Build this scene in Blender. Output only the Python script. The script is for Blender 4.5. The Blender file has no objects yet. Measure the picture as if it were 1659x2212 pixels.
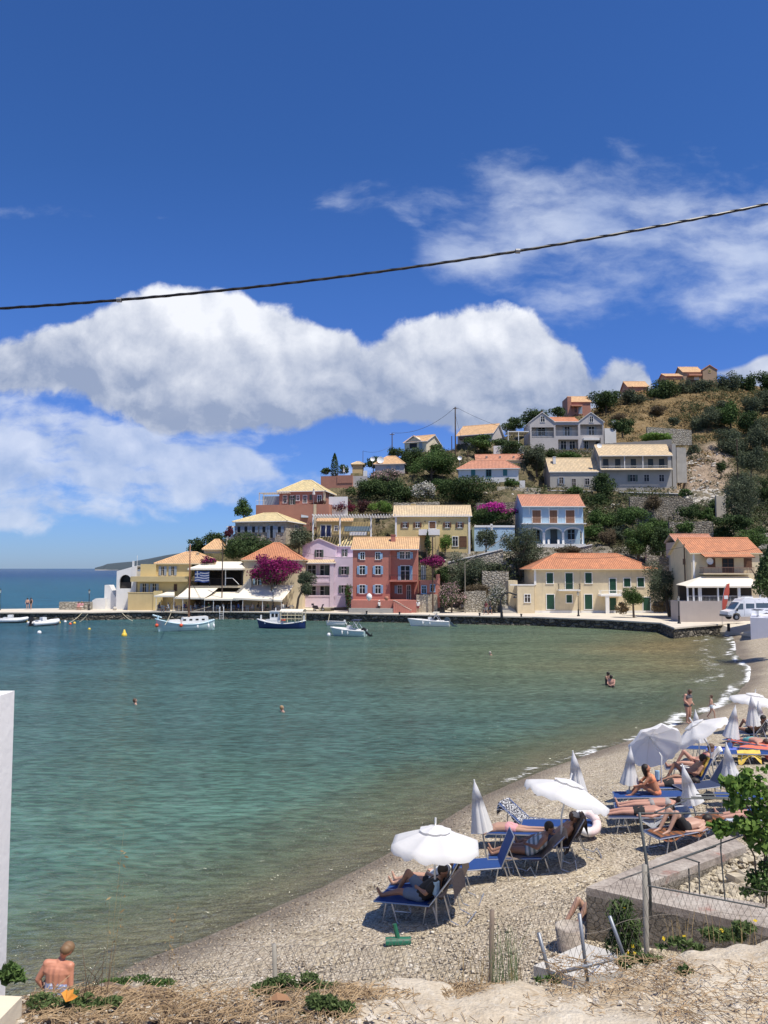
import bpy, bmesh, math, random
import numpy as np
from mathutils import Vector, Matrix, noise as mnoise
R = math.radians
sc = bpy.context.scene
col = sc.collection

# ------------------------------------------------------------------ camera
FPX, CX, CY = 1661.9, 829.5, 1106.0          # photograph measured on a 1659 x 2212 grid
EYE = Vector((0, 0, 7.6))
PITCH = math.atan(122.0/FPX)
cam_d = bpy.data.cameras.new('camera'); cam = bpy.data.objects.new('camera', cam_d); col.objects.link(cam)
cam.location = EYE; cam.rotation_euler = (R(90)+PITCH, 0, 0)
cam_d.sensor_fit = 'VERTICAL'; cam_d.sensor_height = 34.6; cam_d.lens = 26.0
cam_d.clip_start = 0.1; cam_d.clip_end = 60000
sc.camera = cam

# ------------------------------------------------------------------ light
SUN_DIR = Vector((0.31, -0.27, 0.91)).normalized()     # towards the sun
SUN_EL = math.asin(SUN_DIR.z); SUN_AZ = math.atan2(SUN_DIR.x, SUN_DIR.y)
sl = bpy.data.lights.new('sun', 'SUN'); sl.energy = 4.6; sl.angle = R(0.5); sl.color = (1.0, 0.93, 0.82)
so = bpy.data.objects.new('sun', sl); col.objects.link(so)
so.rotation_euler = (-SUN_DIR).to_track_quat('-Z', 'Y').to_euler(); so.location = (0, 0, 300)
sc.view_settings.view_transform = 'Standard'; sc.view_settings.look = 'None'
sc.view_settings.exposure = 0.25; sc.view_settings.gamma = 1.0

def nn(nt, typ, **kw):
    n = nt.nodes.new(typ)
    for k, v in kw.items():
        setattr(n, k, v)
    return n
def put(nt, sock, v):
    if hasattr(v, 'is_output') or isinstance(v, bpy.types.NodeSocket): nt.links.new(v, sock)
    elif isinstance(v, (tuple, list)) and len(v) == 3 and sock.type == 'RGBA': sock.default_value = (*v, 1)
    else: sock.default_value = v
def M_(nt, op, a, b=None, c=None, clamp=False):
    n = nt.nodes.new('ShaderNodeMath'); n.operation = op; n.use_clamp = clamp
    put(nt, n.inputs[0], a)
    if b is not None: put(nt, n.inputs[1], b)
    if c is not None: put(nt, n.inputs[2], c)
    return n.outputs[0]
def MIX(nt, f, a, b, mode='MIX'):
    n = nt.nodes.new('ShaderNodeMix'); n.data_type = 'RGBA'; n.blend_type = mode
    put(nt, n.inputs[0], f); put(nt, n.inputs[6], a); put(nt, n.inputs[7], b)
    return n.outputs[2]
def RANGE(nt, v, a, b, c=0.0, d=1.0, smooth=False):
    n = nt.nodes.new('ShaderNodeMapRange'); n.clamp = True
    if smooth: n.interpolation_type = 'SMOOTHSTEP'
    put(nt, n.inputs[0], v); n.inputs[1].default_value = a; n.inputs[2].default_value = b
    n.inputs[3].default_value = c; n.inputs[4].default_value = d
    return n.outputs[0]
def NOISE(nt, vec, scale, detail=4, rough=0.55, dist=0.0, dim='3D'):
    n = nt.nodes.new('ShaderNodeTexNoise'); n.noise_dimensions = dim
    if vec is not None: nt.links.new(vec, n.inputs['Vector'])
    n.inputs['Scale'].default_value = scale; n.inputs['Detail'].default_value = detail
    n.inputs['Roughness'].default_value = rough; n.inputs['Distortion'].default_value = dist
    return n
def RAMP(nt, v, stops):
    n = nt.nodes.new('ShaderNodeValToRGB'); put(nt, n.inputs[0], v)
    e = n.color_ramp.elements
    while len(e) < len(stops): e.new(0.5)
    for k, (p, c) in enumerate(stops):
        e[k].position = p; e[k].color = (*c, 1) if len(c) == 3 else c
    return n.outputs[0]

def ray(x, y):
    a = (x-CX)/FPX; b = (CY-y)/FPX
    return Vector((a, math.cos(PITCH)-b*math.sin(PITCH), math.sin(PITCH)+b*math.cos(PITCH)))
def P(x, y, Y):                       # the world point seen at (x, y) that lies Y metres away
    d = ray(x, y); return EYE + d*(Y/d.y)
def PZ(x, y, z):                      # the world point seen at (x, y) at height z
    d = ray(x, y); return EYE + d*((z-EYE.z)/d.z)

# ------------------------------------------------------------------ world: physical sky with clouds at fixed directions
w = bpy.data.worlds.new('World'); sc.world = w; w.use_nodes = True
nt = w.node_tree; nt.nodes.clear()
sky = nn(nt, 'ShaderNodeTexSky', sky_type='NISHITA', sun_disc=False, sun_elevation=SUN_EL, sun_rotation=SUN_AZ)
sky.altitude = 300; sky.air_density = 1.0; sky.dust_density = 0.25; sky.ozone_density = 3.0
tc = nn(nt, 'ShaderNodeTexCoord'); sep = nn(nt, 'ShaderNodeSeparateXYZ'); nt.links.new(tc.outputs['Generated'], sep.inputs[0])
yy = M_(nt, 'MAXIMUM', M_(nt, 'ABSOLUTE', sep.outputs[1]), 0.15)
cu = M_(nt, 'DIVIDE', sep.outputs[0], yy); cv = M_(nt, 'DIVIDE', sep.outputs[2], yy)
cmb = nn(nt, 'ShaderNodeCombineXYZ'); put(nt, cmb.inputs[0], cu); put(nt, cmb.inputs[1], cv); put(nt, cmb.inputs[2], 0.37)
CV = cmb.outputs[0]
def uv_of(x, y):
    d = ray(x, y); return d.x/d.y, d.z/d.y
T = M_(nt, 'ADD', M_(nt, 'MULTIPLY', cu, 1/1.3), 0.5)        # -0.65..0.65 -> 0..1
def curve(pts):
    n = nt.nodes.new('ShaderNodeFloatCurve'); c = n.mapping.curves[0]
    q = [((uv_of(x, y)[0]/1.3)+0.5, uv_of(x, y)[1]) for x, y in pts]
    q = [(0.0, q[0][1])]+q+[(1.0, q[-1][1])]
    c.points[0].location = q[0]; c.points[1].location = q[-1]
    for a in q[1:-1]: c.points.new(*a)
    n.mapping.update(); put(nt, n.inputs['Value'], T); return n.outputs[0]
warp = NOISE(nt, CV, 7, 5, 0.55); wv = nn(nt, 'ShaderNodeVectorMath', operation='MULTIPLY_ADD')
nt.links.new(warp.outputs['Color'], wv.inputs[0]); wv.inputs[1].default_value = (0.05, 0.05, 0); nt.links.new(CV, wv.inputs[2])
WV = wv.outputs[0]
f1 = NOISE(nt, WV, 6.5, 10, 0.57).outputs['Fac']
off = nn(nt, 'ShaderNodeVectorMath', operation='ADD'); nt.links.new(WV, off.inputs[0]); off.inputs[1].default_value = (0.012, 0.022, 0)
f2 = NOISE(nt, off.outputs[0], 6.5, 10, 0.57).outputs['Fac']
mpz = nn(nt, 'ShaderNodeVectorMath', operation='MULTIPLY'); nt.links.new(WV, mpz.inputs[0]); mpz.inputs[1].default_value = (1, 2.2, 1)
f3 = NOISE(nt, mpz.outputs[0], 6.5, 8, 0.58).outputs['Fac']
relief = M_(nt, 'SUBTRACT', f1, f2)
def bank(top, bot, st, sb, amp, lo, hi, nz):
    a = M_(nt, 'DIVIDE', M_(nt, 'SUBTRACT', curve(top), cv), st)
    b = M_(nt, 'DIVIDE', M_(nt, 'SUBTRACT', cv, curve(bot)), sb)
    d = M_(nt, 'ADD', M_(nt, 'MINIMUM', M_(nt, 'MINIMUM', a, b), 1.0), M_(nt, 'MULTIPLY', M_(nt, 'SUBTRACT', nz, 0.5), amp))
    return RANGE(nt, d, lo, hi, smooth=True), a, b
# the big cumulus above the village, two humps joined
aA, tA, bA = bank([(-120, 840), (-20, 800), (0, 772), (100, 722), (200, 690), (300, 655), (430, 635), (500, 648), (600, 680), (690, 695), (745, 728), (788, 756), (830, 735), (900, 703), (1000, 690), (1100, 680), (1190, 712), (1250, 760), (1285, 805), (1340, 778), (1400, 795), (1415, 850), (1470, 900)],
                  [(-120, 842), (0, 842), (200, 862), (330, 920), (450, 938), (600, 930), (760, 905), (850, 915), (1100, 935), (1290, 925), (1400, 905), (1470, 901)],
                  0.055, 0.05, 2.3, -0.20, 0.06, f1)
# the softer bank below it and the low scattered clouds above the sea
aB, tB, bB = bank([(-120, 880), (0, 880), (150, 868), (300, 870), (420, 900), (540, 915), (620, 1000), (700, 1010), (800, 1015), (900, 1010)],
                  [(-120, 1190), (0, 1185), (200, 1150), (400, 1130), (600, 1080), (800, 1060), (900, 1050)],
                  0.05, 0.06, 6.6, 0.0, 1.25, f3)
# thin torn clouds at the upper right
aC, tC, bC = bank([(760, 440), (800, 412), (900, 395), (960, 372), (1040, 355), (1150, 335), (1300, 338), (1500, 350), (1659, 330), (1800, 320)],
                  [(760, 441), (800, 440), (870, 520), (930, 600), (1000, 640), (1100, 660), (1200, 690), (1350, 712), (1500, 715), (1659, 700), (1800, 700)],
                  0.06, 0.05, 4.6, 0.05, 1.9, f3)
aD, tD, bD = bank([(1200, 800), (1500, 800), (1600, 790), (1659, 765), (1800, 760)], [(1200, 802), (1500, 802), (1600, 830), (1659, 850), (1800, 850)], 0.02, 0.02, 1.0, 0.0, 0.4, f1)
# colour of the cumulus: white crowns, grey flat undersides
hfrac = RANGE(nt, bA, 0.0, 3.6, smooth=True)
shade = M_(nt, 'ADD', M_(nt, 'ADD', M_(nt, 'MULTIPLY', hfrac, 0.70), M_(nt, 'MULTIPLY', relief, 2.6)), 0.12, clamp=True)
shade = M_(nt, 'ADD', shade, M_(nt, 'MULTIPLY', M_(nt, 'SUBTRACT', f1, 0.5), 0.7), clamp=True)
cA = MIX(nt, shade, (0.27, 0.33, 0.47), (0.80, 0.82, 0.87))
sB = M_(nt, 'ADD', M_(nt, 'MULTIPLY', relief, 3.0), 0.42, clamp=True)
cB = MIX(nt, sB, (0.34, 0.43, 0.62), (0.72, 0.76, 0.85))
cC = MIX(nt, RANGE(nt, f1, 0.35, 0.7), (0.50, 0.58, 0.76), (0.74, 0.79, 0.88))
skyc = nn(nt, 'ShaderNodeVectorMath', operation='MULTIPLY'); nt.links.new(sky.outputs[0], skyc.inputs[0])
SKYK = 0.12
tv = RANGE(nt, cv, 0.0, 0.55, smooth=False)
skt = nn(nt, 'ShaderNodeVectorMath', operation='SCALE'); nt.links.new(RAMP(nt, tv, [(0.0, (0.27, 0.39, 0.70)), (0.12, (0.29, 0.43, 0.76)), (0.35, (0.29, 0.43, 0.80)), (0.65, (0.27, 0.46, 0.82)), (1.0, (0.24, 0.44, 0.76))]), skt.inputs[0]); skt.inputs['Scale'].default_value = SKYK*1.15
nt.links.new(skt.outputs[0], skyc.inputs[1])
c = MIX(nt, M_(nt, 'MULTIPLY', aB, 0.80), skyc.outputs[0], cB)
c = MIX(nt, M_(nt, 'MULTIPLY', aC, 0.70), c, cC)
c = MIX(nt, M_(nt, 'MULTIPLY', aD, 0.85), c, cA)
c = MIX(nt, M_(nt, 'MULTIPLY', aA, 0.97), c, cA)
# nothing below the horizon
bg = nn(nt, 'ShaderNodeBackground'); bg.inputs[1].default_value = 1.0; nt.links.new(c, bg.inputs[0])
wo = nn(nt, 'ShaderNodeOutputWorld'); nt.links.new(bg.outputs[0], wo.inputs[0])

# ------------------------------------------------------------------ materials
_mc = {}
def mat(key, fn):
    if key in _mc: return _mc[key]
    m = bpy.data.materials.new(key if isinstance(key, str) else '_'.join(str(k) for k in key)); m.use_nodes = True
    nt = m.node_tree; nt.nodes.clear()
    out = nn(nt, 'ShaderNodeOutputMaterial'); bs = nn(nt, 'ShaderNodeBsdfPrincipled'); nt.links.new(bs.outputs[0], out.inputs[0])
    fn(nt, bs, out); _mc[key] = m; return m
def wpos(nt): return nn(nt, 'ShaderNodeNewGeometry').outputs['Position']
def bump(nt, bs, h, strength=0.4, dist=0.02):
    b = nn(nt, 'ShaderNodeBump'); b.inputs['Strength'].default_value = strength; b.inputs['Distance'].default_value = dist
    put(nt, b.inputs['Height'], h); nt.links.new(b.outputs[0], bs.inputs['Normal'])
def mul(c, k): return tuple(min(1, v*k) for v in c)
def plain(name, c, rough=0.6, metal=0.0, var=0.12):
    def f(nt, bs, out):
        n = NOISE(nt, wpos(nt), 9.0, 4).outputs['Fac']
        put(nt, bs.inputs['Base Color'], MIX(nt, n, mul(c, 1-var), mul(c, 1+var)))
        bs.inputs['Roughness'].default_value = rough; bs.inputs['Metallic'].default_value = metal
    return mat(name, f)
def plaster(name, c, var=0.16, dirt=0.35):
    def f(nt, bs, out):
        p = wpos(nt)
        n1 = NOISE(nt, p, 0.55, 6, 0.62).outputs['Fac']
        m = nn(nt, 'ShaderNodeMapping'); m.inputs['Scale'].default_value = (3.0, 3.0, 0.35); nt.links.new(p, m.inputs[0])
        n2 = NOISE(nt, m.outputs[0], 1.0, 5, 0.6).outputs['Fac']
        a = MIX(nt, RANGE(nt, n1, 0.3, 0.7), mul(c, 1-var), mul(c, 1+var*0.6))
        d = M_(nt, 'MULTIPLY', RANGE(nt, n2, 0.55, 0.8), dirt)
        put(nt, bs.inputs['Base Color'], MIX(nt, d, a, mul((c[0]*0.8+0.05, c[1]*0.8+0.045, c[2]*0.8+0.04), 0.72)))
        bs.inputs['Roughness'].default_value = 0.9
        bump(nt, bs, NOISE(nt, p, 14, 4).outputs['Fac'], 0.25, 0.02)
    return mat(name, f)
def tile(name, c, period=0.28):
    def f(nt, bs, out):
        uv = nn(nt, 'ShaderNodeUVMap'); uv.uv_map = 'UVMap'
        s = nn(nt, 'ShaderNodeSeparateXYZ'); nt.links.new(uv.outputs[0], s.inputs[0])
        wx = M_(nt, 'SINE', M_(nt, 'MULTIPLY', s.outputs[0], 2*math.pi/period))
        wy = M_(nt, 'FRACT', M_(nt, 'MULTIPLY', s.outputs[1], 1/0.38))
        n = NOISE(nt, wpos(nt), 0.9, 5, 0.65).outputs['Fac']
        vo = nn(nt, 'ShaderNodeTexVoronoi'); mp = nn(nt, 'ShaderNodeMapping'); mp.inputs['Scale'].default_value = (1/period, 1/0.38, 1)
        nt.links.new(uv.outputs[0], mp.inputs[0]); nt.links.new(mp.outputs[0], vo.inputs['Vector']); vo.inputs['Scale'].default_value = 1.0
        sv = nn(nt, 'ShaderNodeSeparateColor'); nt.links.new(vo.outputs['Color'], sv.inputs[0])
        a = MIX(nt, sv.outputs[0], mul(c, 0.80), mul(c, 1.16))
        a = MIX(nt, RANGE(nt, n, 0.35, 0.75), a, mul((c[0]*0.85, c[1]*0.9, c[2]*1.0), 0.82))
        a = MIX(nt, RANGE(nt, wx, -1.0, -0.1, 0.75, 0.0), a, mul(c, 0.34))     # darker stripes along the channels between rows of pantiles
        put(nt, bs.inputs['Base Color'], a); bs.inputs['Roughness'].default_value = 0.85
        bump(nt, bs, M_(nt, 'ADD', M_(nt, 'MULTIPLY', wx, 0.7), M_(nt, 'MULTIPLY', wy, 0.5)), 0.8, 0.05)
    return mat(name, f)
def stone(name, c1, c2, scale=3.0, mort=(0.42, 0.38, 0.31), bst=0.9, gap=0.06):
    def f(nt, bs, out):
        p = wpos(nt)
        v = nn(nt, 'ShaderNodeTexVoronoi', feature='DISTANCE_TO_EDGE'); v2 = nn(nt, 'ShaderNodeTexVoronoi')
        mp = nn(nt, 'ShaderNodeMapping'); mp.inputs['Scale'].default_value = (1, 1, 1.5); 
        dn = NOISE(nt, p, scale*0.8, 3); ad = nn(nt, 'ShaderNodeVectorMath', operation='MULTIPLY_ADD')
        nt.links.new(dn.outputs['Color'], ad.inputs[0]); ad.inputs[1].default_value = (0.25/scale*3,)*3; nt.links.new(p, ad.inputs[2])
        nt.links.new(ad.outputs[0], mp.inputs[0])
        for q in (v, v2): nt.links.new(mp.outputs[0], q.inputs['Vector']); q.inputs['Scale'].default_value = scale
        sv = nn(nt, 'ShaderNodeSeparateColor'); nt.links.new(v2.outputs['Color'], sv.inputs[0])
        a = MIX(nt, sv.outputs[0], c1, c2)
        a = MIX(nt, RANGE(nt, NOISE(nt, p, scale*3, 5).outputs['Fac'], 0.35, 0.7), a, mul(c1, 0.75))
        a = MIX(nt, RANGE(nt, v.outputs['Distance'], 0, gap, 1, 0), a, mort)
        put(nt, bs.inputs['Base Color'], a); bs.inputs['Roughness'].default_value = 0.95
        bump(nt, bs, M_(nt, 'ADD', RANGE(nt, v.outputs['Distance'], 0, gap*2.5), M_(nt, 'MULTIPLY', NOISE(nt, p, scale*4, 4).outputs['Fac'], 0.4)), bst, 0.3/scale)
    return mat(name, f)
def leafy(name, c1, c2, trans=0.25):
    def f(nt, bs, out):
        p = wpos(nt)
        at = nn(nt, 'ShaderNodeAttribute'); at.attribute_name = 'tint'
        n = NOISE(nt, p, 0.8, 4, 0.6).outputs['Fac']
        a = MIX(nt, at.outputs['Fac'], c1, c2)
        a = MIX(nt, RANGE(nt, n, 0.3, 0.7, 0.0, 0.45), a, mul(c1, 0.7))
        put(nt, bs.inputs['Base Color'], a); bs.inputs['Roughness'].default_value = 0.75
        bs.inputs['Specular IOR Level'].default_value = 0.25
        tr = nn(nt, 'ShaderNodeBsdfTranslucent'); nt.links.new(a, tr.inputs[0])
        mx = nn(nt, 'ShaderNodeMixShader'); mx.inputs[0].default_value = trans
        nt.links.new(bs.outputs[0], mx.inputs[1]); nt.links.new(tr.outputs[0], mx.inputs[2]); nt.links.new(mx.outputs[0], out.inputs[0])
    return mat(name, f)
GLASS = mat('dark_glass', lambda nt, bs, out: (put(nt, bs.inputs['Base Color'], (0.018, 0.020, 0.021)), setattr(bs.inputs['Roughness'], 'default_value', 0.3), setattr(bs.inputs['Specular IOR Level'], 'default_value', 0.25)))
WHITE = plaster('white_paint', (0.80, 0.79, 0.76), 0.05, 0.15)
WHITE_METAL = plain('white_metal', (0.78, 0.78, 0.76), 0.4, 0, 0.04)
STEEL = plain('galvanised_steel', (0.42, 0.43, 0.43), 0.45, 0.6)
ALU = plain('aluminium', (0.55, 0.56, 0.58), 0.35, 0.8)
BLACK = plain('black_iron', (0.015, 0.015, 0.017), 0.5)
BARK = plain('bark', (0.12, 0.09, 0.065), 0.95, 0, 0.4)
WOODPOLE = plain('pole_wood', (0.10, 0.065, 0.045), 0.85, 0, 0.3)
BROWN = plain('brown_wood', (0.15, 0.07, 0.035), 0.7, 0, 0.25)
GREEN = plain('green_paint', (0.008, 0.055, 0.030), 0.5, 0, 0.2)
BLUEP = plain('blue_shutter', (0.30, 0.46, 0.62), 0.6, 0, 0.08)
SAGE = plain('sage_shutter', (0.10, 0.13, 0.11), 0.7, 0, 0.15)
GREYSH = plain('grey_shutter', (0.32, 0.37, 0.42), 0.7, 0, 0.1)
CONCRETE = plaster('concrete', (0.46, 0.43, 0.37), 0.2, 0.5)
CLOTHW = mat('white_canvas', lambda nt, bs, out: (put(nt, bs.inputs['Base Color'], (0.80, 0.80, 0.79)), setattr(bs.inputs['Roughness'], 'default_value', 0.9)))
def _canvas(nt, bs, out, c=(0.80, 0.80, 0.79), tr=0.3):
    put(nt, bs.inputs['Base Color'], c); bs.inputs['Roughness'].default_value = 0.9
    t = nn(nt, 'ShaderNodeBsdfTranslucent'); put(nt, t.inputs[0], c)
    mx = nn(nt, 'ShaderNodeMixShader'); mx.inputs[0].default_value = tr
    nt.links.new(bs.outputs[0], mx.inputs[1]); nt.links.new(t.outputs[0], mx.inputs[2]); nt.links.new(mx.outputs[0], out.inputs[0])
    bump(nt, bs, NOISE(nt, wpos(nt), 3.0, 3).outputs['Fac'], 0.3, 0.05)
CANVAS = mat('parasol_canvas', lambda nt, bs, out: _canvas(nt, bs, out, (0.82, 0.82, 0.82), 0.35))
AWN = mat('awning_canvas', lambda nt, bs, out: _canvas(nt, bs, out, (0.76, 0.70, 0.58), 0.03))

# ------------------------------------------------------------------ mesh helpers
class MB:
    def __init__(s): s.v = []; s.f = []; s.uv = {}; s.m = []
    def add(s, vs, fs, mi=0):
        k = len(s.v); s.v += [tuple(v) for v in vs]
        for f in fs: s.f.append(tuple(i+k for i in f)); s.m.append(mi)
    def quad(s, a, b, c, d, mi=0): s.add([a, b, c, d], [(0, 1, 2, 3)], mi)
    def box(s, x0, y0, z0, x1, y1, z1, mi=0):
        if x0 > x1: x0, x1 = x1, x0
        if y0 > y1: y0, y1 = y1, y0
        if z0 > z1: z0, z1 = z1, z0
        vs = [(x, y, z) for z in (z0, z1) for x, y in ((x0, y0), (x1, y0), (x1, y1), (x0, y1))]
        s.add(vs, [(3, 2, 1, 0), (4, 5, 6, 7), (0, 1, 5, 4), (1, 2, 6, 5), (2, 3, 7, 6), (3, 0, 4, 7)], mi)
    def prism(s, pts, z0, z1, mi=0):      # plan polygon, ccw
        n = len(pts); vs = [(p[0], p[1], z0) for p in pts]+[(p[0], p[1], z1) for p in pts]
        s.add(vs, [tuple(range(n))[::-1], tuple(range(n, 2*n))]+[(i, (i+1) % n, (i+1) % n+n, i+n) for i in range(n)], mi)
    def profile(s, pts, y0, y1, mi=0):    # polygon in x,z extruded along y
        n = len(pts); vs = [(p[0], y0, p[1]) for p in pts]+[(p[0], y1, p[1]) for p in pts]
        s.add(vs, [tuple(range(n)), tuple(range(n, 2*n))[::-1]]+[(i, i+n, (i+1) % n+n, (i+1) % n) for i in range(n)], mi)
    def tube(s, pts, r, n=6, mi=0, caps=True):
        pts = [Vector(p) for p in pts]; m = len(pts)
        rs = r if isinstance(r, (list, tuple)) else [r]*m
        rings = []; up = None
        for i in range(m):
            d = (pts[min(i+1, m-1)]-pts[max(i-1, 0)])
            if d.length < 1e-9: d = Vector((0, 0, 1))
            d.normalize()
            if up is None:
                up = Vector((0, 0, 1)) if abs(d.z) < 0.9 else Vector((1, 0, 0))
            a = d.cross(up)
            if a.length < 1e-6: a = d.cross(Vector((1, 0, 0)))
            a.normalize(); b = a.cross(d).normalized(); up = b
            rings.append([pts[i]+(a*math.cos(t)+b*math.sin(t))*rs[i] for t in [2*math.pi*k/n for k in range(n)]])
        vs = [v for rr in rings for v in rr]
        fs = [(i*n+k, i*n+(k+1) % n, (i+1)*n+(k+1) % n, (i+1)*n+k) for i in range(m-1) for k in range(n)]
        if caps: fs += [tuple(range(n))[::-1], tuple(range((m-1)*n, m*n))]
        s.add(vs, fs, mi)
    def ball(s, c, r, n=8, m=6, mi=0):
        r = r if isinstance(r, (tuple, list)) else (r, r, r); c = Vector(c); vs = []; fs = []
        for j in range(m+1):
            t = math.pi*j/m
            for i in range(n):
                a = 2*math.pi*i/n; vs.append((c.x+r[0]*math.sin(t)*math.cos(a), c.y+r[1]*math.sin(t)*math.sin(a), c.z+r[2]*math.cos(t)))
        for j in range(m):
            for i in range(n):
                fs.append((j*n+i, (j+1)*n+i, (j+1)*n+(i+1) % n, j*n+(i+1) % n))
        s.add(vs, fs, mi)
    def lathe(s, prof, c=(0, 0, 0), n=12, mi=0):
        vs = []; fs = []; m = len(prof)
        for (r, z) in prof:
            for i in range(n):
                a = 2*math.pi*i/n; vs.append((c[0]+r*math.cos(a), c[1]+r*math.sin(a), c[2]+z))
        for j in range(m-1):
            for i in range(n): fs.append((j*n+i, j*n+(i+1) % n, (j+1)*n+(i+1) % n, (j+1)*n+i))
        s.add(vs, fs, mi)
    def xf(s, M):
        s.v = [tuple(M @ Vector(v)) for v in s.v]; return s
    def build(s, name, mats, parent=None, smooth=False, loc=None):
        me = bpy.data.meshes.new(name); me.from_pydata(s.v, [], s.f)
        mats = mats if isinstance(mats, (list, tuple)) else [mats]
        for m in mats: me.materials.append(m)
        if len(mats) > 1: me.polygons.foreach_set('material_index', s.m)
        if s.uv:
            ul = me.uv_layers.new(name='UVMap')
            for p in me.polygons:
                if p.index in s.uv:
                    for li, u in zip(p.loop_indices, s.uv[p.index]): ul.data[li].uv = u
        if smooth: me.polygons.foreach_set('use_smooth', [True]*len(me.polygons))
        me.update()
        o = bpy.data.objects.new(name, me); col.objects.link(o)
        if parent: o.parent = parent
        if loc is not None: o.location = loc
        return o
def tag(o, label=None, cat=None, group=None, kind=None):
    if label: o['label'] = label
    if cat: o['category'] = cat
    if group: o['group'] = group
    if kind: o['kind'] = kind
    return o
def empty(name, loc, rz=0.0, label=None, cat=None, group=None):
    e = bpy.data.objects.new(name, None); col.objects.link(e); e.location = loc; e.rotation_euler = (0, 0, rz)
    e.empty_display_size = 0.2
    return tag(e, label, cat, group)
KIDS = {}
def copy_tree(o, parent=None):
    c = o.copy(); col.objects.link(c)
    if parent is not None: c.parent = parent
    for ch in [x for x in o.children]: copy_tree(ch, c)
    return c
def mesh_np(name, verts, quads, mats, parent=None, tint=None, loc=None, smooth=False):
    me = bpy.data.meshes.new(name); nv = len(verts); nq = len(quads)
    me.vertices.add(nv); me.vertices.foreach_set('co', np.asarray(verts, dtype=np.float32).ravel())
    k = quads.shape[1]
    me.loops.add(nq*k); me.loops.foreach_set('vertex_index', quads.astype(np.int32).ravel())
    me.polygons.add(nq); me.polygons.foreach_set('loop_start', np.arange(0, nq*k, k, dtype=np.int32))
    mats = mats if isinstance(mats, (list, tuple)) else [mats]
    for m in mats: me.materials.append(m)
    if smooth: me.polygons.foreach_set('use_smooth', [True]*nq)
    me.update(calc_edges=True)
    if tint is not None:
        a = me.attributes.new('tint', 'FLOAT', 'POINT'); a.data.foreach_set('value', np.asarray(tint, dtype=np.float32))
    o = bpy.data.objects.new(name, me); col.objects.link(o)
    if parent: o.parent = parent
    if loc is not None: o.location = loc
    return o
# ------------------------------------------------------------------ the shoreline and the beach height
SHORE_PX = [(-260, 2290), (60, 2155), (225, 2097), (306, 2070), (422, 2033), (563, 1975), (700, 1915), (799, 1866), (892, 1815), (960, 1772), (1040, 1722), (1110, 1690),
            (1200, 1655), (1305, 1618), (1400, 1588), (1465, 1566), (1540, 1534), (1582, 1520), (1604, 1486), (1621, 1469), (1624, 1443), (1604, 1425), (1591, 1412), (1590, 1392), (1584, 1376), (1560, 1366)]
SHORE = np.array([tuple(PZ(x, y, 0))[:2] for x, y in SHORE_PX])
def sdist(X, Y):
    X = np.asarray(X, float); Y = np.asarray(Y, float); best = np.full(X.shape, 1e9); sg = np.ones(X.shape)
    for a, b in zip(SHORE[:-1], SHORE[1:]):
        d = b-a; L = (d**2).sum(); t = np.clip(((X-a[0])*d[0]+(Y-a[1])*d[1])/L, 0, 1)
        px = X-a[0]-t*d[0]; py = Y-a[1]-t*d[1]; r = np.hypot(px, py); s = np.where(d[0]*(Y-a[1])-d[1]*(X-a[0]) < 0, 1.0, -1.0)
        m = r < best; best = np.where(m, r, best); sg = np.where(m, s, sg)
    return best*sg
def beach_z(X, Y):
    s = sdist(X, Y)
    return np.where(s > 0, 3.0*(1-np.exp(-np.maximum(s, 0)/14)), np.maximum(s*0.13, -3.0))-0.75*np.exp(-((X+6.1)**2+(Y-12.6)**2)/3.0)
def GB(x, y, guess=None):            # where the sight line through (x, y) meets the beach
    d = ray(x, y); z = 0.5
    for _ in range(60):
        p = EYE+d*((z-EYE.z)/d.z); z2 = max(float(beach_z(p.x, p.y)), 0.0); z += (z2-z)*0.5
    return EYE+d*((z-EYE.z)/d.z)

def grid_mesh(name, XX, YY, ZZ, m, attrs=None, smooth=True):
    r, c = XX.shape; V = np.stack([XX, YY, ZZ], -1).reshape(-1, 3)
    i, j = np.meshgrid(np.arange(r-1), np.arange(c-1), indexing='ij'); a = (i*c+j).ravel()
    Q = np.stack([a, a+1, a+c+1, a+c], -1)
    o = mesh_np(name, V, Q, m, smooth=smooth)
    for k, v in (attrs or {}).items():
        v = np.asarray(v, dtype=np.float32)
        if v.ndim == 3:
            at = o.data.attributes.new(k, 'FLOAT_COLOR', 'POINT'); at.data.foreach_set('color', np.concatenate([v, np.ones(v.shape[:2]+(1,), np.float32)], -1).ravel())
        else:
            at = o.data.attributes.new(k, 'FLOAT', 'POINT'); at.data.foreach_set('value', v.ravel())
    return tag(o, kind='structure')
def fbm(X, Y, s, seed=0, oct=4):
    f = np.vectorize(lambda a, b: mnoise.fractal(Vector((a*s, b*s, seed*7.3)), 0.6, 2.0, oct))
    return f(X, Y)

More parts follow.
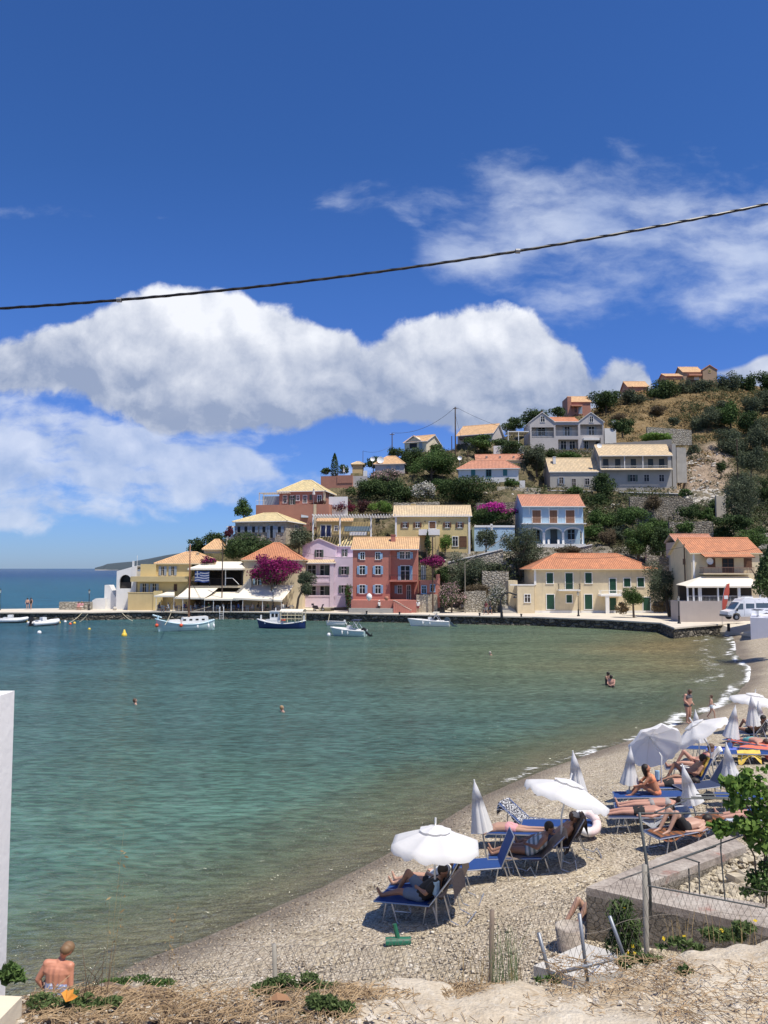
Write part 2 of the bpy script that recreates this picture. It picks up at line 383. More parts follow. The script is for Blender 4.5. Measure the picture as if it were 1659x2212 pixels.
# beach and sea bed
xs = np.concatenate([np.arange(-16, 14, 0.25), np.arange(14, 80, 0.8)]); ys = np.concatenate([np.arange(5.5, 34, 0.25), np.arange(34, 108, 0.8)])
XX, YY = np.meshgrid(xs, ys); ZZ = beach_z(XX, YY)
s_ = sdist(XX, YY)
ZZ = ZZ+fbm(XX, YY, 0.9, 1, 3)*0.035*np.clip(s_*0.5, 0, 1)
wet = np.clip(1-(s_-0.15+0.5*fbm(XX, YY, 0.35, 3, 3))/1.3, 0, 1)*np.where(s_ < 0, 0.45+0.55*np.exp(s_*1.2), 1)
def _beach(nt, bs, out):
    p = wpos(nt)
    v = nn(nt, 'ShaderNodeTexVoronoi'); nt.links.new(p, v.inputs['Vector']); v.inputs['Scale'].default_value = 13; v.inputs['Randomness'].default_value = 1
    v2 = nn(nt, 'ShaderNodeTexVoronoi'); nt.links.new(p, v2.inputs['Vector']); v2.inputs['Scale'].default_value = 26
    s = nn(nt, 'ShaderNodeSeparateColor'); nt.links.new(v.outputs['Color'], s.inputs[0]); sb = nn(nt, 'ShaderNodeSeparateColor'); nt.links.new(v2.outputs['Color'], sb.inputs[0])
    a = RAMP(nt, s.outputs[0], [(0.0, (0.18, 0.145, 0.105)), (0.3, (0.36, 0.295, 0.20)), (0.6, (0.48, 0.405, 0.28)), (0.85, (0.55, 0.475, 0.345)), (1.0, (0.68, 0.62, 0.51))])
    b = RAMP(nt, sb.outputs[1], [(0.0, (0.19, 0.15, 0.105)), (0.5, (0.42, 0.35, 0.255)), (1.0, (0.62, 0.55, 0.43))])
    c = MIX(nt, RANGE(nt, NOISE(nt, p, 1.3, 4).outputs['Fac'], 0.4, 0.6), a, b)
    c = MIX(nt, RANGE(nt, NOISE(nt, p, 0.35, 4).outputs['Fac'], 0.35, 0.65, 0, 0.30), c, (0.30, 0.25, 0.185))
    at = nn(nt, 'ShaderNodeAttribute'); at.attribute_name = 'wet'
    wetc = MIX(nt, 0.55, mul_node(nt, c, 0.52), (0.175, 0.135, 0.092))
    c = MIX(nt, at.outputs['Fac'], c, wetc)
    put(nt, bs.inputs['Base Color'], c)
    put(nt, bs.inputs['Roughness'], RANGE(nt, at.outputs['Fac'], 0, 1, 0.9, 0.5))
    h = M_(nt, 'ADD', RANGE(nt, v.outputs['Distance'], 0.0, 0.75, 1, 0), M_(nt, 'MULTIPLY', RANGE(nt, v2.outputs['Distance'], 0.0, 0.8, 1, 0), 0.4))
    bump(nt, bs, h, 1.0, 0.035)
def mul_node(nt, c, k):
    n = nn(nt, 'ShaderNodeVectorMath', operation='SCALE'); nt.links.new(c, n.inputs[0]); n.inputs['Scale'].default_value = k; return n.outputs[0]
grid_mesh('beach', XX, YY, ZZ, mat('pebble_beach', _beach), {'wet': wet})

# ------------------------------------------------------------------ water
ys = np.concatenate([np.arange(9, 40, 0.4), np.arange(40, 125, 1.0), np.geomspace(126, 30000, 50)])
az = np.linspace(-1.15, 1.15, 261)
AZ, YY = np.meshgrid(az, ys); XX = AZ*YY
s_ = sdist(XX, YY); s_ = np.where(YY > 112, -60, s_)
dep = np.clip(-s_, 0, None)
n1 = fbm(np.clip(XX, -400, 400)*0.6, np.clip(YY, 0, 400), 0.05, 5, 4); n2 = fbm(np.clip(XX, -400, 400), np.clip(YY, 0, 400), 0.25, 8, 3)
def L3(c): return (np.array(c)*np.array([1.78, 1.52, 1.28]))[None, None, :]
def mixa(a, b, t): return a+(b-a)*t[..., None]
def sm(x, a, b): t = np.clip((x-a)/(b-a), 0, 1); return t*t*(3-2*t)
C = np.broadcast_to(L3((0.036, 0.084, 0.078)), XX.shape+(3,))
C = mixa(C, L3((0.027, 0.066, 0.072)), sm(YY+n1*12, 22, 50))                       # teal
C = mixa(C, L3((0.052, 0.080, 0.058)), sm(AZ*1.0+n1*0.10, -0.16, 0.22)*sm(YY, 28, 62))   # olive over the sand near the village
C = mixa(C, L3((0.100, 0.092, 0.052)), sm(AZ+n1*0.08, 0.20, 0.46)*sm(YY, 36, 70))
C = mixa(C, L3((0.015, 0.054, 0.088)), sm(-AZ+n1*0.05, 0.18, 0.5)*sm(YY, 35, 85)) # bluer towards the open water
C = mixa(C, L3((0.010, 0.058, 0.110)), sm(YY, 116, 124))
C = mixa(C, L3((0.004, 0.030, 0.105)), sm(YY+n2*60, 240, 900))
near = 1-sm(YY, 30, 60)
C = mixa(C, L3((0.065, 0.100, 0.072)), (1-sm(dep+n2*0.8, 1.2, 6.0))*(0.3+0.7*near))
C = mixa(C, L3((0.10, 0.095, 0.066)), (1-sm(dep+n2*0.5, 0.2, 2.2))*0.8)
clear = np.clip(1-sm(dep+n2*0.6, -0.2, 6.0), 0, 1)*0.80
foam = 0.6*np.clip(1-np.abs(dep-0.5-0.8*n2)/0.4, 0, 1)*sm(XX, 1.5, 5)*(1-sm(XX, 8, 10))+np.clip(1-np.abs(dep-0.30-0.7*n2)/0.55, 0, 1)*sm(XX, 6, 16)+0.5*np.clip(1-np.abs(dep-2.6-1.0*n2)/0.9, 0, 1)*sm(XX, 16, 22)
foam = np.clip(foam, 0, 1)+0.25*np.clip(1-np.abs(dep-0.15)/0.3, 0, 1)
def _water(nt, bs, out):
    p = wpos(nt)
    a = nn(nt, 'ShaderNodeAttribute'); a.attribute_name = 'wcol'; cl = nn(nt, 'ShaderNodeAttribute'); cl.attribute_name = 'clear'; fo = nn(nt, 'ShaderNodeAttribute'); fo.attribute_name = 'foam'
    def strx(sx, sy):
        m = nn(nt, 'ShaderNodeMapping'); m.inputs['Scale'].default_value = (sx, sy, 1); m.inputs['Rotation'].default_value = (0, 0, R(18)); nt.links.new(p, m.inputs[0]); return m.outputs[0]
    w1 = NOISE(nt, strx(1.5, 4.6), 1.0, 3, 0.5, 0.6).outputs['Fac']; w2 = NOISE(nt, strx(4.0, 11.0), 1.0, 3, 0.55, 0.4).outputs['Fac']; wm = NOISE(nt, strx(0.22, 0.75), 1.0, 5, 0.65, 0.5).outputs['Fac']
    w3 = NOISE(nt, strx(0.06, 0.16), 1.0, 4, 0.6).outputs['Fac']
    c = MIX(nt, RANGE(nt, w1, 0.38, 0.62), mul_node(nt, a.outputs['Color'], 0.68), mul_node(nt, a.outputs['Color'], 1.35))  # light and dark sides of the ripples painted into the water colour
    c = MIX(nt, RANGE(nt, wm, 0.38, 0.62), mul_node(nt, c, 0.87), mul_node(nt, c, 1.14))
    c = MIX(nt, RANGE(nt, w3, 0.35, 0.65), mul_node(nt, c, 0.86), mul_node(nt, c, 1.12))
    put(nt, bs.inputs['Base Color'], c); bs.inputs['Roughness'].default_value = 0.12; bs.inputs['Specular IOR Level'].default_value = 0.34; bs.inputs['IOR'].default_value = 1.33
    h = M_(nt, 'ADD', M_(nt, 'MULTIPLY', w1, 0.50), M_(nt, 'MULTIPLY', w2, 0.14))
    bump(nt, bs, M_(nt, 'ADD', h, M_(nt, 'MULTIPLY', wm, 0.7)), 1.0, 0.5)
    tr = nn(nt, 'ShaderNodeBsdfTransparent'); tr.inputs[0].default_value = (0.86, 0.97, 0.92, 1)
    gl = nn(nt, 'ShaderNodeBsdfGlossy'); gl.inputs['Roughness'].default_value = 0.08; fr = nn(nt, 'ShaderNodeFresnel'); fr.inputs[0].default_value = 1.33
    bn = [n for n in nt.nodes if n.type == 'BUMP'][0]; nt.links.new(bn.outputs[0], gl.inputs['Normal']); nt.links.new(bn.outputs[0], fr.inputs['Normal'])
    ms = nn(nt, 'ShaderNodeMixShader'); nt.links.new(fr.outputs[0], ms.inputs[0]); nt.links.new(tr.outputs[0], ms.inputs[1]); nt.links.new(gl.outputs[0], ms.inputs[2])
    df = nn(nt, 'ShaderNodeBsdfDiffuse'); nt.links.new(c, df.inputs[0]); dg = nn(nt, 'ShaderNodeMixShader')
    put(nt, dg.inputs[0], M_(nt, 'MINIMUM', M_(nt, 'MULTIPLY', fr.outputs[0], 0.95), 0.45)); nt.links.new(df.outputs[0], dg.inputs[1]); nt.links.new(gl.outputs[0], dg.inputs[2])
    m1 = nn(nt, 'ShaderNodeMixShader'); nt.links.new(cl.outputs['Fac'], m1.inputs[0]); nt.links.new(dg.outputs[0], m1.inputs[1]); nt.links.new(ms.outputs[0], m1.inputs[2])
    fd = nn(nt, 'ShaderNodeBsdfDiffuse'); fd.inputs[0].default_value = (0.75, 0.76, 0.74, 1)
    fn_ = NOISE(nt, strx(1.2, 2.2), 1.0, 7, 0.72, 1.2).outputs['Fac']
    ff = RANGE(nt, M_(nt, 'ADD', fn_, M_(nt, 'MULTIPLY', fo.outputs['Fac'], 0.35)), 0.68, 0.82)
    ff = M_(nt, 'MULTIPLY', ff, RANGE(nt, fo.outputs['Fac'], 0.02, 0.25))
    m2 = nn(nt, 'ShaderNodeMixShader'); put(nt, m2.inputs[0], ff); nt.links.new(m1.outputs[0], m2.inputs[1]); nt.links.new(fd.outputs[0], m2.inputs[2])
    nt.links.new(m2.outputs[0], out.inputs[0])
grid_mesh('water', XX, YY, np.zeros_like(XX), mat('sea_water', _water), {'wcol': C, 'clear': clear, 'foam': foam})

# distant headland across the water
m = MB(); pts = [(205, 1226.5), (222, 1222), (232, 1218), (255, 1215.5), (285, 1213), (320, 1207), (360, 1199), (400, 1193), (450, 1185), (520, 1180), (620, 1180)]
Yh = 3200.0; fr = []; 
for k, (x, y) in enumerate(pts):
    q = P(x, 1228.2, Yh-40); fr.append(((q.x, q.y, -1), P(x, y, Yh+260+k*6), P(x, y+3 if k else y, Yh+60)))
for a, b in zip(fr[:-1], fr[1:]):
    m.quad(a[0], b[0], b[2], a[2]); m.quad(a[2], b[2], b[1], a[1])
    a3 = (a[1].x, a[1].y+700, -1); b3 = (b[1].x, b[1].y+700, -1); m.quad(a[1], b[1], b3, a3)
def _head(nt, bs, out):
    s = nn(nt, 'ShaderNodeSeparateXYZ'); p = wpos(nt); nt.links.new(p, s.inputs[0])
    n = NOISE(nt, p, 0.01, 6, 0.65).outputs['Fac']
    c = MIX(nt, n, (0.030, 0.048, 0.058), (0.060, 0.080, 0.092))
    lo = M_(nt, 'ADD', s.outputs[2], M_(nt, 'MULTIPLY', n, -18.0))
    put(nt, bs.inputs['Base Color'], MIX(nt, RANGE(nt, lo, -10, -5, 1, 0), c, (0.34, 0.32, 0.30))); bs.inputs['Roughness'].default_value = 1.0
tag(m.build('headland', mat('headland', _head)), kind='structure')

# ------------------------------------------------------------------ the hill
COLS = [360, 430, 520, 600, 700, 830, 960, 1100, 1250, 1400, 1550, 1700, 2100]
TAB = [
 [(112, 1.1), (124, 1.1), (130, 2), (136, 1), (150, -2), (260, -6)],
 [(112, 1.1), (123, 1.1), (128, 6), (133, 9), (142, 6), (158, -1), (260, -6)],
 [(112, 1.1), (124, 1.3), (129, 8), (134, 12), (141, 13.5), (152, 8), (175, 0), (260, -6)],
 [(112, 1.1), (124, 1.4), (129, 9.5), (134, 12.2), (140, 15.5), (147, 19), (156, 17), (175, 5), (260, -6)],
 [(112, 1.1), (124, 1.4), (128.5, 11), (134, 13), (141, 16.5), (148, 19.8), (157, 23.5), (166, 23), (190, 8), (260, -2)],
 [(112, 1.1), (122, 1.5), (127, 9.5), (134, 13), (142, 18), (150, 22), (160, 26.5), (166, 28), (176, 28), (210, 18), (260, 8)],
 [(112, 1.1), (119, 1.2), (125, 8.5), (134, 11.5), (142, 17), (150, 21.5), (156, 24.4), (165, 29), (173, 33.2), (182, 35.5), (210, 33), (260, 20)],
 [(105, 1.1), (114, 1.3), (118, 4.0), (126, 9.5), (134, 12.3), (142, 17.5), (149, 22.5), (157, 24.3), (165, 29), (173, 33), (183, 37.5), (196, 41), (215, 41), (260, 30)],
 [(105, 1.1), (114, 1.2), (120, 5), (127, 10), (133, 11.7), (139, 13), (147, 19), (154, 23), (162, 25.5), (171, 32.5), (179, 34.9), (190, 41.5), (202, 47.5), (216, 52), (260, 44)],
 [(98, 1.1), (112, 1.2), (118, 6), (126, 10), (138, 14), (147, 19.5), (154, 23.1), (163, 25.5), (171, 31), (180, 36), (190, 42.5), (203, 50.5), (215, 57.3), (230, 60), (260, 54)],
 [(98, 1.1), (104, 1.4), (110, 4), (120, 8), (131, 12), (140, 16), (150, 21.5), (160, 27), (172, 34), (184, 41), (200, 50.5), (215, 58.5), (228, 63.4), (250, 62), (290, 55)],
 [(88, 1.8), (98, 1.9), (106, 3.5), (118, 8), (131, 13), (150, 22), (172, 33), (184, 41), (200, 50), (215, 57), (230, 62), (250, 63), (290, 58)],
 [(88, 2.4), (98, 2.6), (106, 4.5), (118, 9), (131, 14), (150, 23), (172, 34), (184, 42), (200, 51), (215, 58), (230, 62), (250, 63), (290, 58)]]
def hill_base(a, Y):
    Y = np.asarray(Y, float); x = np.clip(CX+np.asarray(a)*FPX*0.9973, COLS[0], COLS[-1])
    zs = np.stack([np.interp(Y, [t[0] for t in r], [t[1] for t in r]) for r in TAB])
    out = np.zeros(np.broadcast(x, Y).shape); x = np.broadcast_to(x, out.shape)
    k = np.clip(np.searchsorted(COLS, x)-1, 0, len(COLS)-2); c = np.array(COLS, float); t = (x-c[k])/(c[k+1]-c[k]); t = t*t*(3-2*t)
    idx = np.indices(out.shape)
    return zs[(k, *idx)]*(1-t)+zs[(k+1, *idx)]*t
PADS = []        # level building plots: (centre x, y, half w, half d, rz, z)
def hill_z(X, Y):
    X = np.asarray(X, float); Y = np.asarray(Y, float)
    z = hill_base(X/np.maximum(Y, 1), Y)
    for (px, py, hw, hd, rz, pz) in PADS:
        c, s = math.cos(rz), math.sin(rz); lx = (X-px)*c+(Y-py)*s; ly = -(X-px)*s+(Y-py)*c
        d = np.maximum(np.abs(lx)-hw, np.where(ly < 0, -ly-hd, (ly-hd)*1.0))
        lim = np.where(ly < 0, pz-0.05+np.maximum(d, 0)*0.0, pz-0.05+np.maximum(d, 0)*2.2)
        inside = d < (3.0)
        z = np.where(inside, np.minimum(z, lim), z)
        up = np.where((d < 0.6), pz-0.06, -99); z = np.where(d < 0.6, np.maximum(z, up), z)
    return z
def GH(x, y):                        # where the sight line meets the hill
    d = ray(x, y); Y = 100.0
    while Y < 245:
        p = EYE+d*(Y/d.y)
        if float(hill_z(p.x, p.y)) >= p.z: return p
        Y += 0.25
    return EYE+d*(240/d.y)

# ------------------------------------------------------------------ quay
QF = [(-320, 1323.5), (0, 1322.5), (193, 1322.4), (280, 1320.6), (491, 1320.5), (600, 1322), (740, 1324.5), (880, 1327), (1029, 1330), (1150, 1332), (1306, 1338), (1427, 1345), (1457, 1356), (1500, 1352), (1561, 1347.4), (1600, 1345)]
QZ = 1.2
qf = [PZ(x, y, QZ) for x, y in QF]
qb = [PZ(1640, 1318, QZ), Vector((60, 125, QZ)), Vector((-30, 131, QZ)), PZ(258, 1305, QZ), PZ(225, 1312.5, QZ), PZ(0, 1315.5, QZ), PZ(-320, 1316, QZ)]
m = MB(); m.prism([(p.x, p.y) for p in qf+qb], QZ-0.16, QZ, 0)
ins = [(p.x*0.999, p.y+0.18) for p in qf]+[(p.x, p.y-0.2) for p in qb]
m.prism(ins, -3.0, QZ-0.16, 1)
QS = stone('quay_stone', (0.075, 0.066, 0.052), (0.30, 0.265, 0.21), 1.3, (0.02, 0.018, 0.016), 1.0, 0.10)
QT = plaster('quay_paving', (0.62, 0.555, 0.45), 0.12, 0.4)
tag(m.build('quay', [QT, QS]), kind='structure')
# the concrete slip at the right end of the quay and the road behind it
m = MB(); a = [PZ(1500, 1361, 0.15), PZ(1597, 1368, 0.35), PZ(1640, 1366, 1.0), PZ(1640, 1343, 1.5), PZ(1561, 1350, 1.05), PZ(1500, 1356, 0.6)]
vs = [tuple(v) for v in a]+[(v.x, v.y, -1.5) for v in a]; n = 6
m.add(vs, [tuple(range(6)), ]+[(i, i+6, (i+1) % 6+6, (i+1) % 6) for i in range(6)])
tag(m.build('slipway', QT), kind='structure')
m = MB(); a = [PZ(1480, 1341.5, 1.23), PZ(1600, 1345.5, 1.23), PZ(1900, 1349, 1.35), PZ(1900, 1322, 1.9), PZ(1640, 1318, 1.9), PZ(1560, 1326, 1.25)]
m.add([tuple(v) for v in a]+[(v.x, v.y, -1) for v in a], [tuple(range(6))]+[(i, i+6, (i+1) % 6+6, (i+1) % 6) for i in range(6)])
tag(m.build('road', QT), kind='structure')

# ------------------------------------------------------------------ the earth bank at the photographer's feet
BC = [(-400, 2150), (0, 2152), (120, 2140), (230, 2128), (350, 2130), (450, 2150), (600, 2150), (760, 2128), (900, 2128), (1000, 2142), (1060, 2128), (1250, 2130), (1330, 2105), (1400, 2075), (1500, 2045), (1600, 2028), (1659, 2022), (2200, 2000)]
def bank_z(X, Y):
    X = np.asarray(X, float); Y = np.asarray(Y, float)
    x = CX+X/np.maximum(Y, 0.5)*FPX*0.93*1.06
    yc = np.interp(x, [b[0] for b in BC], [b[1] for b in BC]); b = (CY-yc)/FPX
    dz = (math.sin(PITCH)+b*math.cos(PITCH))/(math.cos(PITCH)-b*math.sin(PITCH)); Yc = (4.8-7.6)/dz
    d = Y-Yc; return np.where(d < 0, 4.8-0.14*d, 4.8-0.95*d)
xs = np.arange(-6, 8, 0.05); ys = np.concatenate([np.arange(0.2, 3.6, 0.2), np.arange(3.6, 8, 0.045), np.arange(8, 10.5, 0.2)])
XX, YY = np.meshgrid(xs, ys); BZ0 = bank_z(XX, YY); ZZ = BZ0+fbm(XX, YY, 1.3, 2, 4)*0.06+fbm(XX, YY, 7, 4, 3)*0.014
ZZ = np.maximum(ZZ, beach_z(XX, YY)-0.5)
def bank_at(X, Y): return float(bank_z(X, Y))
def GK(x, y):
    d = ray(x, y); z = 4.9
    for _ in range(60):
        p = EYE+d*((z-EYE.z)/d.z); z += (float(bank_z(p.x, p.y))-z)*0.4
    yc = float(np.interp(x, [q[0] for q in BC], [q[1] for q in BC])); Yc = PZ(x, yc, 4.8).y; p = EYE+d*((z-EYE.z)/d.z)
    return p if (p.y <= Yc and y > yc) else P(x, y, Yc)
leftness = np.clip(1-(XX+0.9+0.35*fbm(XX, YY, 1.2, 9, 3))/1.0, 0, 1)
def _bank(nt, bs, out):
    p = wpos(nt); at = nn(nt, 'ShaderNodeAttribute'); at.attribute_name = 'earth'
    n1 = NOISE(nt, p, 2.2, 7, 0.65).outputs['Fac']; n2 = NOISE(nt, p, 22, 6, 0.7).outputs['Fac']
    v = nn(nt, 'ShaderNodeTexVoronoi'); nt.links.new(p, v.inputs['Vector']); v.inputs['Scale'].default_value = 38
    s = nn(nt, 'ShaderNodeSeparateColor'); nt.links.new(v.outputs['Color'], s.inputs[0])
    a = RAMP(nt, n1, [(0.28, (0.40, 0.31, 0.20)), (0.42, (0.54, 0.455, 0.335)), (0.6, (0.61, 0.535, 0.415)), (0.75, (0.64, 0.58, 0.475))])
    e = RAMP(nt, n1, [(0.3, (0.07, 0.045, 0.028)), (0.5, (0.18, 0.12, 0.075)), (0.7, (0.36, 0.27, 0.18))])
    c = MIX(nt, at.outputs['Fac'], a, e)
    c = MIX(nt, RANGE(nt, s.outputs[0], 0.84, 0.9, 0, 0.35), c, (0.62, 0.58, 0.50))
    c = MIX(nt, RANGE(nt, n2, 0.3, 0.72), mul_node(nt, c, 0.76), mul_node(nt, c, 1.12))
    put(nt, bs.inputs['Base Color'], c); bs.inputs['Roughness'].default_value = 1.0
    bump(nt, bs, M_(nt, 'ADD', n2, M_(nt, 'MULTIPLY', RANGE(nt, v.outputs['Distance'], 0, 0.6, 1, 0), 0.35)), 0.8, 0.02)
grid_mesh('ground', XX, YY, ZZ, mat('bank_earth', _bank), {'earth': leftness})
# ------------------------------------------------------------------ houses
def cv(ox, oy, s): return lambda x, y: (ox+x*s, oy+y*s)
C1 = cv(184.3, 1075.3, .213); C2 = cv(460.8, 998.5, .213); C3 = cv(737.3, 998.5, .213); C4 = cv(1029.2, 998.5, .213)
C5 = cv(1305.7, 1059.9, .213); C6 = cv(1182.8, 768, .287); C7 = cv(768, 844.9, .2593); C8 = cv(0, 1259.6, .2963)
B1 = cv(307.2, 1290.3, .213); B2 = cv(537.6, 1290.3, .2778); B3 = cv(1305.7, 1367.1, .213); B4 = cv(1305.7, 1566.8, .213)
B5 = cv(798.8, 1659, .3241); B6 = cv(1106, 1828, .3333); B7 = cv(537.6, 1904.8, .3703); B8 = cv(0, 1843.3, .3518)
T_YEL = tile('tile_straw', (0.78, 0.62, 0.32)); T_ORG = tile('tile_peach', (0.76, 0.47, 0.24)); T_RED = tile('tile_red', (0.64, 0.265, 0.13)); T_RED2 = tile('tile_weathered_red', (0.62, 0.28, 0.17))
T_TAN = tile('tile_tan', (0.74, 0.56, 0.34))

class Face:
    def __init__(s, H, o, u, n): s.H = H; s.o = Vector(o); s.u = Vector(u); s.n = Vector(n)
    def px(s, x, y):
        H = s.H; X, Yp = H.conv(x, y); d = ray(X, Yp)
        on = H.M @ s.o; nn_ = H.M3 @ s.n; uu = H.M3 @ s.u
        t = (on-EYE).dot(nn_)/d.dot(nn_); p = EYE+d*t
        return (p-on).dot(uu), p.z-on.z
    def rect(s, x0, y0, x1, y1):
        xm = (x0+x1)/2; ym = (y0+y1)/2
        a = s.px(x0, ym)[0]; b = s.px(x1, ym)[0]; t = s.px(xm, y0)[1]; l = s.px(xm, y1)[1]
        return min(a, b), l, max(a, b), t
    def pt(s, a, o, z): return s.o+s.u*a+s.n*o+Vector((0, 0, z))
    def box(s, mb, a0, z0, a1, z1, o0, o1, mi=0):
        p = [s.pt(a, o, z) for z in (z0, z1) for a, o in ((a0, o1), (a1, o1), (a1, o0), (a0, o0))]
        mb.add(p, [(3, 2, 1, 0), (4, 5, 6, 7), (0, 1, 5, 4), (1, 2, 6, 5), (2, 3, 7, 6), (3, 0, 4, 7)], mi)

class House:
    def __init__(s, name, label, cat, conv, x0, x1, yb, ye, Y=None, rz=0, D=8, wall=None, deep=2.5, pad=True, group=None):
        s.conv = conv; X0, Yb = conv(x0, yb)
        o = PZ(X0, Yb, QZ) if Y is None else P(X0, Yb, Y)
        s.o = o; s.rz = R(rz); s.M = Matrix.Translation(o) @ Matrix.Rotation(s.rz, 4, 'Z'); s.M3 = s.M.to_3x3()
        s.root = empty(name, o, s.rz, label, cat, group)
        s.F = Face(s, (0, 0, 0), (1, 0, 0), (0, -1, 0))
        s.W = s.F.px(x1, yb)[0]; s.h = s.F.px((x0+x1)/2, ye)[1]; s.D = D
        s.R = Face(s, (s.W, 0, 0), (0, 1, 0), (1, 0, 0)); s.L = Face(s, (0, 0, 0), (0, 1, 0), (-1, 0, 0)); s.wallm = wall
        c = s.M @ Vector((s.W/2, D/2, 0))
        if pad: PADS.append((c.x, c.y, s.W/2, D/2, s.rz, o.z))
        s.deep = deep
    def face(s, dy): return Face(s, (0, dy, 0), (1, 0, 0), (0, -1, 0))
    def zat(s, x, y, dy): return s.face(dy).px(x, y)[1]
    def part(s, name, mb, m, parent=None, smooth=False): return mb.build(name, m, parent or s.root, smooth)
    def walls(s, kind='box', rise=0, m=None):
        mb = MB(); W, D, h = s.W, s.D, s.h
        if kind == 'gx':      # ridge along x
            mb.add([(0, 0, -s.deep), (0, D, -s.deep), (0, D, h), (0, D/2, h+rise), (0, 0, h), (W, 0, -s.deep), (W, D, -s.deep), (W, D, h), (W, D/2, h+rise), (W, 0, h)],
                   [(0, 4, 3, 2, 1), (5, 6, 7, 8, 9), (0, 5, 9, 4), (1, 2, 7, 6), (4, 9, 8, 3), (3, 8, 7, 2)])
        elif kind == 'gy':
            mb.profile([(0, -s.deep), (W, -s.deep), (W, h), (W/2, h+rise), (0, h)], 0, D)
        else: mb.box(0, 0, -s.deep, W, D, h)
        return s.part('wall', mb, m or s.wallm)
    def block(s, name, x0, y0, x1, y1, dy, D, m, parent=None, down=0):
        a, z0, b, z1 = s.face(dy).rect(x0, y0, x1, y1); mb = MB(); mb.box(a, dy, z0-down, b, dy+D, z1); return s.part(name, mb, m, parent)
    def roof(s, kind, rise, m, ov=0.35, x0=0, x1=None, y0=0, y1=None, z=None, inset=None, trim=None, name='roof', parent=None, th=0.14):
        x1 = s.W if x1 is None else x1; y1 = s.D if y1 is None else y1; z = s.h if z is None else z
        z = z+0.02
        mb = MB()
        def slab(pts, u, v0):
            pts = [Vector(p) for p in pts]; k = len(pts); n = len(mb.f)
            up = Vector((0, 0, th))
            base = len(mb.v); mb.v += [tuple(p+up) for p in pts]+[tuple(p) for p in pts]
            mb.f.append(tuple(base+i for i in range(k))); mb.m.append(0)
            u = Vector(u); nrm = (pts[1]-pts[0]).cross(pts[2]-pts[0]).normalized(); vdir = nrm.cross(u)
            mb.uv[n] = [((p-Vector(v0)).dot(u), (p-Vector(v0)).dot(vdir)) for p in pts]
            mb.f.append(tuple(base+k+i for i in range(k))[::-1]); mb.m.append(1)
            for i in range(k): mb.f.append((base+i, base+k+i, base+k+(i+1) % k, base+(i+1) % k)); mb.m.append(1)
        X0, X1, Y0, Y1 = x0-ov, x1+ov, y0-ov, y1+ov
        if kind == 'gx':
            k = rise/((y1-y0)/2); e = z-ov*k; ym = (y0+y1)/2
            slab([(X0, Y0, e), (X1, Y0, e), (X1, ym, z+rise), (X0, ym, z+rise)], (1, 0, 0), (X0, Y0, e))
            slab([(X1, Y1, e), (X0, Y1, e), (X0, ym, z+rise), (X1, ym, z+rise)], (-1, 0, 0), (X1, Y1, e))
            cap = [((X0, ym, z+rise+th), (X1, ym, z+rise+th))]
        elif kind == 'gy':
            k = rise/((x1-x0)/2); e = z-ov*k; xm = (x0+x1)/2
            slab([(X0, Y1, e), (X0, Y0, e), (xm, Y0, z+rise), (xm, Y1, z+rise)], (0, -1, 0), (X0, Y1, e))
            slab([(X1, Y0, e), (X1, Y1, e), (xm, Y1, z+rise), (xm, Y0, z+rise)], (0, 1, 0), (X1, Y0, e))
            cap = [((xm, Y0, z+rise+th), (xm, Y1, z+rise+th))]
        elif kind == 'hip':
            ym = (y0+y1)/2; ins = inset if inset is not None else (y1-y0)/2
            k = rise/((y1-y0)/2); e = z-ov*k
            if (X1-X0)-2*(ins+ov) < 0.3: ins = (X1-X0)/2-ov-0.3
            A, B_ = (X0+ins+ov, ym, z+rise), (X1-ins-ov, ym, z+rise)
            slab([(X0, Y0, e), (X1, Y0, e), B_, A], (1, 0, 0), (X0, Y0, e)); slab([(X1, Y1, e), (X0, Y1, e), A, B_], (-1, 0, 0), (X1, Y1, e))
            slab([(X0, Y1, e), (X0, Y0, e), A], (0, -1, 0), (X0, Y1, e)); slab([(X1, Y0, e), (X1, Y1, e), B_], (0, 1, 0), (X1, Y0, e))
            u = Vector((0, 0, th)); A, B_ = Vector(A)+u, Vector(B_)+u
            cap = [(A, B_)]+[(Vector((X, Y, e+th)), Q) for X, Y, Q in ((X0, Y0, A), (X0, Y1, A), (X1, Y0, B_), (X1, Y1, B_))]
        elif kind == 'shed':     # rises away from the viewer
            slab([(X0, Y0, z), (X1, Y0, z), (X1, y1, z+rise), (X0, y1, z+rise)], (1, 0, 0), (X0, Y0, z)); cap = []
        fas = MB()
        o = mb.build(name, [m, trim or s.wallm or WHITE], parent or s.root)
        if cap:
            cb = MB()
            for a, b in cap: cb.tube([a, b], 0.11, 6)
            cb.build('ridge_tiles', m, o)
        return o
    def win(s, F, x0, y0, x1, y1, sh=None, closed=False, frame=WHITE, pane=GLASS, name='window', fw=0.10, bars=True, shw=None, doorm=None, label=None):
        a, z0, b, z1 = F.rect(x0, y0, x1, y1); mb = MB()
        if frame is not None:
            F.box(mb, a-fw, z1, b+fw, z1+fw, -0.02, 0.075); F.box(mb, a-fw-0.04, z0-fw, b+fw+0.04, z0, -0.02, 0.10)
            F.box(mb, a-fw, z0, a, z1, -0.02, 0.07); F.box(mb, b, z0, b+fw, z1, -0.02, 0.07)
        else: F.box(mb, a-0.03, z0-0.05, b+0.03, z0, -0.02, 0.06)
        f = s.part(name, mb, frame or s.wallm)
        if label: f['label'] = label
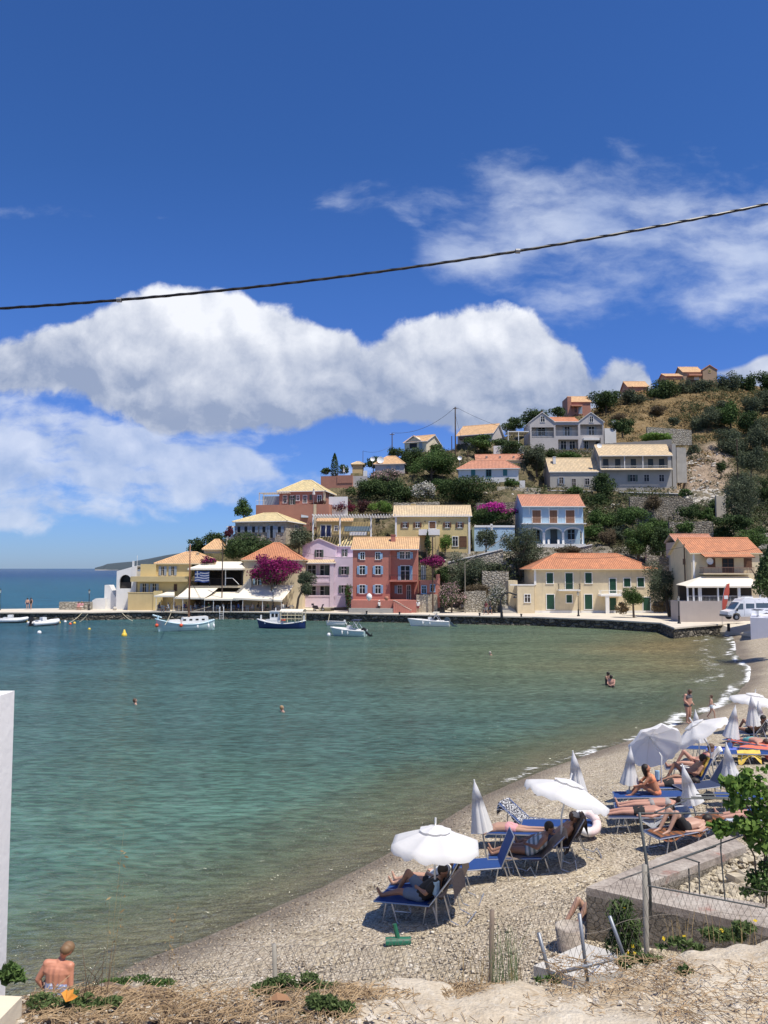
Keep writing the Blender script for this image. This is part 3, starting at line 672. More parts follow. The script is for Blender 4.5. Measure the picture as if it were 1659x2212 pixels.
        if doorm is not None:
            mb = MB(); F.box(mb, a, z0, b, z1, -0.02, 0.035)
            nb = max(1, int((b-a)/0.5))
            for i in range(nb):
                w_ = (b-a)/nb
                F.box(mb, a+i*w_+0.08, z0+0.15, a+(i+1)*w_-0.08, z0+(z1-z0)*0.45, 0.03, 0.05); F.box(mb, a+i*w_+0.08, z0+(z1-z0)*0.52, a+(i+1)*w_-0.08, z1-0.15, 0.03, 0.05)
            s.part('leaf', mb, doorm, f); return f
        mb = MB(); F.box(mb, a, z0, b, z1, -0.02, 0.014); s.part('pane', mb, pane, f)
        if closed and sh:
            mm = (a+b)/2
            for q0, q1 in ((a+0.01, mm-0.012), (mm+0.012, b-0.01)):
                mb = MB(); F.box(mb, q0, z0+0.01, q1, z1-0.01, 0.02, 0.045)
                nz = max(2, int((z1-z0)/0.16))
                for i in range(nz): zz = z0+0.06+(z1-z0-0.12)*i/nz; F.box(mb, q0+0.05, zz, q1-0.05, zz+0.05, 0.044, 0.058)
                s.part('shutter', mb, sh, f)
            return f
        if bars and frame is not None:
            mb = MB(); mm = (a+b)/2; F.box(mb, mm-0.035, z0, mm+0.035, z1, 0.016, 0.04)
            F.box(mb, a, z0+(z1-z0)*0.64, mm-0.036, z0+(z1-z0)*0.64+0.05, 0.016, 0.036); F.box(mb, mm+0.036, z0+(z1-z0)*0.64, b, z0+(z1-z0)*0.64+0.05, 0.016, 0.036)
            s.part('sash', mb, frame, f)
        if sh:
            sw = shw if shw else (b-a)*0.5
            for sg, e in ((-1, a-fw*0.2), (1, b+fw*0.2)):
                mb = MB(); q0, q1 = (e-sw, e) if sg < 0 else (e, e+sw)
                F.box(mb, q0, z0, q1, z1, 0.08, 0.12)
                nz = max(3, int((z1-z0)/0.13))
                for i in range(nz): zz = z0+0.05+(z1-z0-0.1)*i/nz; F.box(mb, q0+0.05, zz, q1-0.05, zz+0.045, 0.12, 0.135)
                s.part('shutter', mb, sh, f)
        return f
    def rail(s, x0, y0, x1, y1, dy, m=BLACK, name='railing', ret=0.0, parent=None, gap=0.13, F=None):
        F = F or s.face(dy)
        a, z0, b, z1 = F.rect(x0, y0, x1, y1); mb = MB()
        for e in (a, b):
            if ret:
                p0, p1 = F.pt(e, 0, z1), F.pt(e, -ret, z1); mb.tube([p0, p1], 0.022, 4); mb.tube([F.pt(e, 0, z0+0.06), F.pt(e, -ret, z0+0.06)], 0.015, 4)
                for i in range(1, int(ret/gap)): mb.tube([F.pt(e, -i*gap, z0+0.06), F.pt(e, -i*gap, z1)], 0.010, 3)
        mb.tube([F.pt(a, 0, z1), F.pt(b, 0, z1)], 0.026, 4); mb.tube([F.pt(a, 0, z0+0.06), F.pt(b, 0, z0+0.06)], 0.018, 4)
        n = max(2, int((b-a)/gap))
        for i in range(n+1): t = a+(b-a)*i/n; mb.tube([F.pt(t, 0, z0), F.pt(t, 0, z1)], 0.011 if i % 8 else 0.022, 3)
        return s.part(name, mb, m, parent)
    def chimney(s, x0, y0, x1, y1, dy, m, D=0.6, parent=None):
        a, z0, b, z1 = s.face(dy).rect(x0, y0, x1, y1); mb = MB(); mb.box(a, dy, z0, b, dy+D, z1); mb.box(a-0.06, dy-0.06, z1+0.004, b+0.06, dy+D+0.06, z1+0.12)
        return s.part('chimney', mb, m, parent)

Y_WALL = plaster('yellow_plaster', (0.66, 0.52, 0.25), 0.10, 0.2); OCHRE = plaster('ochre_plaster', (0.55, 0.43, 0.22), 0.10, 0.2)
LILAC = plaster('lilac_plaster', (0.68, 0.57, 0.66), 0.08, 0.2); REDP = plaster('red_plaster', (0.47, 0.185, 0.140), 0.12, 0.25); CREAM = plaster('cream_plaster', (0.68, 0.57, 0.38), 0.14, 0.55)
BLUEW = plaster('blue_plaster', (0.38, 0.54, 0.67), 0.10, 0.2); GREYW = plaster('grey_plaster', (0.40, 0.38, 0.34), 0.12, 0.45); TERRA = plaster('terracotta_plaster', (0.43, 0.205, 0.145), 0.12, 0.25)
WHITEW = plaster('white_wall', (0.74, 0.73, 0.70), 0.08, 0.3); STONEF = stone('house_stone', (0.42, 0.36, 0.27), (0.60, 0.53, 0.41), 1.6, (0.45, 0.40, 0.32), 0.5, 0.03)
RUBBLE = stone('rubble_wall', (0.24, 0.21, 0.165), (0.52, 0.47, 0.385), 2.0, (0.14, 0.12, 0.09), 1.0, 0.07); RUBBLE2 = stone('pale_rubble', (0.40, 0.36, 0.285), (0.64, 0.59, 0.50), 2.0, (0.18, 0.16, 0.12), 1.0, 0.08)
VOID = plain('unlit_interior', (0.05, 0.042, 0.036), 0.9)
LILAC2 = plaster('lilac_trim_plaster', (0.64, 0.53, 0.62), 0.08, 0.2)  # slightly darker lilac for parapets and cornice
GREYL = plaster('pale_grey_plaster', (0.50, 0.47, 0.45), 0.08, 0.25)
PINKR = plaster('pink_orange_plaster', (0.60, 0.27, 0.17), 0.1, 0.2)

def recess(H, x0, y0, x1, y1, dy, D, wallm=None, parent=None, name='recess'):
    # a real opening: five inner faces set into a loggia of depth D (the wall in front is built around it)
    a, z0, b, z1 = H.face(dy).rect(x0, y0, x1, y1); mb = MB(); t = 0.05
    mb.box(a, dy+D, z0, b, dy+D+t, z1); return H.part(name, mb, wallm or H.wallm, parent)
def holed_front(H, rects, x0, z0, x1, z1, dy, th, m, name='wall', parent=None):
    # a wall slab with rectangular openings, given in local metres
    xs = sorted({x0, x1, *[r[0] for r in rects], *[r[2] for r in rects]}); zs = sorted({z0, z1, *[r[1] for r in rects], *[r[3] for r in rects]})
    xs = [x for x in xs if x0 <= x <= x1]; zs = [z for z in zs if z0 <= z <= z1]; mb = MB()
    for i in range(len(xs)-1):
        for j in range(len(zs)-1):
            cx, cz = (xs[i]+xs[i+1])/2, (zs[j]+zs[j+1])/2
            if any(r[0] < cx < r[2] and r[1] < cz < r[3] for r in rects): continue
            mb.box(xs[i], dy, zs[j], xs[i+1], dy+th, zs[j+1])
    return H.part(name, mb, m, parent)

# --- red house on the quay
h = House('red_house', 'three storey brick red house with pale blue shutters beside the lilac house on the quay', 'house', C3, 115, 770, 1512, 882, rz=-4, D=7.5, wall=REDP)
W = h.W; d2 = 0.9
bl = h.F.rect(500, 1240, 738, 1392)     # ground floor loggia at right
rx = h.F.px(492, 1000)[0]
rise = h.zat(500, 772, 3.75)-h.h
mb = MB(); mb.box(0, 0, -2, rx, 7.5, h.h); mb.box(rx, d2+1.3, -2, W, 7.5, h.h+0.5)
zb = h.F.px(600, 1210)[1]; mb.box(rx, d2, zb+0.02, W, d2+1.3, h.h+0.5)
mb.box(rx, d2, -2, bl[0], d2+1.3, zb+0.02); mb.box(bl[2], d2, -2, W, d2+1.3, zb+0.02)
mb.add([(W, 0+d2, h.h+0.5), (W, 7.5, h.h), (W, 3.75, h.h+rise+0.1), (W-0.2, d2, h.h+0.5), (W-0.2, 7.5, h.h), (W-0.2, 3.75, h.h+rise+0.1)], [(0, 1, 2), (3, 5, 4), (0, 2, 5, 3), (1, 4, 5, 2)])
mb.add([(0, 0, h.h), (0, 7.5, h.h), (0, 3.75, h.h+rise+0.1), (0.2, 0, h.h), (0.2, 7.5, h.h), (0.2, 3.75, h.h+rise+0.1)], [(0, 2, 1), (3, 4, 5), (0, 3, 5, 2), (1, 2, 5, 4)])
h.part('wall', mb, REDP)
rf = h.roof('gx', rise, T_ORG, 0.3, trim=WHITE)
h.chimney(503, 742, 548, 830, 2.2, REDP, parent=rf)
h.win(h.F, 196, 916, 234, 984); h.win(h.F, 350, 916, 392, 984)
for cx, sg in ((214, -1), (371, 1)):
    mb = MB(); a, z0, b, z1 = h.F.rect(cx+(sg*22-20 if sg < 0 else 20), 922, cx+(sg*22+0 if sg < 0 else 48), 980); h.F.box(mb, a, z0, b, z1, 0.09, 0.13); h.part('shutter', mb, BLUEP)
for cx in (213, 372):
    for y0, y1 in ((1052, 1136), (1246, 1330)): h.win(h.F, cx-26, y0, cx+26, y1, sh=BLUEP, shw=0.36)
F2 = h.face(d2)
h.win(F2, 596, 910, 636, 978, sh=None); h.win(F2, 655, 910, 695, 978)
mb = MB(); a, z0, b, z1 = F2.rect(566, 912, 594, 976); F2.box(mb, a, z0, b, z1, 0.09, 0.13); h.part('shutter', mb, BLUEP)
mb = MB(); a, z0, b, z1 = F2.rect(699, 912, 726, 976); F2.box(mb, a, z0, b, z1, 0.09, 0.13); h.part('shutter', mb, BLUEP)
h.win(F2, 604, 1052, 692, 1196, sh=BLUEP, name='door', shw=0.42)
b_ = h.block('balcony', 490, 1198, 768, 1212, -0.5, d2+0.5, REDP); h.rail(492, 1142, 766, 1198, -0.45, parent=b_, ret=1.2)
F3 = h.face(d2+1.3); h.win(F3, 575, 1250, 612, 1330, sh=None, name='window'); h.win(F3, 668, 1250, 700, 1388, name='door')
mb = MB(); a, z0, b, z1 = F3.rect(540, 1250, 570, 1330); F3.box(mb, a, z0, b, z1, 0.03, 0.08); h.part('shutter', mb, BLUEP)
h.part('gutter_pipe', (lambda mb: (mb.tube([h.F.pt(rx+0.02, 0.1, h.h-0.2), h.F.pt(rx+0.02, 0.1, h.F.px(490, 1160)[1])], 0.05, 5), mb)[1])(MB()), REDP)
mb = MB(); q = h.R.px(822, 860); mb.tube([h.R.pt(q[0], -0.02, q[1]), h.R.pt(q[0], 0.06, q[1])], 0.42, 14); h.part('round_window', mb, WHITE)
mb = MB(); mb.tube([h.R.pt(q[0], 0.05, q[1]), h.R.pt(q[0], 0.08, q[1])], 0.26, 14); h.part('pane', mb, REDP)
# raised terrace in front with a long bench and a stair
t = h.block('terrace', 100, 1400, 760, 1512, -3.0, 3.0, REDP, down=0.3)
h.block('bench', 75, 1482, 592, 1512, -3.75, 0.7, plaster('grey_bench', (0.36, 0.35, 0.32), 0.1, 0.3), down=0.2)
mb = MB(); Fs = h.face(-3.0)
for i in range(9):
    a0, z = Fs.px(532+i*20, 1402+i*12); a1, _ = Fs.px(552+i*20, 1402+i*12); Fs.box(mb, a0, -0.2, a1+0.03, z, 0.0, 0.85-0.0*i)
h.part('stairs', mb, [REDP])
mb = MB(); 
for i in range(9):
    a0, z = Fs.px(532+i*20, 1402+i*12); a1, _ = Fs.px(552+i*20, 1402+i*12); Fs.box(mb, a0-0.02, z+0.003, a1+0.02, z+0.05, 0.0, 0.88)
h.part('stair_tread', mb, CONCRETE)
# its lower annex to the right
h = House('red_annex', 'low red annex with roof terrace and striped cloths right of the brick red house', 'house annex', C3, 800, 1000, 1335, 1200, Y=113.5, D=5, wall=REDP)
h.walls(); h.win(h.F, 818, 1256, 858, 1330, frame=BLUEP, name='door'); h.win(h.F, 905, 1245, 945, 1310, sh=None, frame=BLUEP)
h.block('parapet', 960, 1135, 1000, 1200, 0.0, 0.25, REDP); h.rail(800, 1150, 960, 1200, 0.05)
mb = MB(); st = plain('dark_striped_cloth', (0.04, 0.06, 0.10), 0.9, 0, 0.2); sw = plain('pale_cloth', (0.6, 0.6, 0.6), 0.9)
a, z0, b, z1 = h.face(0.4).rect(805, 1045, 862, 1190)
for i in range(7): h.face(0.4).box(mb, a+(b-a)*i/7, z0, a+(b-a)*(i+0.85)/7, z1, -0.03, 0.03, i % 2)
h.part('curtain', mb, [st, sw])
# --- lilac house
h = House('lilac_house', 'tall lilac house with deep front balconies and green shutters between bougainvillea and red house', 'house', C2, 868, 1415, 1478, 960, rz=-3, D=8, wall=LILAC)
xr = h.F.px(1225, 1200)[0]; W = h.W
zt = h.F.px(1000, 1016)[1]; o1 = h.F.rect(915, 1030, 1180, 1148); o2 = h.F.rect(915, 1248, 1180, 1350)
d = 1.9
holed_front(h, [(o1[0], o1[1], o1[2], o1[3]), (o2[0], o2[1], o2[2], o2[3])], 0, -2, xr, zt, 0, 0.3, LILAC)
mb = MB(); mb.box(0, d, -2, xr, 8, zt); mb.box(0, 0.31, -2, 0.25, d, zt); mb.box(xr-0.25, 0.31, -2, xr, d, zt)
zf = h.F.px(1000, 1215)[1]; mb.box(0.25, 0.31, zf-0.1, xr-0.25, d, zf+0.1); mb.box(0.25, 0.31, -0.5, xr-0.25, d, h.F.px(1000, 1405)[1]); h.part('wall', mb, LILAC)
mb = MB(); zr = h.F.px(1300, 960)[1]; mb.box(xr+0.01, 0.5, -2, W, 8, zr); h.part('wall', mb, LILAC)
rt = h.F.px(1075, 785)[1]; e = h.F.px(910, 850)[1]; xg = h.F.px(1242, 900)[0]; dy = 2.2
q0 = h.face(dy).px(905, 900)[0]; q1 = h.face(dy).px(1242, 900)[0]; zz = h.face(dy).px(1075, 782)[1]; ee = h.face(dy).px(905, 852)[1]
mb = MB(); mb.profile([(q0, zt), (q1, zt), (q1, ee), ((q0+q1)/2, zz), (q0, ee)], dy, 8.5)
mb.box(q1+0.01, dy+2.0, zr, W-0.1, 8.4, h.face(dy+2).px(1330, 850)[1]); h.part('wall', mb, LILAC)
h.roof('gy', zz-ee, T_YEL, 0.18, x0=q0, x1=q1, y0=dy, y1=8.5, z=ee, trim=LILAC)
h.roof('hip', 1.0, T_YEL, 0.3, x0=q1+0.2, x1=W-0.1, y0=dy+2.0, y1=8.4, z=h.face(dy+2).px(1330, 850)[1], trim=WHITE)
h.roof('shed', 0.55, T_TAN, 0.25, x0=0, x1=xr, y0=0, y1=dy, z=h.F.px(1050, 1024)[1]-0.08, trim=WHITE, name='canopy_roof')
Fg = h.face(dy); h.win(Fg, 1048, 888, 1098, 962, sh=SAGE, shw=0.3, frame=LILAC, bars=True)
h.win(h.face(dy+2), 1318, 884, 1345, 955, sh=SAGE, shw=0.25, frame=WHITE)
Fr = h.face(0.5)
for y0, y1 in ((1058, 1138), (1248, 1325)): h.win(Fr, 1300, y0, 1350, y1, sh=SAGE, shw=0.42, frame=LILAC)
Fb = h.face(d); 
for y0, y1 in ((1045, 1175), (1258, 1380)):
    h.win(Fb, 960, y0, 1040, y1, frame=WHITE, name='door'); h.win(Fb, 1085, y0, 1165, y1, frame=WHITE, name='door')
    mb = MB(); a, z0, b, z1 = Fb.rect(1130, y0, 1178, y1); Fb.box(mb, a, z0, b, z1, 0.08, 0.12); h.part('shutter', mb, SAGE)
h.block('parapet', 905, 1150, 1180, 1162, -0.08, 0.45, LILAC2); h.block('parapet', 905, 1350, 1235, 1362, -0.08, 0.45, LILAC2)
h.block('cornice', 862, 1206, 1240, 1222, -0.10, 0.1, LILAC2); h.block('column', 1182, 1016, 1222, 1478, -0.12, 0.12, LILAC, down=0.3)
h.block('plinth', 870, 1470, 1370, 1512, -0.6, 1.1, CONCRETE, down=0.3)
mb = MB(); 
for i in range(4): h.F.box(mb, h.F.px(1245, 1500)[0], -0.4, h.F.px(1375, 1500)[0], 0.05+0.17*(3-i)-0.4, 0.61+i*0.3, 0.9+i*0.3)
h.part('stairs', mb, CONCRETE)
# --- red roofed house behind the bougainvillea
h = House('red_roofed_house', 'house with wide red hipped roof half hidden behind the big magenta bougainvillea', 'house', C2, 300, 900, 1500, 985, rz=0, Y=121, D=8, wall=CREAM)
h.walls(); rise = h.zat(750, 828, 4)-h.h; h.roof('hip', rise, T_RED, 0.35, inset=4.2, trim=CREAM)
h.win(h.F, 425, 1180, 470, 1245, frame=WHITE, sh=BLUEP, shw=0.3); h.win(h.F, 610, 1180, 650, 1245, frame=WHITE)
mb = MB(); Fq = h.face(-0.9)
for i in range(10):
    a0, z = Fq.px(380-i*16, 1165+i*17); a1, _ = Fq.px(396-i*16, 1165); Fq.box(mb, a0, z-3.2+i*0.2, a1, z, 0, 0.9)
h.part('stairs', mb, CONCRETE)
# --- terrace restaurant: upper roofed deck
h = House('terrace_restaurant', 'two level open restaurant with white canopy roof and flag beside the pale yellow house', 'restaurant', C1, 1040, 1600, 1150, 900, Y=119.5, rz=0, D=8, wall=CREAM)
z1_, z2_, z3_ = h.F.px(1300, 912)[1], h.F.px(1300, 893)[1], h.F.px(1300, 722)[1]
mb = MB(); mb.box(-7, 4.9, -1, h.W+7, 5.6, z1_); h.part('lower_back_wall', mb, plain('dim_dining_wall', (0.10, 0.08, 0.06), 0.9)); mb = MB(); mb.box(0, 0, z1_, h.W, 8, z2_); mb.box(0, 7.4, z2_, h.W, 8, z3_); h.part('wall', mb, CREAM)  # lower back wall coloured dark to stand for the shade under the awnings
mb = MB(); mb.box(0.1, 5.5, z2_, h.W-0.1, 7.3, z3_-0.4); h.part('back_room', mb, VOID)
mb = MB(); x0r, x1r = h.F.px(1050, 720)[0], h.F.px(1605, 700)[0]
zr1 = h.F.px(1300, 716)[1]
vs = [(x0r, -0.8, zr1), (x1r, -0.8, zr1), (x1r, 8, zr1+0.2), (x0r, 8, zr1+0.2), (x0r+2.2, 3.5, zr1+1.1), (x1r-1.0, 3.5, zr1+1.1)]
mb.add(vs, [(0, 1, 5, 4), (1, 2, 5), (2, 3, 4, 5), (3, 0, 4)]); mb.add([(v[0], v[1], v[2]-0.25) for v in vs[:4]]+vs[:4], [(0, 3, 2, 1), (0, 1, 5, 4), (1, 2, 6, 5), (2, 3, 7, 6), (3, 0, 4, 7)])
h.part('canopy_roof', mb, AWN)
for x in (1062, 1260, 1420, 1590):
    mb = MB(); a = h.F.px(x, 800)[0]; mb.box(a-0.06, 0.1, z2_, a+0.06, 0.22, zr1-0.2); h.part('post', mb, WHITE_METAL if x == 1420 else BLACK)
h.rail(1065, 815, 1440, 890, 0.15, m=BLACK)
mb = MB(); F_ = h.face(-0.4); mb.tube([F_.pt(F_.px(1420, 815)[0], 0, F_.px(1420, 815)[1]), F_.pt(F_.px(1495, 815)[0], 0, F_.px(1495, 815)[1]), F_.pt(F_.px(1560, 880)[0], 0, F_.px(1560, 880)[1])], 0.04, 5)
h.part('handrail', mb, WHITE_METAL)
# flag of nine stripes with a cross hung on the deck
hf = h; Fl = h.face(-0.25); a, z0, b, z1 = Fl.rect(1110, 745, 1257, 855)
mb = MB(); n = 14
def flagpt(s, t): return Vector((a+(b-a)*s, -0.25+0.08*math.sin(s*9+t*2)*0.8, z0+(z1-z0)*t+0.06*math.sin(s*7)))
for i in range(n):
    for j in range(18):
        s0, s1 = i/n, (i+1)/n; t0, t1 = j/18, (j+1)/18; st_ = int((1-(t0+t1)/2)*9); blue = st_ % 2 == 0
        sm_, tm = (s0+s1)/2, 1-(t0+t1)/2
        if sm_ < 0.37 and tm < 5/9: blue = not (abs(sm_-0.185) < 0.045 or abs(tm-2.5/9) < 0.055)
        mb.quad(flagpt(s0, t0), flagpt(s1, t0), flagpt(s1, t1), flagpt(s0, t1), 0 if blue else 1)
fl = mb.build('flag', [plain('flag_blue', (0.02, 0.06, 0.25), 0.8), plain('flag_white', (0.7, 0.7, 0.72), 0.8)], None); fl.matrix_world = h.M
tag(fl, 'blue and white striped flag with a cross hanging on the restaurant deck', 'flag')
# awnings over the quay tables
def awning(name, label, pts_front, pts_back, Yf, Yb, posts=(), valance=0.25):
    f = [P(x, y, Yf) for x, y in pts_front]; bk = [P(x, y, Yb) for x, y in pts_back]
    root = empty(name, (f[0].x, Yf, QZ), 0, label, 'awning', 'white awnings over the quay tables'); o = Vector((f[0].x, Yf, QZ))
    mb = MB(); n = len(f)
    for i in range(n-1):
        for k in range(4):
            t0, t1 = k/4, (k+1)/4
            q = [f[i].lerp(bk[i], t0), f[i+1].lerp(bk[i+1], t0), f[i+1].lerp(bk[i+1], t1), f[i].lerp(bk[i], t1)]
            q = [v-o-Vector((0, 0, 0.12*math.sin(math.pi*t))) for v, t in zip(q, (t0, t0, t1, t1))]; mb.quad(*q)
        a_, b_2 = f[i]-o, f[i+1]-o; dn = Vector((0, 0, -valance)); mb.quad(a_, a_+dn, b_2+dn, b_2)
    mb.build('canopy', AWN, root)
    for x in posts:
        p = P(x, pts_front[0][1], Yf+0.1)-o; m2 = MB(); m2.tube([(p.x, p.y, 0), (p.x, p.y, p.z)], 0.04, 5); m2.build('post', WHITE_METAL, root)
    return root
awning('awning', 'small pointed white awning at the left end of the quay tables', [C1(697, 990), C1(905, 990)], [C1(850, 940), C1(905, 940)], 116.2, 120.5, (C1(720, 0)[0], C1(900, 0)[0]))
awning('awning', 'steep white awning behind the mast of the old wooden boat', [C1(908, 1008), C1(1215, 1012)], [C1(1035, 915), C1(1345, 915)], 116.0, 119.4, (C1(990, 0)[0], C1(1210, 0)[0]))
awning('awning', 'long flat white awning over the middle of the quay tables', [C1(1205, 1022), C1(1500, 1025), C1(1560, 1026)], [C1(1320, 950), C1(1600, 950), C1(1700, 950)], 115.8, 120.0, (C1(1300, 0)[0], C1(1480, 0)[0]))
awning('awning', 'big sloping white awning below the magenta bougainvillea', [C2(200, 1374), C2(450, 1385), C2(700, 1397)], [C2(340, 1245), C2(560, 1245), C2(818, 1245)], 115.6, 120.3, (C2(300, 0)[0], C2(500, 0)[0], C2(690, 0)[0]))
# --- pale yellow house at the pier
h = House('pale_yellow_house', 'pale yellow two storey house with peach hipped roof behind the ochre garden wall', 'house', C1, 510, 1045, 1150, 665, Y=120, rz=0, D=9, wall=Y_WALL)
xs_ = h.F.px(695, 800)[0]; z1_ = h.F.px(700, 850)[1]; z2_ = h.F.px(700, 797)[1]
mb = MB(); mb.box(0, 0.6, -1, h.W, 9, z1_); h.part('wall', mb, Y_WALL)
mb = MB(); mb.box(xs_, 1.4, z2_, h.W, 9, h.h); mb.box(0.3, 1.0, z2_, xs_-0.01, 8, h.F.px(600, 672)[1]); h.part('wall', mb, Y_WALL)
a0 = h.F.px(478, 800)[0]; mb = MB(); mb.box(a0, -0.9, z1_, h.W, 1.5, z2_); h.part('balcony', mb, OCHRE)
h.roof('hip', h.zat(1000, 560, 5)-h.h, T_ORG, 0.35, x0=xs_, x1=h.face(1.4).px(1300, 700)[0], y0=1.4, y1=9, inset=3.6, trim=CREAM)
Fu = h.face(1.4)
for c_ in (786, 888): h.win(Fu, c_-14, 695, c_+14, 788, sh=GREYSH, shw=0.38, frame=CREAM, name='door')
Fl_ = h.face(0.6)
for c_ in (600, 702): h.win(Fl_, c_-16, 870, c_+16, 962, sh=GREYSH, shw=0.4, frame=CREAM, name='door')
h.win(Fl_, 905, 880, 925, 940, frame=BROWN); h.chimney(1126, 560, 1150, 612, 4.0, CREAM)
mb = MB()
for x_, y_ in ((482, 640), (493, 640), (528, 585)): p = h.face(2).px(x_, y_); mb.tube([(p[0], 2, h.F.px(600, 700)[1]), (p[0], 2, p[1])], 0.03 if x_ > 500 else 0.07, 5)
h.part('antenna', mb, WHITE_METAL)
g = House('garden_wall', 'plain ochre garden wall between the white steps and the quay tables', 'wall', C1, 430, 700, 1140, 965, rz=0, D=3.4, wall=OCHRE)
g.walls(); g.block('coping', 428, 958, 702, 966, -0.05, 0.5, OCHRE); g.block('pillar', 690, 945, 770, 1140, -0.15, 0.7, Y_WALL, down=0.5)
# --- white chapel like wing with the arch
h = House('white_arched_house', 'white building with a dark glazed arch at the tip of the village', 'house', C1, 310, 512, 1120, 735, Y=121.5, rz=0, D=6, wall=WHITEW)
W = h.W; zl = h.F.px(305, 745)[1]; zr = h.F.px(500, 688)[1]; ar = h.F.rect(345, 780, 468, 920)
ax, aw, az0, az1 = (ar[0]+ar[2])/2, (ar[2]-ar[0])/2, ar[1], ar[3]; sp = az1-aw*1.15
outer = []; K = 10
arc = [(ax-aw*math.cos(math.pi*k/K), sp+aw*1.15*math.sin(math.pi*k/K)) for k in range(K+1)]
mb = MB()
mb.box(0, 0, -2, W, 0.35, az0)
for i in range(K):
    (xa, za), (xb, zb_) = arc[i], arc[i+1]; f_ = lambda x: zl+(zr-zl)*x/W
    mb.add([(xa, 0, za), (xb, 0, zb_), (xb, 0, f_(xb)), (xa, 0, f_(xa)), (xa, 0.35, za), (xb, 0.35, zb_), (xb, 0.35, f_(xb)), (xa, 0.35, f_(xa))], [(0, 1, 2, 3), (7, 6, 5, 4), (0, 4, 5, 1), (3, 2, 6, 7)])
for x0_, x1_ in ((0, ax-aw), (ax+aw, W)):
    mb.add([(x0_, 0, az0), (x1_, 0, az0), (x1_, 0, f_(x1_)), (x0_, 0, f_(x0_)), (x0_, 0.35, az0), (x1_, 0.35, az0), (x1_, 0.35, f_(x1_)), (x0_, 0.35, f_(x0_))], [(0, 1, 2, 3), (7, 6, 5, 4), (0, 4, 7, 3), (1, 2, 6, 5), (3, 2, 6, 7)])
mb.box(0, 0.36, -2, 0.3, 6, zl); mb.box(W-0.3, 0.36, -2, W, 6, zl); mb.box(0.3, 5.7, -2, W-0.3, 6, zl); h.part('wall', mb, WHITEW)
mb = MB(); mb.add([(0, 0.36, zl-0.1), (W, 0.36, zr-0.1), (W, 6, zr-0.1), (0, 6, zl-0.1), (0, 0.36, zl+0.03), (W, 0.36, zr+0.03), (W, 6, zr+0.03), (0, 6, zl+0.03)], [(3, 2, 1, 0), (4, 5, 6, 7), (0, 1, 5, 4), (1, 2, 6, 5), (2, 3, 7, 6), (3, 0, 4, 7)]); h.part('roof', mb, WHITEW)
mb = MB(); mb.box(0.3, 1.0, az0, W-0.3, 1.05, zl-0.2); h.part('pane', mb, GLASS)
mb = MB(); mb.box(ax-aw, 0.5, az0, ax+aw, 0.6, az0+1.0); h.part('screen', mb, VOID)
h = House('white_steps', 'low white stepped wall with a stair at the end of the pier', 'stair wall', C1, 190, 425, 1128, 880, rz=0, D=2.0, wall=WHITEW)
f_ = h.F; P_ = lambda x, y: f_.px(x, y)
mb = MB(); mb.profile([(0, -1), (h.W, -1), (P_(425, 1010)[0], P_(425, 1010)[1]), P_(300, 1000), P_(245, 885), (0, P_(190, 885)[1])], 0, 2.0); h.part('wall', mb, WHITEW)
mb = MB()
for i in range(8): a0, z0_ = P_(282+i*8, 930+i*8); mb.box(a0, 2.0, -1, a0+0.35, 3.2, z0_)
h.part('stairs', mb, CONCRETE)
mb = MB(); a, z0, b, z1 = f_.rect(350, 985, 376, 1118); f_.box(mb, a, z0, b, z1, -0.02, 0.02); h.part('door', mb, BROWN)
# stone parapet and white curved wall at the pier
g = House('stone_parapet', 'low rubble parapet on the pier behind the two seated people in pink', 'wall', C8, 430, 662, 200, 137, rz=0, Y=120.5, D=0.7, wall=RUBBLE2); g.walls()
g = House('white_parapet', 'rounded white parapet between stone parapet and white steps', 'wall', C8, 664, 765, 190, 110, rz=0, Y=122, D=1.2, wall=WHITEW)
mb = MB(); mb.profile([(0, -1), (g.W, -1), (g.W, g.h), (g.W*0.3, g.h*0.97), (g.W*0.08, g.h*0.8), (0, g.h*0.5)], 0, 1.2); g.part('wall', mb, WHITEW)
# --- second row
h = House('stone_house', 'stone faced house with straw yellow hipped roof and grey blue shutters on the left slope', 'house', C2, 220, 735, 830, 600, Y=131, rz=-14, D=8.5, wall=STONEF)
h.walls(); h.roof('hip', h.zat(700, 522, 4.2)-h.h, T_YEL, 0.4, inset=3.4, trim=WHITE)
for c_ in (262, 333, 410, 516, 672): h.win(h.F, c_-15, 652, c_+15, 714, sh=GREYSH, shw=0.5, frame=None)
h.win(h.F, 578, 645, 606, 768, sh=GREYSH, shw=0.5, frame=None, name='door'); h.win(h.R, 825, 640, 855, 690, frame=WHITE)
h.block('terrace', 130, 765, 222, 800, 1, 4, WHITE, down=2); h.rail(130, 735, 222, 765, 1.0, m=WHITE_METAL)
mb = MB()
for k in range(7): a = h.face(1).px(140+k*13, 660)[0]; z = h.face(1).px(150, 655)[1]; mb.box(a-0.04, 0.8, z, a+0.04, 4.2, z+0.12)
for x in (150, 195): a = h.face(1).px(x, 660)[0]; mb.box(a-0.06, 1, h.face(1).px(x, 765)[1], a+0.06, 1.12, z)
h.part('pergola', mb, WHITE)
h = House('pergola_house', 'low ochre house with dark blue doors behind the long white pergola', 'house', C2, 1048, 1590, 752, 605, Y=133, rz=0, D=6, wall=OCHRE)
h.walls(); h.roof('shed', 0.7, T_ORG, 0.3, x0=0.2, x1=h.F.px(1400, 600)[0], y1=3, trim=CREAM)
BLD = plain('dark_blue_door', (0.012, 0.022, 0.10), 0.5)
h.win(h.F, 1092, 640, 1135, 752, frame=WHITE, name='door', doorm=BLD); h.win(h.F, 1148, 640, 1192, 752, frame=WHITE, name='door', doorm=BLD); h.win(h.F, 1230, 648, 1262, 692, frame=WHITE, pane=BLD)
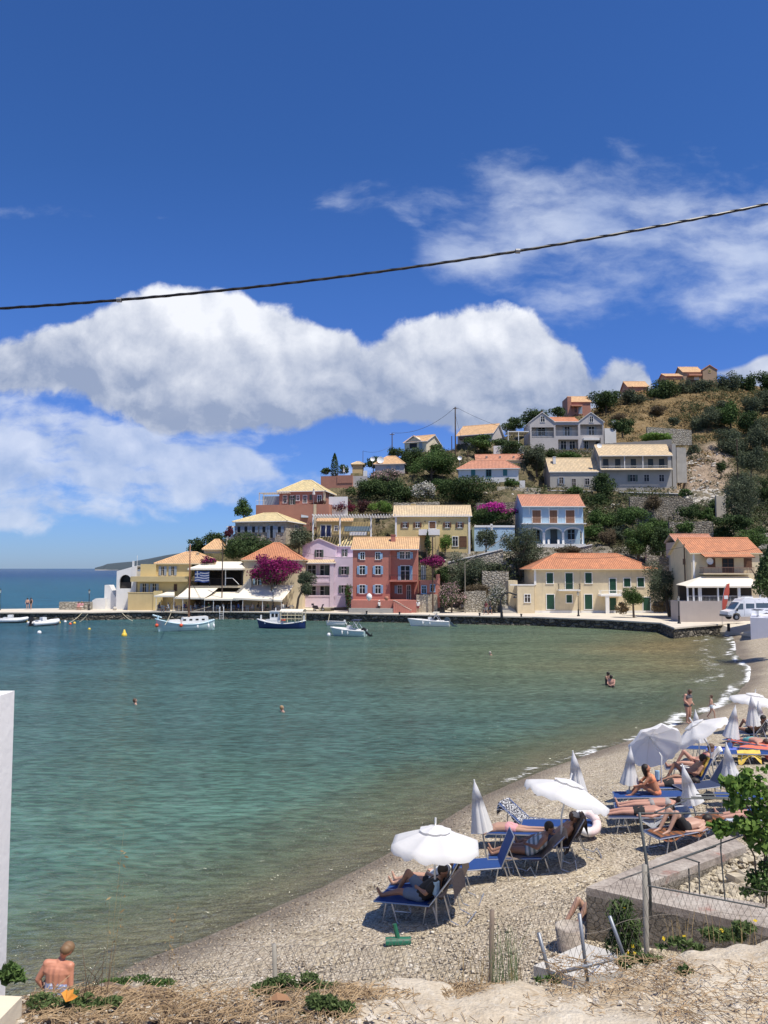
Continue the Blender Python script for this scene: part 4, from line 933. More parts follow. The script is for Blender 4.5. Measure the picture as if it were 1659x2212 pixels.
mb = MB(); a, z0, b, z1 = h.F.rect(1330, 650, 1590, 700); h.F.box(mb, a, z0, b, z1, 0.0, 0.04); h.part('window_band', mb, plain('sky_glass', (0.25, 0.33, 0.38), 0.1))
h.block('seat_wall', 1382, 705, 1555, 735, -2.2, 0.5, WHITE, down=0.1)
# pergola
z_ = P(*C2(1300, 552), 128.5); x0_ = P(*C2(1010, 552), 128.5).x; x1_ = P(*C3(545, 540), 128.5).x
root = empty('pergola', (x0_, 128.5, 13.0), 0, 'long white beamed pergola over the terrace left of the yellow house', 'pergola')
zp = z_.z-13.0
mb = MB(); n = 30
for k in range(n): x = (x1_-x0_)*k/(n-1); mb.box(x-0.07, -0.7, zp+0.16, x+0.07, 4.2, zp+0.40)
mb.build('slat', WHITE, root)
for yy_ in (0, 3.5): mb = MB(); mb.box(0, yy_, zp, x1_-x0_, yy_+0.14, zp+0.16); mb.build('beam', WHITE, root)
for x_ in (1285, 1600, 1012):
    x = P(*C2(x_, 600), 128.5).x-x0_; mb = MB(); mb.box(x-0.12, 0, -1.5, x+0.12, 0.24, zp); mb.build('post', WHITE, root)
# big yellow house
h = House('yellow_house', 'broad yellow house with white corner trim and brown shutters above the red house', 'house', C3, 545, 1308, 905, 545, Y=128, rz=-3, D=7.5, wall=Y_WALL, deep=4)
h.walls('gx', h.zat(1000, 450, 3.75)-h.h); h.roof('gx', h.zat(1000, 450, 3.75)-h.h, T_TAN, 0.35, trim=WHITE)
h.block('corner_trim', 545, 545, 563, 905, -0.09, 0.09, WHITE, down=2); h.block('corner_trim', 1288, 545, 1308, 905, -0.09, 0.09, WHITE, down=1); h.block('cornice', 545, 532, 1308, 552, -0.13, 0.13, WHITE)
for c_ in (646, 773, 1074, 1202): h.win(h.F, c_-19, 612, c_+19, 662, sh=BROWN, shw=0.34)
h.win(h.F, 892, 604, 956, 672, name='door', doorm=BROWN); h.win(h.F, 1130, 756, 1180, 850, name='door'); h.win(h.F, 1200, 752, 1270, 858, name='door', frame=BROWN, fw=0.03, doorm=BROWN)
b_ = h.block('balcony', 785, 722, 998, 738, -1.6, 1.6, WHITE); h.block('parapet', 785, 680, 998, 722, -1.6, 0.15, WHITE, parent=b_)
h.block('column', 955, 738, 990, 920, -1.55, 0.35, Y_WALL, down=2); h.block('porch_wall', 870, 738, 954, 920, -1.5, 0.2, Y_WALL, down=2)
for x_ in (848, 990):
    q = h.F.px(x_, 602); mb = MB(); mb.ball((q[0], -0.2, q[1]), (0.09, 0.09, 0.15), 6, 4); mb.tube([(q[0], 0, q[1]+0.2), (q[0], -0.2, q[1]+0.2), (q[0], -0.2, q[1])], 0.02, 4); h.part('wall_lamp', mb, BLACK)
h.chimney(708, 430, 752, 465, 4.0, Y_WALL); h.block('roof_box', 598, 460, 705, 490, 5.0, 1.5, CONCRETE)
# blue house and its blue garden wall
h = House('blue_house', 'sky blue house with three white arches below and three brown shuttered doors above', 'house', C4, 476, 1092, 832, 447, Y=131, rz=2, D=6.5, wall=BLUEW, deep=3)
zf = h.F.px(780, 628)[1]; rise = h.zat(780, 340, 3.25)-h.h; W = h.W
mb = MB(); mb.add([(0, 0.3, zf), (0, 6.5, zf), (0, 6.5, h.h), (0, 3.25, h.h+rise), (0, 0.3, h.h+0.1), (W, 0.3, zf), (W, 6.5, zf), (W, 6.5, h.h), (W, 3.25, h.h+rise), (W, 0.3, h.h+0.1)], [(0, 4, 3, 2, 1), (5, 6, 7, 8, 9), (0, 5, 9, 4), (1, 2, 7, 6), (4, 9, 8, 3), (3, 8, 7, 2), (0, 1, 6, 5)]); mb.box(0, 2.2, -3, W, 6.5, zf-0.002); h.part('wall', mb, BLUEW)
arches = [(500, 672), (694, 868), (888, 1068)]; mb = MB(); tr = MB(); zspr = h.F.px(780, 715)[1]; zap = h.F.px(780, 672)[1]
segs = []; lastx = 0
for (xa, xb) in arches:
    a = h.F.px(xa, 740)[0]; b = h.F.px(xb, 740)[0]; c_ = (a+b)/2; r_ = (b-a)/2
    mb.box(lastx, 0, -3, a, 0.3, zf); lastx = b
    pr = None
    for k in range(13):
        t = math.pi*k/12; x = c_-r_*math.cos(t); z = zspr+(zap-zspr)*math.sin(t)
        if pr:
            mb.add([(pr[0], 0, pr[1]), (x, 0, z), (x, 0, zf), (pr[0], 0, zf), (pr[0], 0.3, pr[1]), (x, 0.3, z), (x, 0.3, zf), (pr[0], 0.3, zf)], [(0, 1, 2, 3), (7, 6, 5, 4), (0, 4, 5, 1)])
            tr.add([(pr[0], -0.06, pr[1]), (x, -0.06, z), (x, -0.06, z+0.22), (pr[0], -0.06, pr[1]+0.22), (pr[0], 0.0, pr[1]), (x, 0.0, z), (x, 0, z+0.22), (pr[0], 0, pr[1]+0.22)], [(0, 1, 2, 3), (0, 4, 5, 1), (3, 2, 6, 7)])
        pr = (x, z)
    for e0 in (a-0.18, b-0.02): tr.box(e0, -0.06, -0.3, e0+0.2, -0.001, zspr+0.05)
mb.box(lastx, 0, -3, W, 0.3, zf); h.part('wall', mb, BLUEW); h.part('arch_trim', tr, WHITE)
h.roof('gx', rise, T_RED2, 0.25, trim=WHITE); mb = MB(); mb.box(-0.4, -0.9, zf-0.02, W+0.2, 0.3, zf+0.14); b_ = h.part('balcony', mb, WHITE)
Fu = h.face(0.3); SLAT = plain('brown_louvre', (0.24, 0.12, 0.065), 0.7, 0, 0.2)
for a_, b_3 in ((566, 652), (742, 818), (906, 994)): h.win(Fu, a_, 487, b_3, 624, name='door', sh=SLAT, closed=True)
h.rail(480, 565, 1085, 625, -0.75, m=plain('dull_iron', (0.25, 0.2, 0.18), 0.6), parent=b_, gap=0.2)
Fb = h.face(2.2); h.win(Fb, 748, 680, 820, 832, name='door', doorm=plain('slate_door', (0.05, 0.07, 0.085), 0.5), frame=BLUEW); h.win(Fb, 925, 685, 995, 790, frame=BLUEP); h.win(Fb, 575, 690, 640, 800, frame=BLUEP)
h.rail(905, 785, 1062, 826, 0.2, m=WHITE_METAL); h.block('post', 724, 785, 742, 832, -0.3, 0.25, WHITE); h.block('post', 822, 785, 842, 832, -0.3, 0.25, WHITE)
for x_ in (529, 727, 822, 1023):
    q0_ = Fu.px(x_, 462); q1_ = Fu.px(x_+6, 530); mb = MB(); mb.tube([Fu.pt(q0_[0], 0.5, q0_[1]), Fu.pt(q1_[0], 0.05, q1_[1])], 0.04, 4); h.part('bracket', mb, WHITE)
h.block('plinth', 600, 828, 1110, 842, -1.2, 1.2, WHITEW, down=1.2)
g = House('blue_garden_wall', 'pale blue garden wall with white coping between yellow and blue houses', 'wall', C3, 1350, 1760, 900, 655, Y=129, rz=3, D=2.5, wall=BLUEW); g.walls()
g.block('coping', 1350, 640, 1900-140, 660, -0.12, 0.5, WHITE); g.block('pillar', 1515, 625, 1535, 700, -0.12, 0.4, WHITE)
# cream house with green shutters
h = House('cream_house', 'long cream house with red hipped roof and dark green shutters on the quay', 'house', C4, 592, 1795, 1528, 1075, rz=0, D=8, wall=CREAM)
h.walls(); rise = h.zat(1150, 938, 4)-h.h
h.roof('hip', rise, T_RED, 0.55, inset=4.0, trim=CREAM)
h.block('cornice', 592, 1068, 1795, 1090, -0.12, 0.12, CREAM); h.block('corner_trim', 584, 1090, 606, 1245, -0.07, 0.07, WHITE); h.block('plinth', 592, 1505, 1795, 1530, -0.10, 0.1, WHITEW, down=0.5)
for r_ in ((711, 1124, 776, 1228), (1102, 1122, 1168, 1226), (1494, 1178, 1560, 1262), (1632, 1172, 1698, 1262)): h.win(h.F, *r_, sh=GREEN, closed=True)
h.win(h.F, 903, 1124, 976, 1286, name='door', sh=GREEN, closed=True); h.win(h.F, 1350, 1180, 1414, 1328, name='door', doorm=GREEN)
h.win(h.F, 712, 1342, 788, 1490, name='door', doorm=GREEN); h.win(h.F, 1098, 1342, 1173, 1490, name='door', doorm=GREEN); h.win(h.F, 1352, 1376, 1415, 1500, name='door', doorm=GREEN, frame=None)
h.win(h.F, 912, 1345, 968, 1424, sh=GREEN, closed=True)
h.win(h.F, 1700-10, 1370, 1760, 1525, name='door', doorm=GREEN)
b_ = h.block('balcony', 835, 1292, 1055, 1306, -1.1, 1.1, WHITEW); h.rail(838, 1232, 1052, 1292, -1.05, parent=b_, ret=1.0)
b_ = h.block('balcony', 1262, 1340, 1480, 1360, -1.5, 1.5, WHITE); h.rail(1266, 1300, 1476, 1340, -1.45, m=WHITE_METAL, parent=b_, ret=1.4)
h.block('column', 1312, 1360, 1348, 1545, -1.45, 0.35, WHITE, down=0.2)
mb = MB(); q = h.F.px(1055, 1090); q2 = h.F.px(1055, 1520); mb.tube([(q[0], -0.1, q[1]), (q2[0], -0.1, q2[1])], 0.05, 5); h.part('gutter_pipe', mb, CREAM)
g = House('cream_annex', 'low cream annex with small dark window left of the long cream house', 'house annex', C4, 418, 590, 1532, 1245, rz=0, D=5, wall=CREAM); g.walls()
g.win(g.F, 489, 1342, 544, 1418, pane=VOID); g.block('coping', 340, 1238, 592, 1250, -0.05, 0.4, WHITEW)
g.block('side_wall', 325, 1200, 417, 1425, 2.0, 3.0, CREAM, down=2)
mb = MB(); Fz = g.face(0.2)
for i in range(9): z0_ = Fz.px(300, 1520-i*11)[1]; xx0 = Fz.px(270, 1500)[0]; xx1 = Fz.px(415-i*9, 1500)[0]; mb.box(xx0, 0.2+i*0.34, -1, xx1, 0.54+i*0.34, max(z0_, 0.15*(i+1)))
g.part('stairs', mb, CONCRETE)
# restaurant house at the right
h = House('corner_restaurant', 'cream house with red tiled roof, brown balcony and glazed white dining terrace near the van', 'restaurant', C5, 898, 1592, 1290, 632, Y=96, rz=0, D=7, wall=CREAM, deep=1)
rise = h.zat(1200, 492, 3.5)-h.h; zt = h.F.px(1200, 845)[1]
mb = MB(); W = h.W; D = 7
mb.add([(0, 0, -1), (0, D, -1), (0, D, h.h), (0, D/2, h.h+rise), (0, 0, h.h), (W, 0, -1), (W, D, -1), (W, D, h.h), (W, D/2, h.h+rise), (W, 0, h.h)], [(0, 4, 3, 2, 1), (5, 6, 7, 8, 9), (0, 5, 9, 4), (1, 2, 7, 6), (4, 9, 8, 3), (3, 8, 7, 2)]); h.part('wall', mb, CREAM)
h.roof('gx', rise, T_RED, 0.3, trim=CREAM); h.block('corner_trim', 898, 640, 916, 900, -0.06, 0.06, WHITE)
h.roof('shed', 0.55, T_RED, 0.0, x0=h.face(-1.6).px(1020, 680)[0], x1=h.face(-1.6).px(1530, 680)[0], y0=-1.6, y1=0, z=h.face(-1.6).px(1300, 684)[1], name='canopy_roof', trim=BROWN)
for r_ in ((1050, 690, 1118, 775), (1418, 688, 1488, 775)): h.win(h.F, *r_, frame=BROWN, fw=0.05, sh=BROWN, closed=True)
h.win(h.F, 1198, 690, 1306, 838, frame=BROWN, fw=0.06, name='door')
b_ = h.block('balcony', 1005, 838, 1520, 850, -1.5, 1.5, CREAM); h.rail(1008, 778, 1518, 838, -1.45, m=plain('rust_rail', (0.16, 0.08, 0.06), 0.7), parent=b_, ret=1.4, gap=0.11)
h.win(h.L, 795, 690, 822, 750, frame=None)
z0_ = h.face(-3).px(1200, 1120)[1]; z1_ = h.face(-3).px(1200, 968)[1]; xl = h.face(-3).px(838, 1050)[0]; xr_ = h.face(-3).px(1590, 1050)[0]
mb = MB(); mb.box(xl-0.9, -3.0, -1.2, xr_+1.5, -0.01, z0_); h.part('terrace_base', mb, plaster('grey_pink_plaster', (0.42, 0.37, 0.34), 0.08, 0.3))
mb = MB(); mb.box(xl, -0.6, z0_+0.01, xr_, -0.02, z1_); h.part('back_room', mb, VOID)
mb = MB(); za = z1_; zb2 = h.face(-3).px(1200, 880)[1]
vs = [(xl-0.2, -3.3, za), (xr_+0.4, -3.3, za), (xr_+0.4, -0.02, za+0.15), (xl-0.2, -0.02, za+0.15), (xl+2.6, -0.9, zb2+0.1), (xr_-0.6, -0.9, zb2+0.1)]
mb.add(vs, [(0, 1, 5, 4), (1, 2, 5), (2, 3, 4, 5), (3, 0, 4)]); mb.box(xl-0.2, -3.3, za-0.18, xr_+0.4, -3.25, za-0.002); h.part('canopy', mb, AWN)
Ft = h.face(-3.0)
for x_ in (846, 906, 962, 980, 1155, 1368, 1580):
    a = Ft.px(x_, 1050)[0]; wd = 0.16 if x_ == 1368 else 0.08; mb = MB(); mb.box(a-wd, -2.98, z0_, a+wd, -2.8, za-0.02); h.part('post', mb, WHITE_METAL)
h.rail(846, 1068, 1360, 1140, -2.9, m=WHITE_METAL, gap=0.16); h.rail(1375, 1068, 1585, 1140, -2.9, m=WHITE_METAL, gap=0.16)
mb = MB(); a, z0, b, z1 = Ft.rect(1222, 1172, 1275, 1262); Ft.box(mb, a, z0, b, z1, 0.0, 0.03); h.part('hatch', mb, SAGE)
q = h.F.px(1040, 718); mb = MB(); mb.lathe([(0.0, 0.0), (0.25, 0.04), (0.42, 0.14), (0.43, 0.15), (0.25, 0.06), (0, 0.02)], n=14); mb.xf(Matrix.Translation((q[0], -0.7, q[1])) @ Matrix.Rotation(R(80), 4, 'X')); h.part('satellite_dish', mb, WHITE_METAL)
h = House('back_shed', 'low shed with faded red roof behind the corner restaurant', 'shed', C5, 730, 1110, 640, 520, Y=109, rz=0, D=4, wall=GREYW); h.walls(); h.roof('gx', 1.0, T_RED2, 0.2)
mb = MB(); h.F.box(mb, 0.2, 0.1, 3.0, h.h-0.2, 0, 0.02); h.part('door', mb, VOID)
# --- third row
h = House('terracotta_house', 'terracotta house with straw roof and sun terrace above the stone house', 'house', C2, 668, 1122, 430, 290, Y=144, rz=-10, D=8, wall=TERRA)
h.walls(); h.roof('hip', h.zat(1050, 190, 4)-h.h, T_YEL, 0.4, inset=3.5, trim=WHITE)
for c_ in (728, 930, 1076): h.win(h.F, c_-17, 338, c_+17, 412, sh=None)
for c_ in (800,): h.win(h.F, c_-15, 340, c_+15, 428, name='door', sh=SAGE, shw=0.35)
h.win(h.F, 845, 338, 872, 388, sh=None); h.win(h.F, 975, 330, 1000, 385, frame=None, sh=SAGE, closed=True)
for c_ in (1195, 1292): h.win(h.R, c_-14, 318, c_+14, 348)
h.block('corner_trim', 1112, 290, 1136, 430, -0.08, 0.08, CREAM)
t = h.block('terrace', 432, 430, 1040, 530, -4.5, 4.5, TERRA, down=3); h.block('corner_trim', 1016, 425, 1044, 600, -4.58, 0.08, CREAM, down=1)
h.block('terrace', 1046, 425, 1172, 620, -4.4, 4.3, TERRA, down=1); h.rail(432, 385, 540, 430, -4.4, m=WHITE_METAL)
h.block('side_room', 500, 345, 667, 440, 0.6, 4.0, GREYSH, down=1)
mb = MB(); z_ = h.face(-1).px(560, 318)[1]; a, b = h.face(-1).px(487, 320)[0], h.face(-1).px(770, 320)[0]
for k in range(12): x = a+(b-a)*k/11; mb.box(x-0.05, -2.2, z_, x+0.05, 1.5, z_+0.12)
for x in (a, a+(b-a)*0.16): mb.box(x-0.06, -2.2, h.face(-2).px(500, 440)[1], x+0.06, -2.08, z_)
mb.box(a, -2.2, z_-0.12, b, -2.1, z_); h.part('pergola', mb, plaster('cream_beam', (0.62, 0.56, 0.45), 0.1, 0.2))
h.block('side_wall', 1172, 350, 1360, 430, -2.0, 0.3, WHITE, down=2)
# solar heater on the terrace wall
g = House('solar_heater', 'white solar water heater on the terracotta terrace wall', 'solar heater', C2, 885, 965, 560, 460, Y=138.2, rz=0, D=1, wall=WHITE, pad=False)
mb = MB(); mb.add([(0.1, -0.1, 0), (g.W, -0.1, 0), (g.W*0.8, 1.2, g.h*0.8), (0, 1.2, g.h*0.8), (0.1, 0, -0.1), (g.W, 0, -0.1), (g.W*0.8, 1.3, g.h*0.8-0.1), (0, 1.3, g.h*0.8-0.1)], [(0, 1, 2, 3), (7, 6, 5, 4), (0, 4, 5, 1), (1, 5, 6, 2), (2, 6, 7, 3), (3, 7, 4, 0)]); g.part('panel', mb, plain('solar_glass', (0.30, 0.33, 0.36), 0.25))
mb = MB(); mb.tube([(-0.2, 1.3, g.h*0.9), (g.W*0.95, 1.3, g.h*0.9)], 0.27, 10); g.part('tank', mb, WHITE_METAL)
h = House('terracotta_terrace', 'salmon terrace block below the cypress and closed parasol', 'house', C2, 1090, 1412, 262, 140, Y=157, rz=-12, D=6, wall=TERRA, deep=4); h.walls()
h.block('parapet', 1255, 132, 1412, 210, -0.1, 0.4, TERRA); h.rail(1090, 108, 1330, 142, 0.1, m=BLACK)
g = House('white_terrace_wall', 'whitish retaining wall right of the salmon terrace block', 'wall', C2, 1414, 1560, 250, 140, Y=156, rz=-4, D=0.5, wall=GREYL); g.walls(); g.block('parapet', 1520, 85, 1560, 140, 0, 0.4, WHITE)
h = House('ochre_hut', 'small ochre building with flat tiled top at the left skyline', 'house', C2, 1410, 1520, 110, 22, Y=163, rz=0, D=4, wall=OCHRE); h.walls(); h.roof('hip', 0.7, T_TAN, 0.3)
h = House('straw_roofed_cottage', 'grey cream cottage with peach roof among oleanders below the gabled cream house', 'house', C7, 162, 405, 690, 606, Y=161, rz=-8, D=6, wall=GREYL)
h.walls(); h.roof('hip', h.zat(350, 548, 3)-h.h, T_ORG, 0.3, inset=2.2)
for c_ in (275, 352): h.win(h.F, c_-12, 625, c_+12, 665, sh=None, frame=GREYSH, pane=GREYSH)
h = House('gabled_cream_house', 'narrow cream house with gables standing on the skyline left of the tall pole', 'house', C7, 408, 590, 520, 425, Y=170, rz=-26, D=9.0, wall=plaster('pale_cream', (0.70, 0.62, 0.45), 0.08, 0.3), deep=4)
rs = h.R.px(590+75, 335)[1]-h.h; rs = 2.0
h.walls('gx', 0); 
mb = MB(); ym = h.D/2; mb.add([(h.W, 0, h.h), (h.W, h.D, h.h), (h.W, ym, h.h+rs), (0, 0, h.h), (0, h.D, h.h), (0, ym, h.h+rs)], [(0, 1, 2), (3, 5, 4)]); mb.profile([(0.2, h.h), (h.W*0.8, h.h), (h.W*0.5, h.h+1.3)], -0.02, ym); h.part('gable', mb, h.wallm)
h.roof('gx', rs, T_ORG, 0.3, trim=WHITE); h.roof('gy', 1.3, T_ORG, 0.25, x0=0.2, x1=h.W*0.8, y0=0, y1=ym-0.4, trim=WHITE)
h.win(h.F, 450, 435, 512, 515, frame=None, name='loggia'); h.win(h.F, 533, 420, 553, 480, sh=None, frame=GREYSH, pane=GREYSH); h.block('parapet', 445, 478, 512, 520, -0.5, 0.2, GREYSH)
h = House('long_roofed_house', 'long low skyline house with peach roof and white gable right of the pole', 'house', C7, 850, 1140, 440, 362, Y=181, rz=-24, D=10.5, wall=GREYL, deep=4)
rs = 3.0; h.walls('gx', rs); h.roof('gx', rs, T_ORG, 0.35, trim=WHITE); h.win(h.F, 1065, 352, 1105, 400, frame=None); h.block('veranda', 860, 372, 1050, 395, -1.4, 1.4, VOID)
# white house with weathered red roof
h = House('white_house', 'long white house with weathered red hipped roof and teal shutters mid slope', 'house', C7, 858, 1358, 762, 645, Y=154, rz=-8, D=7.5, wall=WHITEW, deep=3)
TEAL = plain('teal_shutter', (0.05, 0.20, 0.20), 0.6)
h.walls(); h.roof('hip', h.zat(1100, 585, 3.6)-h.h, T_RED2, 0.4, inset=2.6, trim=WHITE)
for c_ in (980, 1246): h.win(h.F, c_-18, 652, c_+18, 706, sh=TEAL, closed=True, frame=None)
h.win(h.F, 1090, 652, 1128, 712, frame=TEAL); h.block('side_wall', 1366, 745, 1412, 802, -0.6, 2.2, WHITEW, down=1)
g = House('upper_red_roof', 'low building with worn red roof directly behind the long white house', 'house', C7, 1010, 1400, 600, 575, Y=163, rz=-4, D=6, wall=CREAM); g.walls(); rf = g.roof('gx', 1.5, T_RED2, 0.3)
for x_ in (1092, 1205, 1318): g.chimney(x_-6, 545, x_+6, 580, 0.6, CONCRETE, D=0.4, parent=rf)
# twin gabled grey house
h = House('twin_gabled_house', 'pale grey house with two white trimmed gables and balconies near the top right', 'house', C6, -130, 425, 712, 500, Y=178, rz=0, D=8, wall=GREYL, deep=3)
F_ = h.F; W = h.W; ga = F_.px(52, 500)[0]; gb = F_.px(232, 500)[0]; zt = F_.px(330, 430)[1]
f1 = [F_.rect(-120, 560-20, 48, 620), F_.rect(60, 522, 230, 606), F_.rect(246, 518, 414, 600), F_.rect(80, 632, 232, 712), F_.rect(272, 620, 400, 700)]
holed_front(h, [(r_[0], r_[1], r_[2], r_[3]) for r_ in f1], 0, -3, W, h.h, 0, 0.3, GREYL)
mb = MB(); mb.box(0, 1.6, -3, W, 8, h.h); zf = F_.px(150, 610)[1]; mb.box(0, 0.31, zf-0.12, W, 1.6, zf+0.1)
mb.profile([(0, h.h), (ga, h.h), (ga/2, zt)], 0, 5.5); mb.profile([(gb, h.h), (W, h.h), ((gb+W)/2, zt)], 0, 5.5); 
for x_ in (ga, gb, 0.15, W-0.15): mb.box(x_-0.12, 0.31, -3, x_+0.12, 1.6, h.h)
h.part('wall', mb, GREYL)
h.roof('gx', zt-h.h-0.5, T_RED, 0.2, x0=ga, x1=gb, trim=WHITE); h.roof('gy', zt-h.h, T_RED, 0.22, x0=0, x1=ga, y0=0, y1=5.5, trim=WHITE); h.roof('gy', zt-h.h, T_RED, 0.22, x0=gb, x1=W, y0=0, y1=5.5, trim=WHITE)
h.win(F_, -52, 458, -22, 500, frame=WHITE); h.win(F_, 317, 458, 343, 500, frame=WHITE)
Fb = h.face(1.6)
for a_, b_3 in ((-70, -20), (130, 165), (310, 350)): h.win(Fb, a_, 535, b_3, 604, name='door', sh=GREYSH, shw=0.5)
for a_, b_3 in ((100, 140), (165, 205), (278, 305), (360, 385)): h.win(Fb, a_, 645, b_3, 706, name='door')
for r_ in ((-118, 572, 46, 622), (62, 568, 230, 608), (248, 560, 412, 600)): h.rail(*r_, 0.05, m=GREYSH, gap=0.16)
h.block('awning', 272, 620, 392, 636, -0.9, 0.9, WHITE); h.block('plinth', -130, 708, 420, 722, -2.0, 2.0, RUBBLE, down=3)
g = House('white_block', 'plain white cube wing at the right end of the twin gabled house', 'house annex', C6, 432, 518, 690, 548, Y=178, rz=4, D=6, wall=WHITEW); g.walls()
h = House('white_pergola', 'thin white flat pergola left of the twin gabled house', 'pergola', C7, 1268, 1445, 455, 340, Y=176, rz=0, D=4, wall=WHITE, deep=1)
mb = MB(); mb.box(0, 0, h.h, h.W, 4, h.h+0.2); h.part('roof', mb, WHITE)
for a_ in (0.05, h.W*0.5): mb = MB(); mb.box(a_, 0, -1, a_+0.15, 0.15, h.h); h.part('post', mb, WHITE)
g = House('white_retaining_wall', 'white washed retaining wall under the white pergola', 'wall', C7, 1150, 1405, 535, 455, Y=168, rz=-3, D=0.6, wall=WHITEW); g.walls()
# grey house pair
h = House('balcony_house', 'grey two storey house with peach roof and long upper gallery below the twin gabled house', 'house', C6, 398, 938, 1025, 752, Y=157, rz=-2, D=7, wall=GREYW, deep=3)
F_ = h.F; W = h.W; zg = F_.px(650, 862)[1]; r1 = F_.rect(405, 755, 905, 850); rise = h.zat(650, 678, 3.5)-h.h
holed_front(h, [(r1[0], r1[1], r1[2], r1[3]+0.3)], 0, zg, W, h.h, 0, 0.25, GREYW)
mb = MB(); mb.add([(0, 1.7, -3), (0, 7, -3), (0, 7, h.h), (0, 3.5, h.h+rise), (0, 1.7, h.h+rise*0.48), (W, 1.7, -3), (W, 7, -3), (W, 7, h.h), (W, 3.5, h.h+rise), (W, 1.7, h.h+rise*0.48)], [(0, 4, 3, 2, 1), (5, 6, 7, 8, 9), (0, 5, 9, 4), (1, 2, 7, 6), (4, 9, 8, 3), (3, 8, 7, 2)]); mb.box(0, 0, -3, W, 1.7, zg); h.part('wall', mb, GREYW)
h.roof('gx', rise, T_TAN, 0.25, trim=WHITE); h.roof('shed', 0.35, T_TAN, 0.0, x0=0, x1=W, y0=-1.0, y1=0, z=zg-0.15, name='canopy_roof')
for x_ in (580, 718): a = F_.px(x_, 800)[0]; mb = MB(); mb.box(a-0.07, 0.02, zg, a+0.07, 0.2, r1[3]+0.3); h.part('post', mb, WHITE)
Fb = h.face(1.7)
for c_ in (438, 528, 646, 775, 858): h.win(Fb, c_-20, 778, c_+20, 845, frame=None, pane=plain('slate_shutter', (0.03, 0.045, 0.055), 0.6), name='door')
h.rail(405, 832, 905, 850, 0.05, m=ALU, gap=0.5)
for c_ in (640, 745, 858): h.win(F_, c_-18, 898, c_+18, 948, frame=GREYL, sh=SAGE if c_ == 640 else None, shw=0.5)
h.block('parapet', 875, 990, 960, 1028, -1.0, 0.3, GREYW); h.rail(545, 975, 840, 1025, -1.2, m=GREYL, gap=0.3); h.block('side_wing', 940, 665, 968, 1020, 0.6, 5, GREYW, down=1)
q = F_.px(386, 683); mb = MB(); mb.lathe([(0.0, 0.0), (0.3, 0.05), (0.5, 0.16), (0.51, 0.17), (0.3, 0.07), (0, 0.02)], n=14); mb.xf(Matrix.Translation((q[0], -0.3, q[1])) @ Matrix.Rotation(R(70), 4, 'X')); h.part('satellite_dish', mb, WHITE_METAL)
h = House('plain_grey_house', 'single storey grey house with peach roof attached left of the balcony house', 'house', C6, 20, 385, 1018, 872, Y=157.5, rz=-1, D=6.5, wall=GREYW, deep=3)
rise = h.zat(200, 778, 3.2)-h.h; h.walls('gx', rise); rf = h.roof('gx', rise, T_TAN, 0.25, trim=WHITE); h.win(h.F, 88, 918, 116, 965, frame=GREYL, sh=GREYSH, shw=0.3, pane=VOID); h.win(h.F, 184, 928, 212, 1012, frame=GREYL, pane=VOID, name='door'); h.win(h.F, 283, 926, 314, 972, frame=GREYL); h.chimney(42, 765, 62, 815, 1.6, WHITE, parent=rf)
# --- hilltop
h = House('hilltop_red_house', 'small red brown house with peach roof at the left end of the hilltop', 'house', C6, 180, 325, 452, 350, Y=204, rz=0, D=7, wall=TERRA, deep=4)
h.walls('gx', 2.1); h.roof('gx', 2.1, T_ORG, 0.25, trim=TERRA); h.win(h.F, 202, 385, 220, 430, frame=PINKR); h.win(h.F, 232, 380, 262, 440, frame=PINKR, sh=GREYSH, closed=True, name='door'); h.block('side_wall', 150, 310, 179, 452, -0.5, 6.0, TERRA, down=2); h.block('veranda_roof', 180, 370, 262, 380, -1.4, 1.4, PINKR)
h = House('hilltop_orange_house', 'little orange house with pale roof among the hilltop olives', 'house', C6, 606, 760, 270, 235, Y=216, rz=0, D=7, wall=PINKR, deep=4); h.walls('gx', 2.2); h.roof('gx', 2.2, T_ORG, 0.3)
h = House('hilltop_brown_house', 'brown house with two roofs rising above the trees on the summit', 'house', C6, 1022, 1162, 182, 125, Y=228, rz=0, D=7, wall=plaster('tan_plaster', (0.38, 0.27, 0.18), 0.1, 0.2), deep=5)
h.walls('gx', 2.3); h.roof('gx', 2.3, T_ORG, 0.3, trim=TERRA); h.win(h.F, 1105, 158, 1135, 182, frame=WHITE, pane=WHITE); h.block('veranda_roof', 1066, 138, 1162, 150, -1.4, 1.4, PINKR)
g0 = h.F.px(1163, 150)[0]; g1 = h.F.px(1270, 150)[0]; zz = h.F.px(1215, 78)[1]; ee = h.F.px(1215, 112)[1]
mb = MB(); mb.profile([(g0, -4), (g1, -4), (g1, ee), ((g0+g1)/2, zz), (g0, ee)], -0.5, 6); h.part('gable', mb, h.wallm); h.roof('gy', zz-ee, T_ORG, 0.2, x0=g0, x1=g1, y0=-0.5, y1=6, z=ee, trim=PINKR); h.win(h.face(-0.5), 1212, 108, 1226, 126, frame=Y_WALL)
h = House('hilltop_roof_house', 'half hidden hilltop house showing only its pale peach roof', 'house', C6, 890, 1012, 180, 156, Y=222, rz=0, D=6, wall=PINKR, deep=4); h.walls('gx', 1.3); h.roof('gx', 1.3, T_ORG, 0.3)
h = House('hidden_cottage', 'cottage with orange roof peeping between trees behind the pale yellow house', 'house', C1, 1205, 1385, 560, 522, Y=128, rz=0, D=6, wall=CREAM); h.walls(); h.roof('hip', 1.6, T_ORG, 0.3, inset=2.6)
